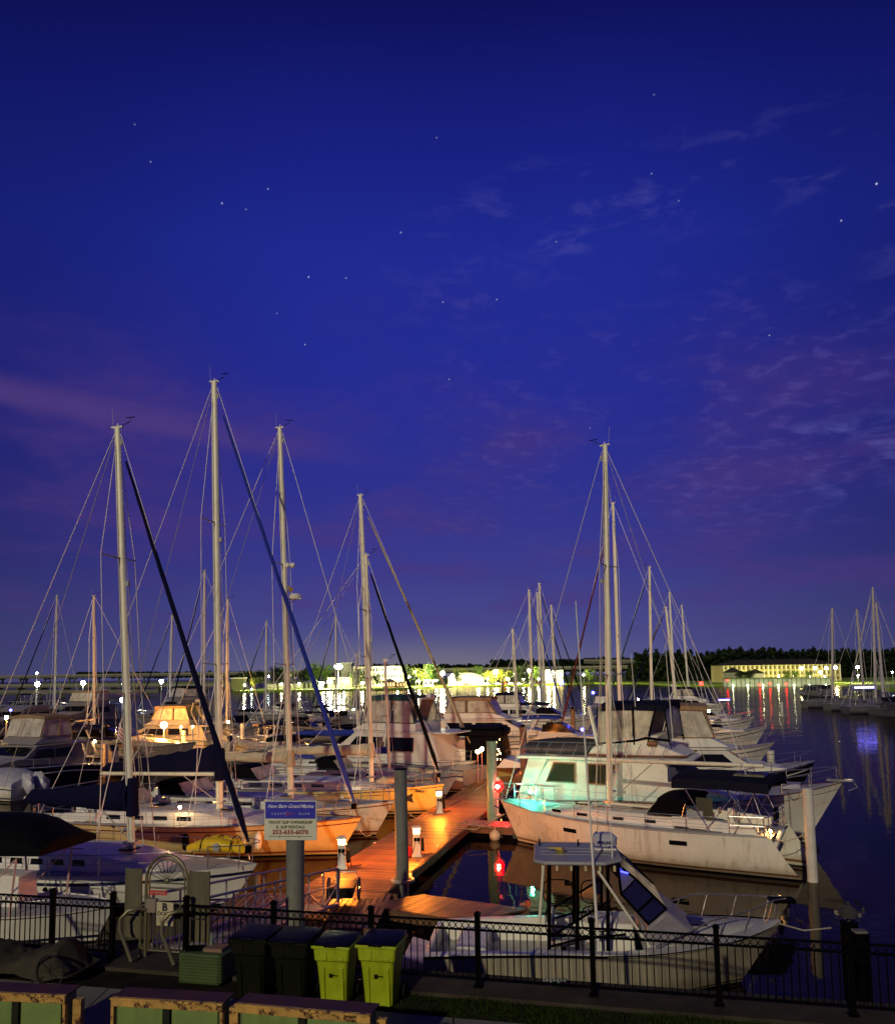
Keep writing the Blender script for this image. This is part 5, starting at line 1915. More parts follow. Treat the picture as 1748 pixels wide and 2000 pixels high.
def fence(label, posts, group=None):
    """posts: world x of every post on the fence line"""
    x0 = posts[0]
    root = empty('metal_fence', (x0, FY(x0), GZ + .05), FANG, label, 'fence', 'black metal fence runs along the promenade')
    k = 1 / math.cos(FANG)
    us = [(x - x0) * k for x in posts]
    for i, u in enumerate(us):
        b = MB()
        b.box((u, 0, .60), (.085, .085, 1.2))
        b.box((u, 0, 1.215), (.11, .11, .03))
        b.box((u, 0, 1.24), (.06, .06, .03))
        b.box((u, 0, .01), (.16, .16, .02))
        b.build('post', BLACKM, root, smooth=False)
    for a, c in zip(us, us[1:]):
        b = MB()
        m = (a + c) / 2
        w_ = c - a - .085
        for z in (1.08, .94, .14):
            b.box((m, 0, z), (w_, .035, .03))
        n = int(w_ / .115)
        st = w_ / n
        for j in range(1, n):
            u = a + .0425 + j * st
            b.box((u, 0, .55), (.017, .017, .80))
        for j in range(n):
            u = a + .0425 + (j + .5) * st
            pts = [(u + .052 * math.cos(t), 0, 1.01 + .052 * math.sin(t)) for t in [2 * math.pi * q / 12 for q in range(12)]]
            b.tube(pts, .008, 4, closed=True)
        b.build('railing_panel', BLACKM, root, smooth=False)
    return root


posts_px = [(365, 1748), (535, 1768), (725, 1772), (932, 1782), (1155, 1795), (1397, 1805)]
xr = [FP(*q).x for q in posts_px]
sp = xr[-1] - xr[-2]
xr += [xr[-1] + sp * (i + 1) for i in range(4)]
fence('black metal fence with rings under its top rail, running from the gate to the right', xr)
xl = [FP(222, 1745).x, FP(105, 1742).x]
xl = [xl[0] - 0.0, xl[1], xl[1] - 1.9, xl[1] - 3.8]
fence('short stretch of black metal fence left of the dock gate', list(reversed(xl)))

# ------------------------------------------------------------------ gate
GM = mat('gate_alloy', (.16, .145, .09), .45, metal=.4, var=.15)
gl_, gr_ = FP(275, 1850), FP(358, 1850)
root = empty('dock_gate', (gl_.x, FY(gl_.x) + .25, GZ + .05), FANG, 'arched metal gate with a sunburst top and a small dock sign', 'gate')
gw = (gr_.x - gl_.x) / math.cos(FANG)
gh = 1.42
b = MB()
arc = [(gw / 2 - gw / 2 * math.cos(t), 0, gh + gw / 2 * 1.12 * math.sin(t)) for t in [math.pi * i / 18 for i in range(19)]]
b.tube([(0, 0, 0)] + arc + [(gw, 0, 0)], .032, 8)
gi = .07
b.tube([(gi, 0, .1)] + [(gw / 2 - (gw / 2 - gi) * math.cos(t), 0, gh + (gw / 2 - gi) * 1.12 * math.sin(t)) for t in [math.pi * i / 18 for i in range(19)]] + [(gw - gi, 0, .1)], .018, 6)
for z in (.12, 1.02, gh - .02, gh - .12):
    b.cyl((gi, 0, z), (gw - gi, 0, z), .018, n=6)
b.build('gate_frame', GM, root)
b = MB()
for i in range(1, 8):
    u = gi + (gw - 2 * gi) * i / 8
    b.cyl((u, 0, .12), (u, 0, 1.02), .011, n=6)
b.build('bars', GM, root)
b = MB()
for i in range(1, 10):
    t = math.pi * i / 10
    b.cyl((gw / 2 - .06 * math.cos(t), 0, gh + .06 * math.sin(t)), (gw / 2 - (gw / 2 - gi) * math.cos(t), 0, gh + (gw / 2 - gi) * 1.12 * math.sin(t)), .008, n=5)
b.sphere((gw / 2, 0, gh + .02), .06, n=8, k=5)
b.build('sunburst', GM, root)
text('lettering', 'GRAND', .10, BLACKM, root, (gw / 2 + .02, -.03, gh + .20), (R(90), 0, 0), shear=.3)
sg = MB()
sg.box((gw * .56, -.145, .86), (.36, .012, .44))
sgo = sg.build('dock_sign', mat('sign_cream', (.50, .44, .30), .6, var=.05), root, bevel=.005)
INKB = mat('ink_navy', (.012, .012, .04), .6)
text('lettering', 'B', .20, INKB, sgo, (gw * .56, -.156, .985), (R(90), 0, 0), bold=.006)
text('lettering', 'DOCK', .105, INKB, sgo, (gw * .56, -.156, .865), (R(90), 0, 0), bold=.001)
b = MB()
for z in (.79, .75, .71):
    b.box((gw * .56, -.153, z), (.27, .003, .009))
b.build('ruled_lines', INKB, sgo)
b = MB()
b.box((gw * .32, -.045, 1.22), (.38, .01, .085))
ro = b.build('warning_sign', mat('sign_red', (.45, .05, .04), .6), root)
text('lettering', 'NO TRESPASSING', .040, mat('sign_pink', (.6, .35, .3), .6), ro, (gw * .32, -.053, 1.22), (R(90), 0, 0))
b = MB()
b.box((.16, -.05, .98), (.22, .10, .26))
b.build('lock_box', mat('lock_alloy', (.22, .18, .14), .6), root, bevel=.01)
b = MB()
b.cyl((gw - .12, -.12, .88), (gw + .12, -.12, .88), .05, n=10)
b.sphere((gw - .14, -.12, .86), .085, n=8, k=6)
b.build('closer', BLACKM, root)
# side wings
WM = mat('wing_alloy', (.14, .13, .09), .5, metal=.35, var=.2, streak=.5)
for lab, pa, pb_ in (('flat metal security panel on the left side of the dock gate', 237, 270), ('flat metal security panel on the right side of the dock gate', 363, 404)):
    A, Bq = FP(pa, 1740), FP(pb_, 1740)
    r_ = empty('gate_wing', (A.x, FY(A.x) + .22, GZ + .05), FANG, lab, 'metal panel', 'metal panels on both sides of the gate')
    wd = (Bq.x - A.x) / math.cos(FANG)
    b = MB()
    b.box((wd / 2, .0, 1.22), (wd, .02, .86))
    b.build('sheet', WM, r_)
    b = MB()
    b.cyl((.02, 0, .3), (.02, 0, 1.66), .025, n=8)
    b.cyl((wd - .02, 0, 0), (wd - .02, 0, 1.66), .025, n=8)
    b.box((wd / 2, 0, .55), (wd, .02, .4))
    b.build('frame', GM, r_)
# curved handrails before the gate
for lab, u0 in (('curved pipe handrail left of the gate', -.12), ('curved pipe handrail right of the gate', gw - .12)):
    r_ = empty('handrail', (gl_.x + u0 * .97, FY(gl_.x + u0) - .05, GZ + .05), FANG, lab, 'handrail', 'curved handrails at the gate')
    b = MB()
    b.tube([(.12, .2, .9), (0, .1, .95), (-.15, 0, .92), (-.27, -.05, .78), (-.26, -.08, .58), (-.12, -.1, .33), (.03, -.12, .04)], .036, 8)
    b.build('pipe', GM, r_)

# ------------------------------------------------------------------ gangway
A = Vector((FP(318, 1850).x + .1, FY(FP(318, 1850).x) + .75, GZ + .03))
Bq = P(618, 1770, DZ + .12)
d = Bq - A
root = empty('gangway', A, math.atan2(d.y, d.x), 'aluminium gangway with purple-tinted rails sloping down to the dock', 'gangway')
Lg = math.hypot(d.x, d.y)
slope = d.z / Lg
GA = mat('gangway_alloy', (.34, .32, .40), .4, metal=.45, var=.1)
for sgn in (1, -1):
    y = sgn * .62
    b = MB()
    for hh, rr_ in ((1.05, .032), (.60, .024), (.08, .045)):
        b.tube([(0, y, hh), (Lg * .5, y, hh + slope * Lg * .5), (Lg, y, hh + slope * Lg)], rr_, 6)
    b.tube([(Lg, y, 1.05 + slope * Lg), (Lg + .12, y, 1.0 + slope * Lg), (Lg + .1, y, .1 + slope * Lg)], .03, 6)
    b.build('side_rail', GA, root)
    b = MB()
    n = 7
    for i in range(n + 1):
        x = Lg * i / n
        b.cyl((x, y, slope * x), (x, y, 1.05 + slope * x), .022, n=6)
        if i < n and i % 2 == 0:
            b.cyl((x, y, .1 + slope * x), (x + Lg / n, y, .60 + slope * (x + Lg / n)), .015, n=5)
        elif i < n:
            b.cyl((x, y, .6 + slope * x), (x + Lg / n, y, .1 + slope * (x + Lg / n)), .015, n=5)
    b.build('rail_posts', GA, root)
b = MB()
for i in range(64):
    x = Lg * (i + .5) / 64
    b.box((x, 0, .03 + slope * x), (Lg / 64 * .62, 1.2, .03), ry=-math.atan(slope))
b.build('tread', mat('tread_grey', (.20, .19, .21), .6, var=.2), root)

# ------------------------------------------------------------------ marina sign on its round steel post
ps = PD(577, 1700, 19.0)
root = empty('marina_sign', (ps.x, ps.y, 0), R(-5), 'blue and cream marina sign board on a thick grey steel post', 'sign')
zc = PD(572, 1602, 18.8).z
b = MB()
b.cyl((0, 0, -1.2), (0, 0, zc - .30), .205, n=28)
for z in (1.95, 2.03):
    b.cyl((0, 0, z), (0, 0, z + .025), .215, n=28)
b.build('post', PILE, root)
bw_, bh_ = 1.20, .87
b = MB()
b.box((-.05, -.22, zc), (bw_, .03, bh_))
bo = b.build('board', mat('sign_board', (.66, .66, .54), .6, var=.08), root, bevel=.006)
b = MB()
b.box((-.05, -.238, zc + bh_ * .262), (bw_ - .05, .006, bh_ * .43))
b.build('blue_field', mat('sign_blue', (.016, .018, .46), .5, var=.06), bo)
b = MB()
for z, hh in ((zc - bh_ * .40, .012),):
    b.box((-.05, -.238, z), (bw_ * .82, .004, hh))
for x in (-.3, .15):
    b.box((x, -.238, zc - bh_ * .425), (.03, .004, .02))
b.build('green_line', mat('sign_green', (.06, .10, .05), .6), bo)
TY = -.245
SW = mat('sign_script', (.75, .75, .85), .6, var=.03)
SGN = mat('sign_dark_green', (.10, .12, .07), .6)
SRD = mat('sign_dark_red', (.32, .03, .03), .6)
text('lettering', 'New Bern Grand Marina', .112, SW, bo, (-.05, TY, zc + bh_ * .36), (R(90), 0, 0), shear=.42, space=.93, bold=.001)
text('lettering', 'YACHT', .060, SW, bo, (-.32, TY, zc + bh_ * .17), (R(90), 0, 0), space=2.0)
text('lettering', 'CLUB', .060, SW, bo, (.27, TY, zc + bh_ * .17), (R(90), 0, 0), space=2.0)
text('lettering', 'YACHT SLIP OWNERSHIP', .090, SGN, bo, (-.05, TY, zc - bh_ * .045), (R(90), 0, 0), bold=.0015)
text('lettering', '&  SLIP RENTALS', .090, SGN, bo, (-.05, TY, zc - bh_ * .165), (R(90), 0, 0), bold=.0015)
text('lettering', '252-633-6070', .132, SRD, bo, (-.05, TY, zc - bh_ * .295), (R(90), 0, 0), bold=.004, space=1.1)
b = MB()
lx, lz = -.055, zc + bh_ * .17
b.add([(lx - .09, TY + .002, lz + .05), (lx - .075, TY + .002, lz + .05), (lx - .075, TY + .002, lz - .06), (lx - .09, TY + .002, lz - .06)], [(0, 1, 2, 3)])
b.tube([(lx - .07, TY, lz + .045), (lx + .12, TY, lz), (lx - .07, TY, lz - .045)], .005, 4, closed=True)
b.tube([(lx - .02 + .02 * math.cos(t), TY, lz + .02 * math.sin(t)) for t in [2 * math.pi * i / 10 for i in range(10)]], .005, 4, closed=True)
b.build('burgee_logo', mat('sign_pink_red', (.42, .07, .16), .6), bo)

# ------------------------------------------------------------------ dock cart
p = P(672, 1757, DZ)
root = empty('dock_cart', (p.x, p.y, DZ), .0, 'two wheeled dock cart with spoked wheels standing at the lower end of the gangway', 'cart')
for sgn in (-1, 1):
    wx = sgn * .44
    b = MB()
    b.tube([(wx, .30 * math.cos(t), .31 + .30 * math.sin(t)) for t in [2 * math.pi * i / 24 for i in range(24)]], .025, 6, closed=True)
    wo = b.build('wheel', RUBBER, root)
    b = MB()
    for i in range(6):
        t = math.pi * i / 6
        b.cyl((wx, .28 * math.cos(t), .31 + .28 * math.sin(t)), (wx, -.28 * math.cos(t), .31 - .28 * math.sin(t)), .006, n=4)
    b.build('spokes', STEEL, wo)
b = MB()
b.loft([[(x * k, -.1 + y * k2, z) for x, y in ((-.36, -.55), (.36, -.55), (.36, .42), (-.36, .42))] for k, k2, z in ((.85, .85, .18), (1.0, 1.0, .48))])
b.build('tub', mat('cart_black', (.015, .014, .013), .5), root)
b = MB()
b.tube([(-.3, .3, .46), (-.3, .7, .62), (.3, .7, .62), (.3, .3, .46)], .016, 6)
b.build('handle', STEEL, root)

# ------------------------------------------------------------------ fishing boat in front
root, L, mid, ang = frame('fishing_boat', 'white hardtop sport fishing boat with outriggers, just behind the fence', 'fishing boat', (1526, 1797, 1.38), stern=(842, 1834, .80))
h = Hull(L, 2.9, 1.38, .98, .84, sw=.93, rb=1.2, rs=.02, kind='motor')
h.build(root, mat('gelcoat_buff', (.36, .32, .25), .35, streak=.3, var=.08), BOTTOM, BLACKM, st=(.03, .035), boot=(.10, .06))
xf = lambda px, z: x_at_px(mid, ang, L * 1.1, px, z)
S = .95
# raised foredeck and cockpit floor, gunwales
h.deck(root, DECK, x0=xf(1245, 1.2))
b = MB()
rows = []
for i in range(13):
    f = i / 12
    x = xf(1250, 1.2) + (L / 2 - .6 - xf(1250, 1.2)) * f
    ww = max(.05, h.b(x) - .42)
    hh = .26 * (1 - f) ** .8 + .01
    z = h.S(x)
    rows.append([(x, ww, z), (x, ww * .8, z + hh), (x, 0, z + hh + .05), (x, -ww * .8, z + hh), (x, -ww, z)])
b.loft(rows)
b.build('foredeck', DECK, root, angle=50)
b = MB()
xh = xf(1345, 1.3)
b.box((xh, -.02, h.S(xh) + .22), (.75, .62, .05), ry=.06)
b.build('hatch', GLASS, root, bevel=.02)
b = MB()
b.box(((xf(1245, .5) - L / 2) / 2, 0, .42), (xf(1245, .5) + L / 2, 2.4, .04))
b.build('cockpit_sole', DECK, root)
for sg in (1, -1):
    b = MB()
    rows = []
    for i in range(11):
        x = -L / 2 + .02 + (xf(1250, 1) + L / 2) * i / 10
        o, z = sg * (h.b(x) - .01), h.S(x)
        rows.append([(x, o, z + .02), (x, o - sg * .22, z + .03), (x, o - sg * .22, .42), (x, o - sg * .18, .42), (x, o - sg * .18, z - .02), (x, o, z - .02)])
    b.loft(rows)
    b.build('gunwale', WHITE2, root, smooth=False)
b = MB()
b.box((-L / 2 + .06, 0, .66), (.12, 2.5, .42))
b.build('transom', WHITE2, root, bevel=.02)
b = MB()
b.box((-L / 2 - .32, .1, .30), (.62, 1.5, .45), ry=.25)
b.build('engine_bracket', WHITE, root, bevel=.03)
text('lettering', 'GRADY', .22, BLACKM, root, (-L / 2 + .55, -h.b(-L / 2 + .5) - .004, .50), (R(90), 0, 0), shear=.3)
b = MB()
b.box((-L / 2 + 1.0, 0, .66), (.7, 1.5, .46))
b.build('fish_box', WHITE2, root, bevel=.04)
# console, seats
xc = xf(1175, 1)
b = MB()
b.box((xc + .25, 0, .90), (.9, 1.2, .95), taper=.88)
b.build('console', WHITE2, root, bevel=.05)
for sg in (.38, -.38):
    b = MB()
    b.box((xc - .9, sg, .95), (.5, .5, .14))
    b.box((xc - 1.14, sg, 1.25), (.10, .48, .55))
    so = b.build('seat', mat('seat_vinyl', (.40, .36, .36), .5), root, bevel=.04)
    b = MB()
    b.cyl((xc - .9, sg, .42), (xc - .9, sg, .9), .06, n=8)
    b.build('seat_post', BLACKM, so)
b = MB()
b.tube([(xc - .3, .38 + .19 * math.cos(t), 1.32 + .19 * math.sin(t)) for t in [2 * math.pi * i / 14 for i in range(14)]], .015, 5, closed=True)
b.build('steering_wheel', STEEL, root)
# hardtop
hz = wld(mid, ang, (0, 0, 0)).y
near = mid.y - 1.05
zt = PD(1120, 1690, near).z
tx0, tx1 = xf(1042, zt), xf(1208, zt)
b = MB()
pl = [(tx0, -.85), (tx0 + .25, -1.08), (tx1 - .4, -1.08), (tx1, -.7), (tx1, .7), (tx1 - .4, 1.08), (tx0 + .25, 1.08), (tx0, .85)]
b.prism(pl, zt - .02, zt + .06)
ht = b.build('hardtop', mat('hardtop_lilac', (.32, .31, .35), .5, var=.1), root, bevel=.03)
b = MB()
for y in (-.35, .0, .35):
    b.box(((tx0 + tx1) / 2, y, zt + .062), (tx1 - tx0 - .3, .02, .012))
b.build('seam', GREYH, ht)
for sg in (1, -1):
    b = MB()
    y = sg * 1.0
    for x in (tx0 + .35, xf(1125, zt), tx1 - .35):
        b.tube([(x - .05, y, S), (x, y, zt - .02)], .042, 8)
    b.tube([(tx0 + .3, y, S + .25), (xf(1125, 1), y, S + .62), (tx1 - .35, y, S + 1.05)], .03, 6)
    b.tube([(tx0 + .3, y, S + .05), (xf(1125, 1), y, S + .22), (tx1, y, S + .35)], .03, 6)
    b.build('top_frame', BLACKM, root)
for k, (u0, u1, z0, z1) in enumerate(((.12, .42, .28, .95), (.10, .44, .98, 1.5), (.52, .86, .40, .95), (.52, .86, 1.0, 1.5))):
    for sg in (-1,):
        b = MB()
        xa_, xb_ = tx0 + (tx1 - tx0) * u0, tx0 + (tx1 - tx0) * u1
        pts = []
        for i in range(24):
            t = 2 * math.pi * i / 24
            c_, s_ = math.cos(t), math.sin(t)
            q = lambda v: math.copysign(abs(v) ** .6, v)
            pts.append(((xa_ + xb_) / 2 + (xb_ - xa_) / 2 * q(c_), sg * 1.02, S + (z0 + z1) / 2 + (z1 - z0) / 2 * q(s_)))
        b.tube(pts, .014, 5, closed=True)
        b.build('curtain_zip', BLACKM, root)
b = MB()
for i in range(6):
    x = tx0 + .2 + (tx1 - tx0 - .4) * i / 5
    b.box((x, -.95, zt - .10), (.05, .05, .12))
b.build('spot_lights', mat('lamp_housing', (.5, .45, .3), .5), ht)
# windshield and side window
sq = lambda px, py: loc_of(mid, ang, PD(px, py, mid.y - 1.0 * math.cos(ang)))
WSM = mat('windshield_blue', (.014, .014, .075), .10)
q = [sq(1212, 1744), sq(1240, 1714), sq(1298, 1770), sq(1264, 1801)]
tp, tq = sq(1214, 1694), sq(1206, 1694)
wfw = lambda xx, z: 1.04
cross('windshield', (q[2].x, q[2].z), (tp.x, tp.z), wfw, WSM, root, ins=.03, off=.01, gap=[(-1, -.36), (-.31, .31), (.36, 1)])
for sgn in (1, -1):
    y = sgn * 1.03
    panel('side_window', [(v.x, v.z) for v in q], lambda a_, b_: 1.0, WSM, root, off=0, th=.01, sides=(sgn,))
    b = MB()
    b.tube([(v.x, y, v.z) for v in q], .032, 6, closed=True)
    m2, m3 = q[1] + (q[2] - q[1]) * .6, q[0] + (q[3] - q[0]) * .6
    b.tube([(m2.x, y, m2.z), (m3.x, y, m3.z)], .028, 6)
    b.tube([(q[1].x, y, q[1].z), (tp.x, y, tp.z)], .03, 6)
    b.tube([(q[0].x, y, q[0].z), (tq.x, y, tq.z)], .03, 6)
    b.build('window_frame', BLACKM, root)
    b = MB()
    b.add([(v.x, sgn * 1.0, v.z) for v in (tq, tp, q[1], q[0])], [(0, 1, 2, 3)])
    b.build('upper_panel', mat('panel_violet', (.10, .09, .22), .5), root, smooth=False)
xe = q[2].x + .75
house('cuddy', [(q[3].x - .1, h.S(q[3].x) - .02), (q[3].x, q[3].z - .04), (q[2].x, q[2].z - .05), (xe, h.S(xe) + .12), (xe + .25, h.S(xe) - .02)], lambda a_, b_: min(1.0, h.b(a_) - .28), mat('cuddy_lilac', (.24, .22, .27), .5), root, bevel=.08)
b = MB()
b.tube([((tq.x * 2 + tp.x) / 3 + .02, -1.06, tp.z - .06), ((q[0].x + q[1].x * 2) / 3 - .05, -1.06, q[1].z + .12)], .02, 6)
b.build('blue_strip_light', lamp_mat('lamp_blue', (.01, .02, 1.0), 9), root)
# radar
b = MB()
xr_ = xf(1184, zt + .4)
b.cyl((xr_, .25, zt + .18), (xr_, .25, zt + .34), .27, .29, n=20)
b.cyl((xr_, .25, zt + .34), (xr_, .25, zt + .44), .29, .18, n=20)
ra = b.build('radar_dome', mat('radar_white', (.50, .50, .58), .4), root)
b = MB()
b.cyl((xr_, .25, zt + .06), (xr_, .25, zt + .17), .08, n=8)
b.box((xr_, .25, zt + .08), (.5, .2, .03))
b.build('radar_foot', WHITE2, ra)
text('lettering', 'FURUNO', .085, mat('ink_blue', (.02, .03, .16), .5), ra, (xr_ - .02, -.045, zt + .27), (R(90), 0, 0), bold=.003, ext=.02)
b = MB()
xr_ = xf(1092, zt + .1)
b.cyl((xr_, -.2, zt + .06), (xr_, -.2, zt + .16), .10, .12, n=10)
b.box((xr_ - .12, -.2, zt + .18), (.3, .05, .04))
b.build('horn', mat('brass', (.55, .42, .12), .35, metal=.7), ht)
# outriggers and antennas
b = MB()
q0 = (xf(1163, 1.0), -1.25, S + .02)
tt = loc_of(mid, ang, PD(1124, 1174, wld(mid, ang, q0).y))
b.cyl(q0, tt, .034, .012, n=8)
b.build('outrigger', WHITE2, root)
b = MB()
b.cyl((xf(1258, 1.0), -1.15, h.S(0) + .1), (xf(1160, zt), -1.12, zt - .12), .03, n=8)
b.build('outrigger_brace', ALU, root)
b = MB()
b.cyl((xf(1050, 1), -1.12, S), (xf(1062, zt), -1.1, zt - .02), .03, n=8)
b.build('outrigger_brace', ALU, root)
b = MB()
b.cyl((xf(1190, zt), -.7, zt + .06), (xf(1186, zt), -.72, zt + 3.0), .014, .006, n=5)
b.build('antenna', WHITE2, root)
b = MB()
for x in (xf(1053, zt), xf(1130, zt)):
    b.cyl((x, .6, zt + .06), (x, .6, zt + .22), .02, n=5)
b.build('rod_holder', BLACKM, ht)
# bow rail
for sg in (1, -1):
    b = MB()
    xs = [xf(1262, 1.2) + (L / 2 + .1 - xf(1262, 1.2)) * i / 10 for i in range(11)]
    b.tube([(xx, sg * max(.10, h.b(min(xx, L / 2)) - .1), h.S(min(xx, L / 2)) + .12 + .38 * min(1, i / 4)) for i, xx in enumerate(xs)], .018, 6)
    for i in (3, 5, 7, 9):
        xx = xs[i]
        b.cyl((xx - .15, sg * max(.05, h.b(xx) - .12), h.S(xx)), (xx, sg * max(.10, h.b(xx) - .1), h.S(xx) + .12 + .38 * min(1, i / 4)), .014, n=5)
    b.build('bow_rail', STEEL, root)
b = MB()
b.box((L / 2 + .02, 0, 1.82), (.55, .34, .08))
b.build('anchor_cover', BLACKM, root, bevel=.02)
b = MB()
b.cyl((L / 2 - .15, 0, 1.38), (L / 2 - .1, 0, 1.78), .03, n=8)
b.build('bow_light', STEEL, root)
FB = (root, mid, ang, L)
b = MB()
e0 = wld(mid, ang, (L / 2 - .2, -.1, 1.36))
e1 = P(1625, 1812, 1.1)
b.tube([e0, e0.lerp(e1, .5) + Vector((0, 0, -.12)), e1, e1 + Vector((.5, .2, .02))], .018, 6)
tag(b.build('mooring_line', ROPE), 'pale bow line running right from the fishing boat to the dark piling', 'rope', 'mooring lines at the dock')
# dark pilings at the right with a small domed lamp
for lab, px, py, kind in (('low dark piling with a small domed lamp at the lower right', 1657, 1800, 1), ('low dark piling with a pale cap at the lower right', 1678, 1822, 0)):
    t_ = PD(px, py, 17.5 if kind else 16.6)
    r_ = empty('piling', (t_.x, t_.y, 0), 0, lab, 'piling', 'dark pilings at the seawall')
    b = MB()
    b.cyl((0, 0, -1), (0, 0, t_.z), .17, n=16)
    b.build('post', BLACKM, r_)
    b = MB()
    if kind:
        b.cyl((0, 0, t_.z), (0, 0, t_.z + .10), .03, n=8)
        b.cyl((0, 0, t_.z + .10), (0, 0, t_.z + .22), .17, .20, n=16)
        b.cyl((0, 0, t_.z + .22), (0, 0, t_.z + .34), .20, .05, n=16)
        b.sphere((0, 0, t_.z + .37), .04, n=6, k=5)
        b.build('dome', mat('dome_dark', (.05, .05, .055), .5), r_)
    else:
        b.box((.0, 0, t_.z + .03), (.24, .2, .05))
        b.build('cap', mat('cap_grey', (.12, .12, .11), .6), r_, bevel=.01)
# cleat on the promenade
p = FP(1088, 1918)
r_ = tag(MB().box((0, 0, .09), (.42, .05, .045)).cyl((-.09, 0, 0), (-.06, 0, .08), .03, n=8).cyl((.09, 0, 0), (.06, 0, .08), .03, n=8).build('mooring_cleat', mat('galvanised', (.26, .30, .29), .5, metal=.4), bevel=.01),
         'galvanised mooring cleat on the concrete behind the fence', 'cleat')
r_.location = (p.x, FY(p.x) + .32, GZ + .05)

# ------------------------------------------------------------------ wheeled bins
LIME = mat('bin_lime', (.34, .44, .010), .45, var=.18, streak=.5, rust=((.14, .19, .02), 4, .66))
DKB = mat('bin_dark', (.007, .008, .004), .6, var=.2)
LIDB = mat('bin_lid', (.003, .003, .005), .42, spec=.12)
bins = {}


def bin_(label, px, base, m, rz, group, sc=1.0):
    p = P(px, base, GZ + .0)
    if m.name in bins:
        c = dup(bins[m.name], (p.x, p.y, GZ - .0), rz, label)
        c.scale = (sc, sc, sc)
        return c
    root = empty('wheeled_bin', (p.x, p.y, GZ), rz, label, 'bin', group)
    root.scale = (sc, sc, sc)
    b = MB()
    # front is -y
    sec = []
    for z, w_, f, r in ((.02, .23, -.22, .22), (.60, .27, -.28, .28), (.74, .285, -.30, .30), (.76, .31, -.335, .32), (.98, .325, -.35, .34)):
        sec.append([(-w_, f + .03, z), (-w_ + .03, f, z), (w_ - .03, f, z), (w_, f + .03, z), (w_, r - .03, z), (w_ - .03, r, z), (-w_ + .03, r, z), (-w_, r - .03, z)])
    b.loft(sec)
    b.build('tub', m, root, bevel=.008)
    b = MB()
    b.box((0, -.355, .99), (.70, .05, .05))
    b.box((-.33, 0, .99), (.05, .72, .05))
    b.box((.33, 0, .99), (.05, .72, .05))
    b.build('rim', m, root, bevel=.01)
    b = MB()
    for x in (-.17, .17):
        b.box((x, -.262, .34), (.08, .05, .62), rx=.10)
    b.box((-.12, -.345, .86), (.10, .03, .17))
    b.box((.15, -.345, .80), (.16, .03, .04))
    b.build('moulded_rib', m, root, bevel=.01)
    b = MB()
    b.box((-.02, -.268, .53), (.07, .01, .14))
    b.box((.03, -.270, .50), (.14, .01, .02))
    b.build('printed_mark', DKB, root)
    b = MB()
    b.loft([[(-.34, -.39, 1.02), (.34, -.39, 1.02), (.34, .36, 1.04), (-.34, .36, 1.03)], [(-.33, -.38, 1.035), (.34, -.39, 1.045), (.34, .36, 1.065), (-.34, .36, 1.065)],
            [(-.28, -.30, 1.06), (.28, -.30, 1.06), (.28, .30, 1.085), (-.28, .30, 1.085)]])
    b.box((0, -.40, 1.03), (.22, .04, .04))
    b.build('lid', LIDB, root, bevel=.01)
    for sg in (1, -1):
        b = MB()
        b.cyl((sg * .27, .28, .13), (sg * .34, .28, .13), .13, n=16)
        b.build('wheel', RUBBER, root)
    b = MB()
    b.tube([(-.26, .34, .95), (-.26, .42, .98), (.26, .42, .98), (.26, .34, .95)], .018, 6)
    b.build('handle', m, root)
    bins[m.name] = root
    return root


bin_('lime green wheeled bin with a black lid, right one of the pair, standing taller', 747, 1957, LIME, -.22, 'wheeled bins along the fence')
bin_('lime green wheeled bin with a glossy black lid, left one of the pair', 659, 1952, LIME, -.20, 'wheeled bins along the fence', sc=.95)
bin_('dark olive wheeled bin nearest the green louvred box', 500, 1943, DKB, -.2, 'wheeled bins along the fence')
bin_('dark wheeled bin between the other dark bin and the lime green pair', 578, 1950, DKB, -.2, 'wheeled bins along the fence')

# ------------------------------------------------------------------ green louvred box
p = P(402, 1915, GZ)
root = empty('louvred_box', (p.x, p.y, GZ), -.22, 'green box with horizontal louvres standing before the gate, clutter on its lid', 'air conditioner')
LG = mat('louvre_green', (.06, .10, .035), .55, var=.15)
b = MB()
b.box((0, 0, .27), (.80, .50, .52))
b.build('casing', LG, root, bevel=.04)
b = MB()
for i in range(9):
    b.box((0, -.255, .07 + i * .052), (.74, .03, .022), rx=.4)
    b.box((.405, 0, .07 + i * .052), (.03, .44, .022))
b.build('louvres', LG, root)
b = MB()
b.box((.18, .05, .56), (.36, .3, .06))
b.build('board', mat('clutter_wood', (.22, .13, .09), .7), root)
b = MB()
b.cyl((.05, .1, .53), (.05, .1, .80), .035, .02, n=10)
b.build('bottle', mat('clutter_green', (.2, .25, .2), .3), root)
b = MB()
b.box((-.22, 0, .545), (.28, .26, .03), rz=.3)
b.build('tray', BLACKM, root)

# ------------------------------------------------------------------ tarp covered cart
p = P(40, 1905, GZ)
root = empty('covered_cart', (p.x, p.y, GZ), -.2, 'low cart covered with a crumpled grey tarp beside the left fence', 'cart')
TARP = mat('tarp_grey', (.045, .040, .031), .8, var=.25, bump=.8, bscale=6)
b = MB()
rows = []
for i in range(49):
    f = i / 48
    x = -1.4 + 2.7 * f
    pk = .36 + .10 * math.sin(f * 9) + .03 * math.sin(f * 23)
    ed = min(1, f * 8) * min(1, (1 - f) * 8)
    row = []
    for k in range(25):
        g = math.pi * k / 24
        fold = .035 * abs(math.sin(f * 31 + 2.2 * math.sin(g * 3))) + .02 * math.sin(f * 57 + g * 5) * math.sin(g * 7)
        row.append((x + .03 * math.sin(g * 6 + f * 20), (.42 + fold) * math.cos(g), .14 + .05 * math.sin(f * 14 + g * 2) + (pk * ed + fold) * max(0, math.sin(g)) ** .7))
    rows.append(row)
b.loft(rows)
b.build('tarp', TARP, root)
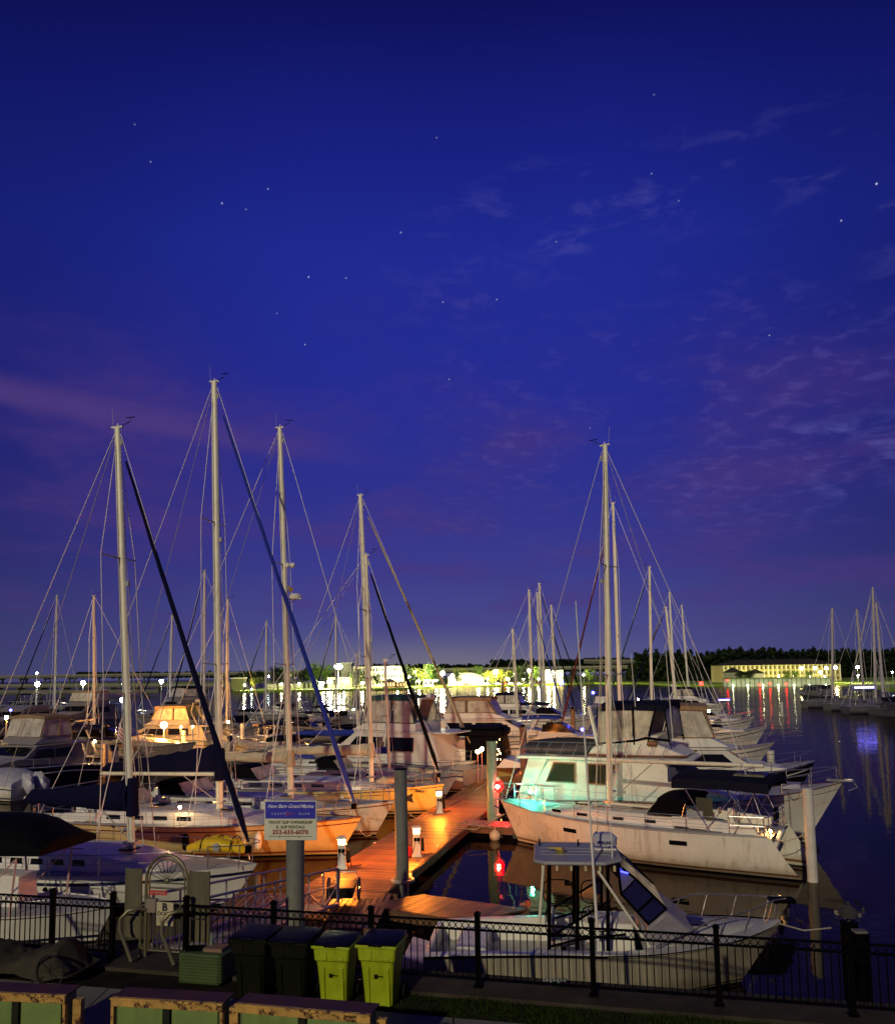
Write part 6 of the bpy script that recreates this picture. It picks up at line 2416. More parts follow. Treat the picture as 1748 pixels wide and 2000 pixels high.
for x in (-1.0, .95):
    b = MB()
    b.tube([(x + .27 * math.cos(t), -.44, .27 + .27 * math.sin(t)) for t in [2 * math.pi * i / 20 for i in range(20)]], .022, 6, closed=True)
    for i in range(5):
        t = math.pi * i / 5
        b.cyl((x + .25 * math.cos(t), -.44, .27 + .25 * math.sin(t)), (x - .25 * math.cos(t), -.44, .27 - .25 * math.sin(t)), .005, n=4)
    b.build('wheel', mat('wheel_grey', (.02, .02, .02), .6), root)

# ------------------------------------------------------------------ rusty green cabinets in front
RUST = (.05, .012, .008)
EDGE = mat('cabinet_edge', (.50, .29, .07), .6, var=.35, scale=5, rust=(RUST, 7, .50))
CTOP = mat('cabinet_top', (.065, .018, .010), .6, var=.4, scale=2, rust=((.20, .19, .22), 1.6, .58))
CPAN = mat('cabinet_green', (.17, .25, .07), .5, var=.15, streak=.3, rust=((.25, .27, .18), 9, .70))
CSIDE = mat('cabinet_side', (.10, .14, .06), .6, var=.25)
for lab, pxa, pxb, pya, pyb, np_ in (('rusty green metal cabinet cut by the left edge of the photo', -60, 128, 1938, 1946, 2),
                                     ('rusty green metal cabinet with two front panels, middle of the three', 222, 434, 1950, 1962, 2),
                                     ('rusty green metal cabinet in front of the bins, right one of the three', 464, 722, 1962, 1984, 2)):
    dz = GZ + 1.10
    A = P(pxa, pya, dz)
    Bq = P(pxb, pyb, dz)
    d = Bq - A
    root = empty('metal_cabinet', (A.x, A.y, GZ), math.atan2(d.y, d.x), lab, 'cabinet', 'rusty green metal cabinets in a row')
    wd = math.hypot(d.x, d.y)
    H1 = 1.10
    b = MB()
    b.box((wd / 2, .17, H1 / 2), (wd - .03, .26, H1 - .06))
    b.build('casing', CSIDE, root)
    b = MB()
    n = np_
    b.box((wd / 2, .17, H1 + .012), (wd + .04, .36, .022))
    b.build('top', CTOP, root, bevel=.004)
    b = MB()
    b.box((wd / 2, -.012, H1 - .045), (wd + .03, .045, .085))
    b.box((wd / 2, -.02, H1 + .012), (wd + .05, .06, .03))
    for x in (0.0, wd):
        b.box((x, .01, H1 / 2 - .05), (.04, .07, H1 - .09))
    b.build('edge_trim', EDGE, root, bevel=.004)
    b = MB()
    for k in range(n - 1):
        b.box((wd * (k + 1) / n, .0, H1 / 2 - .05), (.10, .05, H1 - .1))
    b.build('mullion', mat('cabinet_dark', (.02, .022, .015), .6), root)
    for k in range(n):
        b = MB()
        b.box((wd * (k + .5) / n, .022, H1 / 2 - .05), (wd / n - .13, .02, H1 - .11))
        b.build('door', CPAN, root, bevel=.004)
    b = MB()
    b.box((wd + .13, .12, H1 * .46), (.12, .10, H1 * .96))
    b.build('corner_post', EDGE, root, bevel=.005)


# ------------------------------------------------------------------ small boat with a black soft top behind the left fence
root, L, mid, ang = frame('soft_top_boat', 'small white boat with a big black soft top and pinkish frame behind the left fence', 'boat', (226, 1770, .95), L=7.5)
h = Hull(L, 2.6, 1.0, .85, .8, sw=.92, rb=.8, rs=.05, kind='motor')
h.build(root, WHITE2, STRN, WHITE2, N=16, st=(.05, .03))
h.deck(root, DECK)
x1_ = x_at_px(mid, ang, L * 1.2, 138, 2.6)
b = MB()
rows = []
for i in range(9):
    f = i / 8
    x = x1_ - 3.6 + 3.6 * f
    lo_ = 2.32 + .12 * f
    hi_ = 3.05 + .18 * math.sin(math.pi * min(1, .25 + f * .75)) - .35 * max(0, f - .7) / .3
    rows.append([(x, 1.15, lo_), (x, 1.12, lo_ + (hi_ - lo_) * .6), (x, .7, hi_), (x, 0, hi_ + .08), (x, -.7, hi_), (x, -1.12, lo_ + (hi_ - lo_) * .6), (x, -1.15, lo_)])
b.loft(rows)
b.build('soft_top', BLACKC, root, angle=60)
PNK = mat('frame_pink', (.55, .32, .30), .5)
for sgn in (1, -1):
    for xa_, xb_ in ((x1_ - .9, x1_ - .75), (x1_ - 2.2, x1_ - 2.35)):
        b = MB()
        b.tube([(xa_, sgn * 1.1, .85), (xb_, sgn * 1.1, 2.35)], .028, 6)
        b.build('frame_tube', PNK, root)
    b = MB()
    b.tube([(x1_ - 2.2, sgn * 1.1, .9), (x1_ - 1.5, sgn * 1.1, 1.6), (x1_ - .8, sgn * 1.1, 2.3)], .02, 6)
    b.build('brace', PNK, root)
b = MB()
b.box((x1_ - 1.6, 0, 1.25), (.7, .8, .9), taper=.85)
b.build('console', WHITE2, root, bevel=.04)
guard(h, root, 0, L / 2 - .3, ht=.35, n=4, wires=1, parts=False, r=.015)


# ------------------------------------------------------------------ far shore
shore = [(1755, 1352), (1690, 1345), (1640, 1338), (1500, 1338), (1412, 1339), (1405, 1341), (1330, 1341), (1250, 1336), (1160, 1336), (1080, 1338), (1010, 1339), (960, 1340), (905, 1341), (860, 1343), (800, 1347), (720, 1349), (640, 1350), (560, 1352), (480, 1353.5), (455, 1352)]
pts = [P(x, y, .0) for x, y in shore]
back = [Vector((-130, 900, 0)), Vector((-700, 1400, 0)), Vector((900, 1400, 0)), Vector((500, 420, 0))]
mb = MB()
allp = pts + back
mb.add([(p.x, p.y, .9) for p in allp] + [(p.x, p.y, -.5) for p in allp], [tuple(range(len(allp)))] + [(i, (i + 1) % len(allp), len(allp) + (i + 1) % len(allp), len(allp) + i) for i in range(len(allp))])
tag(mb.build('far_bank', mat('far_grass', (.15, .24, .012), .9, var=.4, scale=.05), smooth=False), kind='structure')

# street and park lamps on the far shore
LAMPS = {}


def lamp(label, px, py, d, r=.5, m=None, base=.9, name='street_lamp', cat='street lamp', group='lamps along the far shore', oval=1.0, pole=.09):
    q = PD(px, py, d)
    root = empty(name, (q.x, q.y, base), 0, label, cat, group)
    b = MB()
    b.cyl((0, 0, 0), (0, 0, max(.3, q.z - base - r)), pole, pole * .7, n=6)
    b.build('pole', GREYH, root)
    b = MB()
    b.sphere((0, 0, q.z - base), r, n=8, k=6, sc=(oval, oval, 1 if oval == 1 else .75))
    b.build('globe', m, root)
    return root


LW = lamp_mat('lamp_white_green', (1.0, .93, .34), 1500)
LB_ = lamp_mat('lamp_white', (1.0, .96, .55), 1700)
LY = lamp_mat('lamp_yellow', (1.0, .85, .22), 1000)
LYR = lamp_mat('lamp_yellow_dim', (1.0, .88, .30), 420)
LO = lamp_mat('lamp_sodium', (1.0, .38, .05), 2200)
LM = lamp_mat('lamp_marina', (.88, 1.0, .55), 200)
LR = lamp_mat('lamp_red_far', (1.0, .004, .002), 26)
LBL = lamp_mat('lamp_blue_far', (.05, .05, 1.0), 60)
LC = lamp_mat('lamp_cool', (.6, .85, 1.0), 150)
for lab, px, py, d, r, m in (
        ('white park lamp in front of the pavilion, brightest on the shore', 644, 1331, 395, 1.1, LB_),
        ('small park lamp just right of the pavilion lamp', 632, 1334, 392, .5, LW),
        ('park lamp at the left foot of the white hotel', 708, 1334, 420, .7, LY),
        ('park lamp before the middle of the white hotel', 757, 1331, 415, .8, LB_),
        ('lower of two lamps right of the white hotel', 800, 1322, 430, .9, LW),
        ('taller lamp right of the white hotel', 812, 1312, 440, .7, LW),
        ('lamp over the white tents, left one', 864, 1315, 430, 1.1, LB_),
        ('lamp behind the white tents, middle one', 884, 1320, 455, .9, LW),
        ('lamp at the right end of the white tents', 916, 1320, 455, .9, LW),
        ('round lamp among the yellow-green trees', 968, 1312, 430, 1.2, LY),
        ('lamp behind the dark tree of the park', 1033, 1310, 450, .8, LY),
        ('lamp under the bridge in the middle', 1070, 1312, 470, .9, LY),
        ('second lamp under the bridge in the middle', 1082, 1314, 470, .7, LB_),
        ('lamp in front of the hotel entrance, right part', 776, 1329, 412, .6, LB_),
        ('lamp between the hotel and the small white house', 818, 1330, 412, .6, LW),
        ('lamp low before the left tent', 852, 1328, 420, .6, LB_),
        ('lamp low before the right tent', 934, 1327, 425, .6, LW),
        ('lamp over the parked cars, left', 952, 1326, 430, .5, LW),
        ('lamp over the parked cars, middle', 992, 1326, 430, .5, LB_),
        ('lamp over the parked cars, right', 1022, 1326, 430, .5, LW),
        ('lamp in the grass between the parked cars and the middle masts', 1052, 1326, 440, .5, LW),
        ('low lamp among the trees left of the middle masts', 1005, 1316, 450, .5, LY),
        ('low lamp between the pavilion and the tower', 672, 1330, 410, .5, LB_),
        ('low lamp at the left end of the pavilion', 585, 1335, 395, .4, LW),
        ('low lamp before the long low building', 550, 1336, 420, .4, LW),
        ('lamp on the left grass bank beside the yellow-green bush', 478, 1338, 385, .4, LW),
        ('lamp left of the lit bush tree under the bridge', 1140, 1318, 450, .4, LY),
        ('lamp left of the dark waterside tree', 492, 1346, 372, .35, LC),
        ('high lamp on the left grass bank', 525, 1321, 400, .35, LC),
        ('leftmost bright lamp before the long condominium', 1565, 1305, 375, .75, LYR),
        ('second bright lamp before the long condominium', 1591, 1305, 380, .6, LYR),
        ('third bright lamp before the long condominium', 1613, 1305, 375, .7, LYR),
        ('fourth bright lamp at the right end of the condominium', 1631, 1304, 370, .65, LYR),
        ('lower lamp between the condominium lamps', 1602, 1313, 360, .65, LYR),
        ('lamp standing alone right of the condominium', 1674, 1303, 360, .7, LYR),
        ('small lamp low behind the far right boats', 1675, 1319, 340, .35, LB_),
        ('tiny cool lamp at the right edge', 1742, 1313, 380, .3, LC)):
    lamp(lab, px, py, d, r, m)
ML = 'lamp posts of the left marina'
lamp('leftmost bright marina lamp post, warm white', 74, 1336, 150, .42, LM, base=.5, group=ML)
lamp('small cool lamp high above the leftmost marina lamp', 73, 1315, 155, .16, LC, base=.5, group=ML)
lamp('second bright marina lamp post, right of the thin mast', 163, 1334, 150, .40, LM, base=.5, group=ML)
lamp('bright marina lamp post between the first two big masts', 316, 1331, 150, .38, LM, base=.5, group=ML)
lamp('small marina lamp half hidden by the first mast, upper', 241, 1337, 150, .20, LC, base=.5, group=ML)
lamp('white marina lamp half hidden by the first mast, lower', 240, 1367, 120, .36, LC, base=.5, group=ML)
lamp('orange marina lamp glowing over the white cruiser', 321, 1416, 70, .27, LO, base=.5, group=ML)
lamp('small amber lamp right of the orange marina lamp', 354, 1420, 68, .08, LY, base=.5, group=ML)
lamp('second small amber lamp by the second mast', 377, 1419, 68, .08, LY, base=.5, group=ML)
lamp('amber lamp at the left edge behind the covered boat', 14, 1401, 66, .14, LO, base=.5, group=ML)
lamp('amber lamp low between boats at the far left', 118, 1447, 58, .10, LO, base=.5, group=ML)
RL = 'coloured navigation lamps'
lamp('large red lamp on the black-topped cruiser', 1369, 1335, 90, .22, LR, base=2.0, name='navigation_lamp', cat='lamp', group=RL, pole=.04)
for lab, px, py, d in (('red lamp at the left end of the pale seawall', 1420, 1329, 330), ('smallest red lamp on the water before the seawall', 1483, 1338, 325),
                       ('red lamp with a second one above it before the seawall', 1503, 1335, 325), ('large red lamp before the right part of the seawall', 1535, 1336, 325),
                       ):
    lamp(lab, px, py, d, .42, LR, base=0, name='navigation_lamp', cat='lamp', group=RL, pole=.1)
lamp('red navigation lamp of the left sailboat, beside the navy sail end', 77, 1561, 29.5, .10, LR, base=.8, name='navigation_lamp', cat='lamp', group=RL, pole=.02)
for lab, px, py, d, r in (('blue lamp over the grey dinghy on the trawler', 1137, 1425, 46, .09), ('blue lamp in the middle distance right of the maroon sail', 1158, 1353, 95, .16),
                          ('blue-violet lamp at the left edge', 22, 1387, 75, .10), ('purple lamp below the middle masts', 1096, 1333, 120, .35)):
    lamp(lab, px, py, d, r, LBL, base=.8, name='navigation_lamp', cat='lamp', group=RL, pole=.02)
q = PD(661, 1302, 400)
root = empty('oval_sign', (q.x, q.y, .9), 0, 'large glowing white oval sign high on a pole before the grey tower', 'sign')
b = MB()
b.cyl((0, 0, 0), (0, 0, q.z - 3), .25, n=8)
b.build('pole', GREYH, root)
b = MB()
b.sphere((0, 0, q.z - .9), 1.6, n=14, k=8, sc=(1.25, .25, .85))
b.build('sign_face', lamp_mat('lamp_sign', (.95, 1.0, .85), 60), root)
for lab, px0, px1, py, d in (('blue glowing strip over the cruiser at the channel', 1402, 1424, 1367, 88), ('long blue glowing strip in the far right row', 1668, 1706, 1343, 128)):
    a_, b_ = PD(px0, py, d), PD(px1, py, d)
    root = empty('strip_light', (a_.x, a_.y, 0), 0, lab, 'strip light')
    b = MB()
    b.box(((b_.x - a_.x) / 2, 0, a_.z), (b_.x - a_.x, .1, .12 if d < 100 else .28))
    b.build('tube', lamp_mat('lamp_strip', (.12, .12, 1.0), 14), root)
    b = MB()
    b.cyl((.1, .1, 1.0), (.1, .1, a_.z), .03, n=5)
    b.cyl((b_.x - a_.x - .1, .1, 1.0), (b_.x - a_.x - .1, .1, a_.z), .03, n=5)
    b.build('bracket', STEEL, root)


# buildings
def building(name, label, pxa, pxb, ytop, ybase, d, m, depth=14, rows=0, cols=0, roofm=None, roof='flat', winm=GLASS, cat='building', win=(.35, .5), skew=0.0, eave=.6):
    a_, b_ = PD(pxa, ybase, d), PD(pxb, ybase, d)
    zt_ = PD((pxa + pxb) / 2, ytop, d).z
    z0 = .9
    W_ = b_.x - a_.x
    root = empty(name, (a_.x, a_.y, z0), skew, label, cat)
    H_ = zt_ - z0
    hw_ = H_ if roof == 'flat' else H_ * (.74 if cols > 20 else .66)
    b = MB()
    b.box((W_ / 2, depth / 2, hw_ / 2), (W_, depth, hw_))
    b.build('wall', m, root, smooth=False)
    b = MB()
    if roof == 'flat':
        b.box((W_ / 2, depth / 2, hw_ + .15), (W_ + .6, depth + .6, .3))
    else:
        e = eave
        b.add([(-e, -e, hw_), (W_ + e, -e, hw_), (W_ + e, depth + e, hw_), (-e, depth + e, hw_), (min(W_ / 2, depth / 2), depth / 2, H_), (max(W_ / 2, W_ - depth / 2), depth / 2, H_)],
              [(0, 1, 5, 4), (1, 2, 5), (2, 3, 4, 5), (3, 0, 4), (0, 3, 2, 1)])
    b.build('roof', roofm or GREYH, root, smooth=False)
    for r in range(rows):
        for c in range(cols):
            b = MB()
            ww, wh = W_ / cols * win[0], hw_ / rows * win[1]
            b.box((W_ * (c + .5) / cols, -.03, hw_ * (r + .55) / rows), (ww, .12, wh))
            b.build('window', winm, root, smooth=False)
    return root, W_, hw_


BWH = mat('render_white', (.78, .76, .66), .8, var=.06, scale=.2)
BGR = mat('render_grey', (.24, .25, .20), .8, var=.1, scale=.2)
ROOFD = mat('roof_dark', (.035, .033, .032), .9)
ROOFB = mat('roof_blue', (.20, .22, .26), .7)
LITW = lamp_mat('lit_window', (1.0, .72, .25), 2.2)
building('hotel', 'white four storey hotel with rows of dark windows, floodlit', 722, 786, 1302, 1343, 455, BWH, rows=3, cols=11, depth=16)
building('hotel_wing', 'dimmer side wing of the white hotel, left of the fourth mast', 690, 721, 1303, 1341, 462, mat('render_cream', (.5, .45, .3), .8), rows=3, cols=4, depth=10, cat='building')
building('stair_tower', 'square grey-green tower behind the glowing oval sign', 666, 687, 1295, 1340, 470, BGR, depth=12)
building('pavilion', 'open waterside pavilion with a pale hipped roof', 591, 624, 1327, 1345, 392, BWH, rows=1, cols=4, depth=10, roof='hip', roofm=ROOFB, winm=mat('dim_opening', (.10, .11, .05), .8), win=(.6, .75), eave=1.2)
building('low_building', 'long low building with a purple-grey roof left of the pavilion', 520, 590, 1331, 1346, 430, BGR, depth=14, roof='hip', roofm=mat('roof_purple', (.08, .075, .12), .8))
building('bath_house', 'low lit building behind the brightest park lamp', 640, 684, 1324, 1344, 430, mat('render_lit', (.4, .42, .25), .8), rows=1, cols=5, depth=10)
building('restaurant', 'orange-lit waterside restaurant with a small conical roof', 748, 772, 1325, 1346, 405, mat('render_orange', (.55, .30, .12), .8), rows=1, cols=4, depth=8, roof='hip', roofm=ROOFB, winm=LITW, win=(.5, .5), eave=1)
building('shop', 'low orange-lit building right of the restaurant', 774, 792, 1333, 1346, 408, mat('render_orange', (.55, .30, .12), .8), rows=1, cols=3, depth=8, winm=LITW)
building('tent_hall', 'long bright white tent hall behind the park trees', 876, 945, 1314, 1334, 440, BWH, depth=12, roof='hip', roofm=BWH)
building('small_house', 'small white house on the water edge left of the tents', 827, 846, 1328, 1345, 418, BWH, rows=1, cols=2, depth=6)
building('canopy_shelter', 'flat roofed open shelter on the left grass bank', 452, 476, 1325, 1346, 400, mat('dim_opening', (.10, .11, .05), .8), depth=6, roofm=BWH)
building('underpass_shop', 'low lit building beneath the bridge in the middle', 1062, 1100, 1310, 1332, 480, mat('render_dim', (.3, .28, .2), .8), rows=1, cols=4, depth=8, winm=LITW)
condo, Wc, Hc = building('condominium', 'long three storey condominium with lit balconies behind the seawall', 1413, 1640, 1287, 1325, 425, mat('render_yellow', (.50, .44, .20), .8), depth=20, roof='hip', roofm=ROOFD, rows=3, cols=26, winm=mat('balcony_dark', (.10, .09, .04), .8), win=(.45, .6))
for k in range(27):
    b = MB()
    b.box((Wc * k / 26, -.6, Hc / 2), (.35, .35, Hc))
    b.build('column', BWH, condo, smooth=False)
building('grey_house', 'dark gabled house in front of the condominium, left', 1424, 1450, 1303, 1326, 400, BGR, depth=8, roof='hip', roofm=ROOFD)
building('boat_house', 'pale gabled boat house before the condominium', 1470, 1492, 1306, 1325, 398, mat('render_pale', (.4, .4, .38), .8), depth=8, roof='hip', roofm=ROOFD)
for k in range(7):  # added unseen fill lamps that brighten the condominium facade
    lamp('added fill lamp low against the condominium front', 1430 + k * 30, 1321, 417, .32, LYR, group='added fill lamps at the condominium')
# seawall
a_, b_ = P(1412, 1341.5, 0), P(1622, 1340.5, 0)
d = b_ - a_
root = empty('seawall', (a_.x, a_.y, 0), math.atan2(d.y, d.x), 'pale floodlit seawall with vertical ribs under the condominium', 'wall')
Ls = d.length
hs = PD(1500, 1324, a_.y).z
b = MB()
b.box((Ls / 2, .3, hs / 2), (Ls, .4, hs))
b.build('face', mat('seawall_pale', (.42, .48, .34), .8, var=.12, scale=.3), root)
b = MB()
for k in range(24):
    b.box((Ls * k / 23, .0, hs / 2), (.35, .35, hs))
b.build('ribs', mat('seawall_rib', (.18, .2, .15), .8), root)
b = MB()
b.box((Ls / 2, 8, hs + .02), (Ls, 18, .1))
b.build('terrace', mat('far_grass', (.07, .14, .012), .9), root)
for k in range(7):  # added fill lamps, there only to brighten the seawall face
    q = a_ + d * ((k + .5) / 7)
    r_ = empty('wall_fill_lamp', (q.x, q.y - 3.0, .3), 0, 'added low fill lamp brightening the pale seawall from the water side', 'lamp', 'added low fill lamps brightening the pale seawall')
    b = MB()
    b.cyl((0, 0, -.6), (0, 0, .2), .06, n=6)
    b.build('stem', GREYH, r_)
    b = MB()
    b.sphere((0, 0, .35), .22, n=6, k=5)
    b.build('bulb', lamp_mat('lamp_wall_fill', (.9, 1.0, .6), 150), r_)

# bridges
BRM = mat('bridge_concrete', (.10, .10, .085), .8, var=.1, scale=.1)


def bridge(label, a, b_, d0, d1, th, piers, w_=12):
    A, Bq = PD(a[0], a[1], d0), PD(b_[0], b_[1], d1)
    d = Bq - A
    root = empty('bridge', (A.x, A.y, 0), math.atan2(d.y, d.x), label, 'bridge')
    Lb = math.hypot(d.x, d.y)
    z0, z1 = A.z, Bq.z
    b = MB()
    b.loft([[(0, 0, z0 - th), (0, w_, z0 - th), (0, w_, z0), (0, 0, z0)], [(Lb, 0, z1 - th), (Lb, w_, z1 - th), (Lb, w_, z1), (Lb, 0, z1)]])
    b.build('deck', BRM, root, smooth=False)
    b = MB()
    for y in (-.15, w_ + .15):
        b.loft([[(0, y, z0 - .3), (0, y + .3, z0 - .3), (0, y + .3, z0 + .8), (0, y, z0 + .8)], [(Lb, y, z1 - .3), (Lb, y + .3, z1 - .3), (Lb, y + .3, z1 + .8), (Lb, y, z1 + .8)]])
    b.build('parapet', mat('parapet', (.19, .19, .15), .8), root, smooth=False)
    for k in range(piers):
        x = Lb * (k + .5) / piers
        zt_ = z0 + (z1 - z0) * (k + .5) / piers - th
        b = MB()
        b.box((x, w_ / 2, zt_ - .5), (1.2, w_ - 1, 1.0))
        b.cyl((x, 2.5, -1), (x, 2.5, zt_ - 1), .7, n=8)
        b.cyl((x, w_ - 2.5, -1), (x, w_ - 2.5, zt_ - 1), .7, n=8)
        b.build('pier', BRM, root)
    return root


bridge('long highway bridge across the river behind the park', (-80, 1323), (1260, 1301), 620, 560, 1.6, 26)
bridge('higher short bridge deck above the long one in the middle', (1140, 1290), (1300, 1291), 640, 600, 2.4, 4)
bridge('low causeway bridge at the left', (-80, 1340), (468, 1338), 470, 460, 1.1, 12, w_=9)
bridge('nearest low bridge at the far left', (-80, 1353), (310, 1351), 300, 330, .9, 9, w_=8)


# ------------------------------------------------------------------ trees
def leaf_mat(name, col):
    return mat(name, col, .75, var=.45, scale=.5)


LG1 = leaf_mat('leaves_green', (.06, .12, .015))
LG2 = leaf_mat('leaves_dark', (.012, .022, .008))
LG3 = leaf_mat('leaves_yellow_green', (.14, .17, .015))
BARK = mat('bark', (.08, .06, .04), .9)


def make_tree(name, label, H_, W_, m, n=1100, loc=(0, 0, .9), group='trees on the far shore'):
    root = empty(name, loc, rnd.uniform(0, 6), label, 'tree', group)
    b = MB()
    b.cyl((0, 0, -.4), (.1, 0, H_ * .45), H_ * .028, H_ * .018, n=7)
    for k in range(5):
        a = k * 1.26 + rnd.random()
        b.cyl((.1, 0, H_ * (.28 + .04 * k)), (math.cos(a) * W_ * .32, math.sin(a) * W_ * .32, H_ * (.55 + .06 * k)), H_ * .012, H_ * .005, n=5)
    b.build('trunk', BARK, root)
    b = MB()
    lumps = []
    for k in range(13):
        a, rr_ = rnd.uniform(0, 6.28), rnd.uniform(0, .33) * W_
        lumps.append((rr_ * math.cos(a), rr_ * math.sin(a), H_ * rnd.uniform(.38, .86), W_ * rnd.uniform(.12, .24)))
    for i in range(n):
        c = lumps[i % len(lumps)]
        u = Vector((rnd.gauss(0, 1), rnd.gauss(0, 1), rnd.gauss(0, .85))).normalized() * c[3] * rnd.uniform(.55, 1.12)
        p = Vector(c[:3]) + u
        s_ = rnd.uniform(.16, .42) * (H_ / 11)
        t1 = Vector((rnd.gauss(0, 1), rnd.gauss(0, 1), rnd.gauss(0, 1))).normalized()
        t2 = t1.orthogonal().normalized()
        b.add([p - t1 * s_, p + t2 * s_ * .7, p + t1 * s_, p - t2 * s_ * .7], [(0, 1, 2, 3)])
    b.build('crown', m, root, smooth=False)
    return root


protos = {}
TREES = [(470, 1312, 1348, 420, 'd', 'dark tree at the left end of the grass bank'), (488, 1310, 1347, 430, 'd', 'second dark tree on the left grass bank'), (497, 1320, 1350, 390, 'y', 'small yellow-green lamp-lit bush tree on the left bank'),
         (510, 1308, 1346, 440, 'd', 'dark tree behind the yellow-green bush tree'), (543, 1300, 1353, 378, 'd', 'big dark tree standing at the water edge'), (556, 1306, 1352, 385, 'g', 'green tree behind the big dark waterside one'),
         (600, 1303, 1340, 470, 'd', 'tree behind the pavilion, left'), (619, 1300, 1340, 470, 'g', 'tall lit tree behind the pavilion'), (637, 1303, 1338, 470, 'g', 'lit tree right behind the pavilion lamp'),
         (697, 1310, 1346, 400, 'g', 'lit tree left of the fourth mast'), (712, 1312, 1347, 400, 'g', 'lit tree behind the fourth mast'), (735, 1318, 1346, 398, 'g', 'small tree before the hotel'), (786, 1304, 1340, 470, 'g', 'tree at the right corner of the hotel'),
         (800, 1303, 1345, 405, 'g', 'lit tree right of the hotel'), (820, 1303, 1342, 430, 'y', 'yellow-green tree between the hotel and the small house'), (838, 1302, 1342, 440, 'g', 'tree behind the small white house'), (852, 1306, 1344, 415, 'g', 'tree left of the white tents'),
         (893, 1312, 1345, 400, 'g', 'small tree before the white tents'), (905, 1302, 1330, 490, 'y', 'round tree behind the white tents'), (935, 1305, 1332, 480, 'g', 'tree at the right end of the tents'), (953, 1308, 1338, 435, 'y', 'yellow-green tree left of the round lamp'),
         (978, 1307, 1338, 440, 'y', 'yellow-green tree right of the round lamp'), (995, 1306, 1338, 430, 'y', 'large yellow-green tree beside the short mast'), (1018, 1303, 1340, 425, 'g', 'dark green tree right of the short mast'), (1045, 1306, 1338, 450, 'g', 'tree behind the middle masts'),
         (1120, 1308, 1338, 455, 'd', 'dark tree under the higher bridge'), (1150, 1310, 1338, 455, 'g', 'lit bush tree left of the tall white mast'), (1210, 1308, 1338, 455, 'd', 'dark tree behind the second tall right mast'), (1235, 1305, 1339, 450, 'd', 'dark tree left of the woods'),
         (1446, 1310, 1327, 392, 'd', 'dark tree before the condominium, left'), (1462, 1308, 1327, 392, 'd', 'dark tree beside the boat house'), (1536, 1310, 1326, 395, 'g', 'palm-like tree before the lit balconies, left'), (1552, 1311, 1326, 395, 'g', 'tree before the lit balconies, middle'), (1580, 1311, 1326, 395, 'g', 'tree before the lit balconies, right')]
names = {'d': LG2, 'g': LG1, 'y': LG3}
for (px, yt, yb, d, k, lab) in TREES:
    q = PD(px, yb, d)
    H_ = PD(px, yt, d).z - .9
    if k not in protos:
        protos[k] = (make_tree('broadleaf_tree', lab, 11, 10, names[k], loc=(q.x, q.y, .9)), 11)
        t = protos[k][0]
    else:
        t = dup(protos[k][0], (q.x, q.y, .9), rnd.uniform(0, 6), lab)
    s_ = H_ / 9.8
    t.scale = (s_ * 1.15, s_ * 1.15, s_)
# distant woods: one mass
b = MB()
for (x0, x1, y0, y1, d) in ((1240, 1420, 1268, 1335, 500), (1400, 1800, 1264, 1320, 560), (960, 1140, 1287, 1310, 760), (150, 700, 1313, 1322, 900), (700, 960, 1298, 1312, 820), (1140, 1250, 1283, 1310, 780)):
    n = int((x1 - x0) * (y1 - y0) * .55)
    hs_ = [rnd.uniform(.55, 1.0) for _ in range(60)]
    for i in range(n):
        px = rnd.uniform(x0, x1)
        f = (px - x0) / (x1 - x0)
        g = hs_[int(px / 11) % 60] * .28 + .72
        top_ = y1 + (y0 - y1) * g * (1 + .05 * math.sin(px * .31))
        # rounded crowns
        u = ((px / 11) % 1 - .5) * 2
        top_ += (y1 - y0) * .16 * u * u
        py = top_ + (y1 - top_) * rnd.random() ** .9
        dd = d + rnd.uniform(0, 30)
        p = PD(px, py, dd)
        s_ = rnd.uniform(.8, 2.0) * d / 560
        t1 = Vector((rnd.gauss(0, 1), rnd.gauss(0, 1), rnd.gauss(0, 1))).normalized()
        t2 = t1.orthogonal().normalized()
        b.add([p - t1 * s_, p + t2 * s_ * .8, p + t1 * s_, p - t2 * s_ * .8], [(0, 1, 2, 3)])
for (x0, x1, y0, y1, d) in ((1240, 1420, 1285, 1336, 508), (1400, 1800, 1282, 1322, 592)):
    A, Bq = PD(x0, y0, d + 30), PD(x1, y0, d + 30)
    b.add([(A.x, A.y, 0), (Bq.x, Bq.y, 0), (Bq.x, Bq.y, A.z * .8), (A.x, A.y, A.z * .8), (A.x, A.y + 30, 0), (Bq.x, Bq.y + 30, 0), (Bq.x, Bq.y + 30, A.z * .8), (A.x, A.y + 30, A.z * .8)],
          [(0, 1, 2, 3), (4, 5, 6, 7), (3, 2, 6, 7), (0, 3, 7, 4), (1, 2, 6, 5)])
tag(b.build('woods', LG2, smooth=False), 'dark mass of distant woods along the river banks', 'woods', kind='stuff')


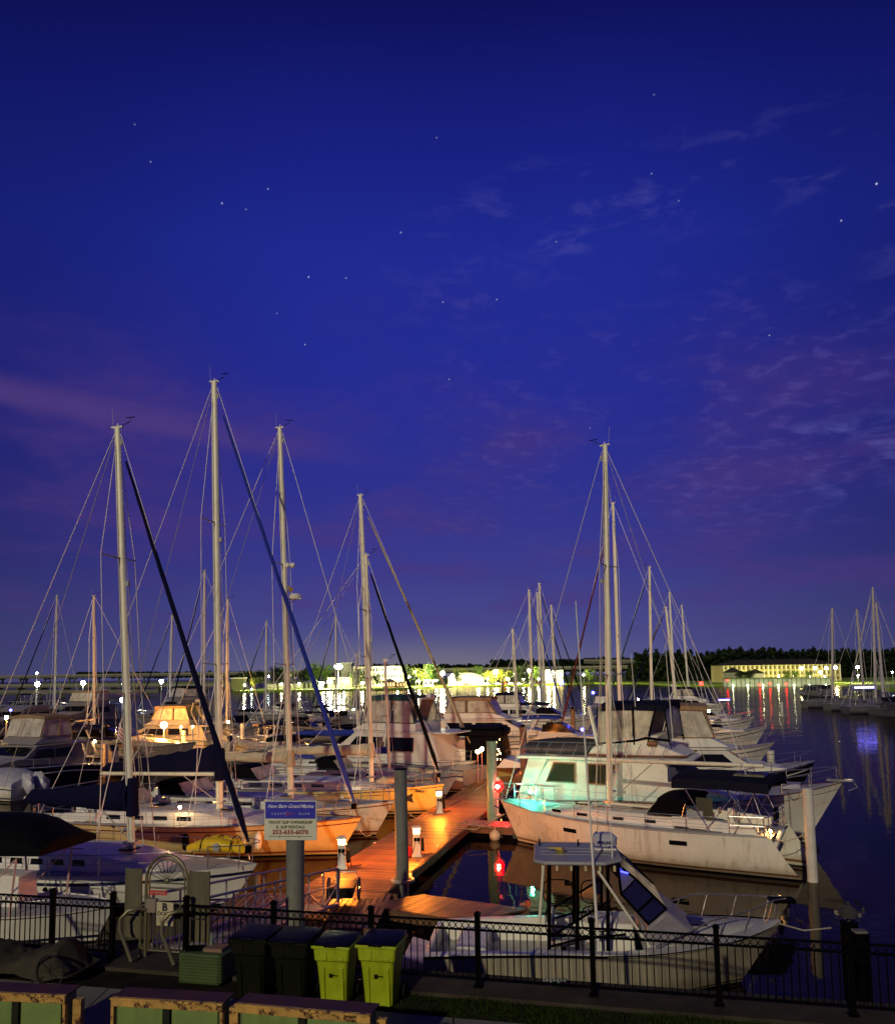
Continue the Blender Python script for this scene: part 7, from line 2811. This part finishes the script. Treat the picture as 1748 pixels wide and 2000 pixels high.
# parked cars on the lit shore
cols = [('white', (.6, .6, .58)), ('silver', (.35, .36, .38)), ('dark', (.03, .03, .035)), ('red', (.35, .03, .02)), ('white', (.6, .6, .58))]
car_px = [898, 912, 926, 948, 960, 972, 985, 999, 1012, 1026, 1040, 1056]
for i, px in enumerate(car_px):
    cn, cc = cols[(i * 3) % 5]
    q = PD(px, 1334, 432)
    where = ('first', 'second', 'third', 'fourth', 'fifth', 'sixth', 'seventh', 'eighth', 'ninth', 'tenth', 'eleventh', 'last')[i]
    root = empty('parked_car', (q.x, q.y, .92), rnd.uniform(-.3, .3), cn + ' parked car on the lit shore, ' + where + ' from the left of the row', 'car', 'cars parked on the lit shore')
    b = MB()
    b.loft([[(x, y, z) for y, z in ((-.88, .3), (.88, .3), (.9, .75), (-.9, .75))] for x in (-2.2, -2.0, 2.0, 2.25)])
    b.loft([[(x, -w_, z0), (x, w_, z0), (x, w_ * .9, z1), (x, -w_ * .9, z1)] for x, w_, z0, z1 in ((-1.7, .82, .74, .76), (-1.2, .8, .74, 1.4), (.5, .8, .74, 1.42), (1.2, .82, .74, .76))])
    b.build('body', mat('car_' + cn, cc, .3), root)
    for x in (-1.35, 1.4):
        b = MB()
        b.cyl((x, -.92, .32), (x, -.70, .32), .33, n=12)
        b.build('wheel', RUBBER, root)
    b = MB()
    b.box((-.35, -.80, 1.08), (1.6, .04, .36))
    b.build('window', GLASS, root)
AM = lamp_mat('lamp_small_amber', (1.0, .62, .25), 160)
for i, (px, py, d, lab) in enumerate(((429, 1421, 66, 'small amber lamp right of the second mast'), (446, 1410, 70, 'small warm lamp above the red-lit deck'), (691, 1386, 90, 'small warm lamp behind the fourth mast'),
                         (655, 1388, 90, 'left one of a pair of warm lamps below the oval sign'), (662, 1388, 90, 'right one of a pair of warm lamps below the oval sign'), (186, 1448, 62, 'low amber lamp under the thin left mast'),
                         (92, 1448, 60, 'low amber lamp behind the pale boat covers'), (1208, 1412, 60, 'right small warm lamp above the black flybridge top'), (1246, 1366, 85, 'small warm lamp beside the green sail mast'),
                         (1384, 1389, 70, 'small white lamp on the tan cruiser canopy'), (352, 1577, 33, 'bright cabin lamp behind the navy sail cover of the nearest boat'),
                         (477, 1383, 80, 'warm lamp among the boats left of the third mast'))):
    lamp(lab, px, py, d, .06 if d < 50 else .10, AM, base=.9, name='deck_lamp', cat='lamp', group='small lamps among the boats', pole=.015)
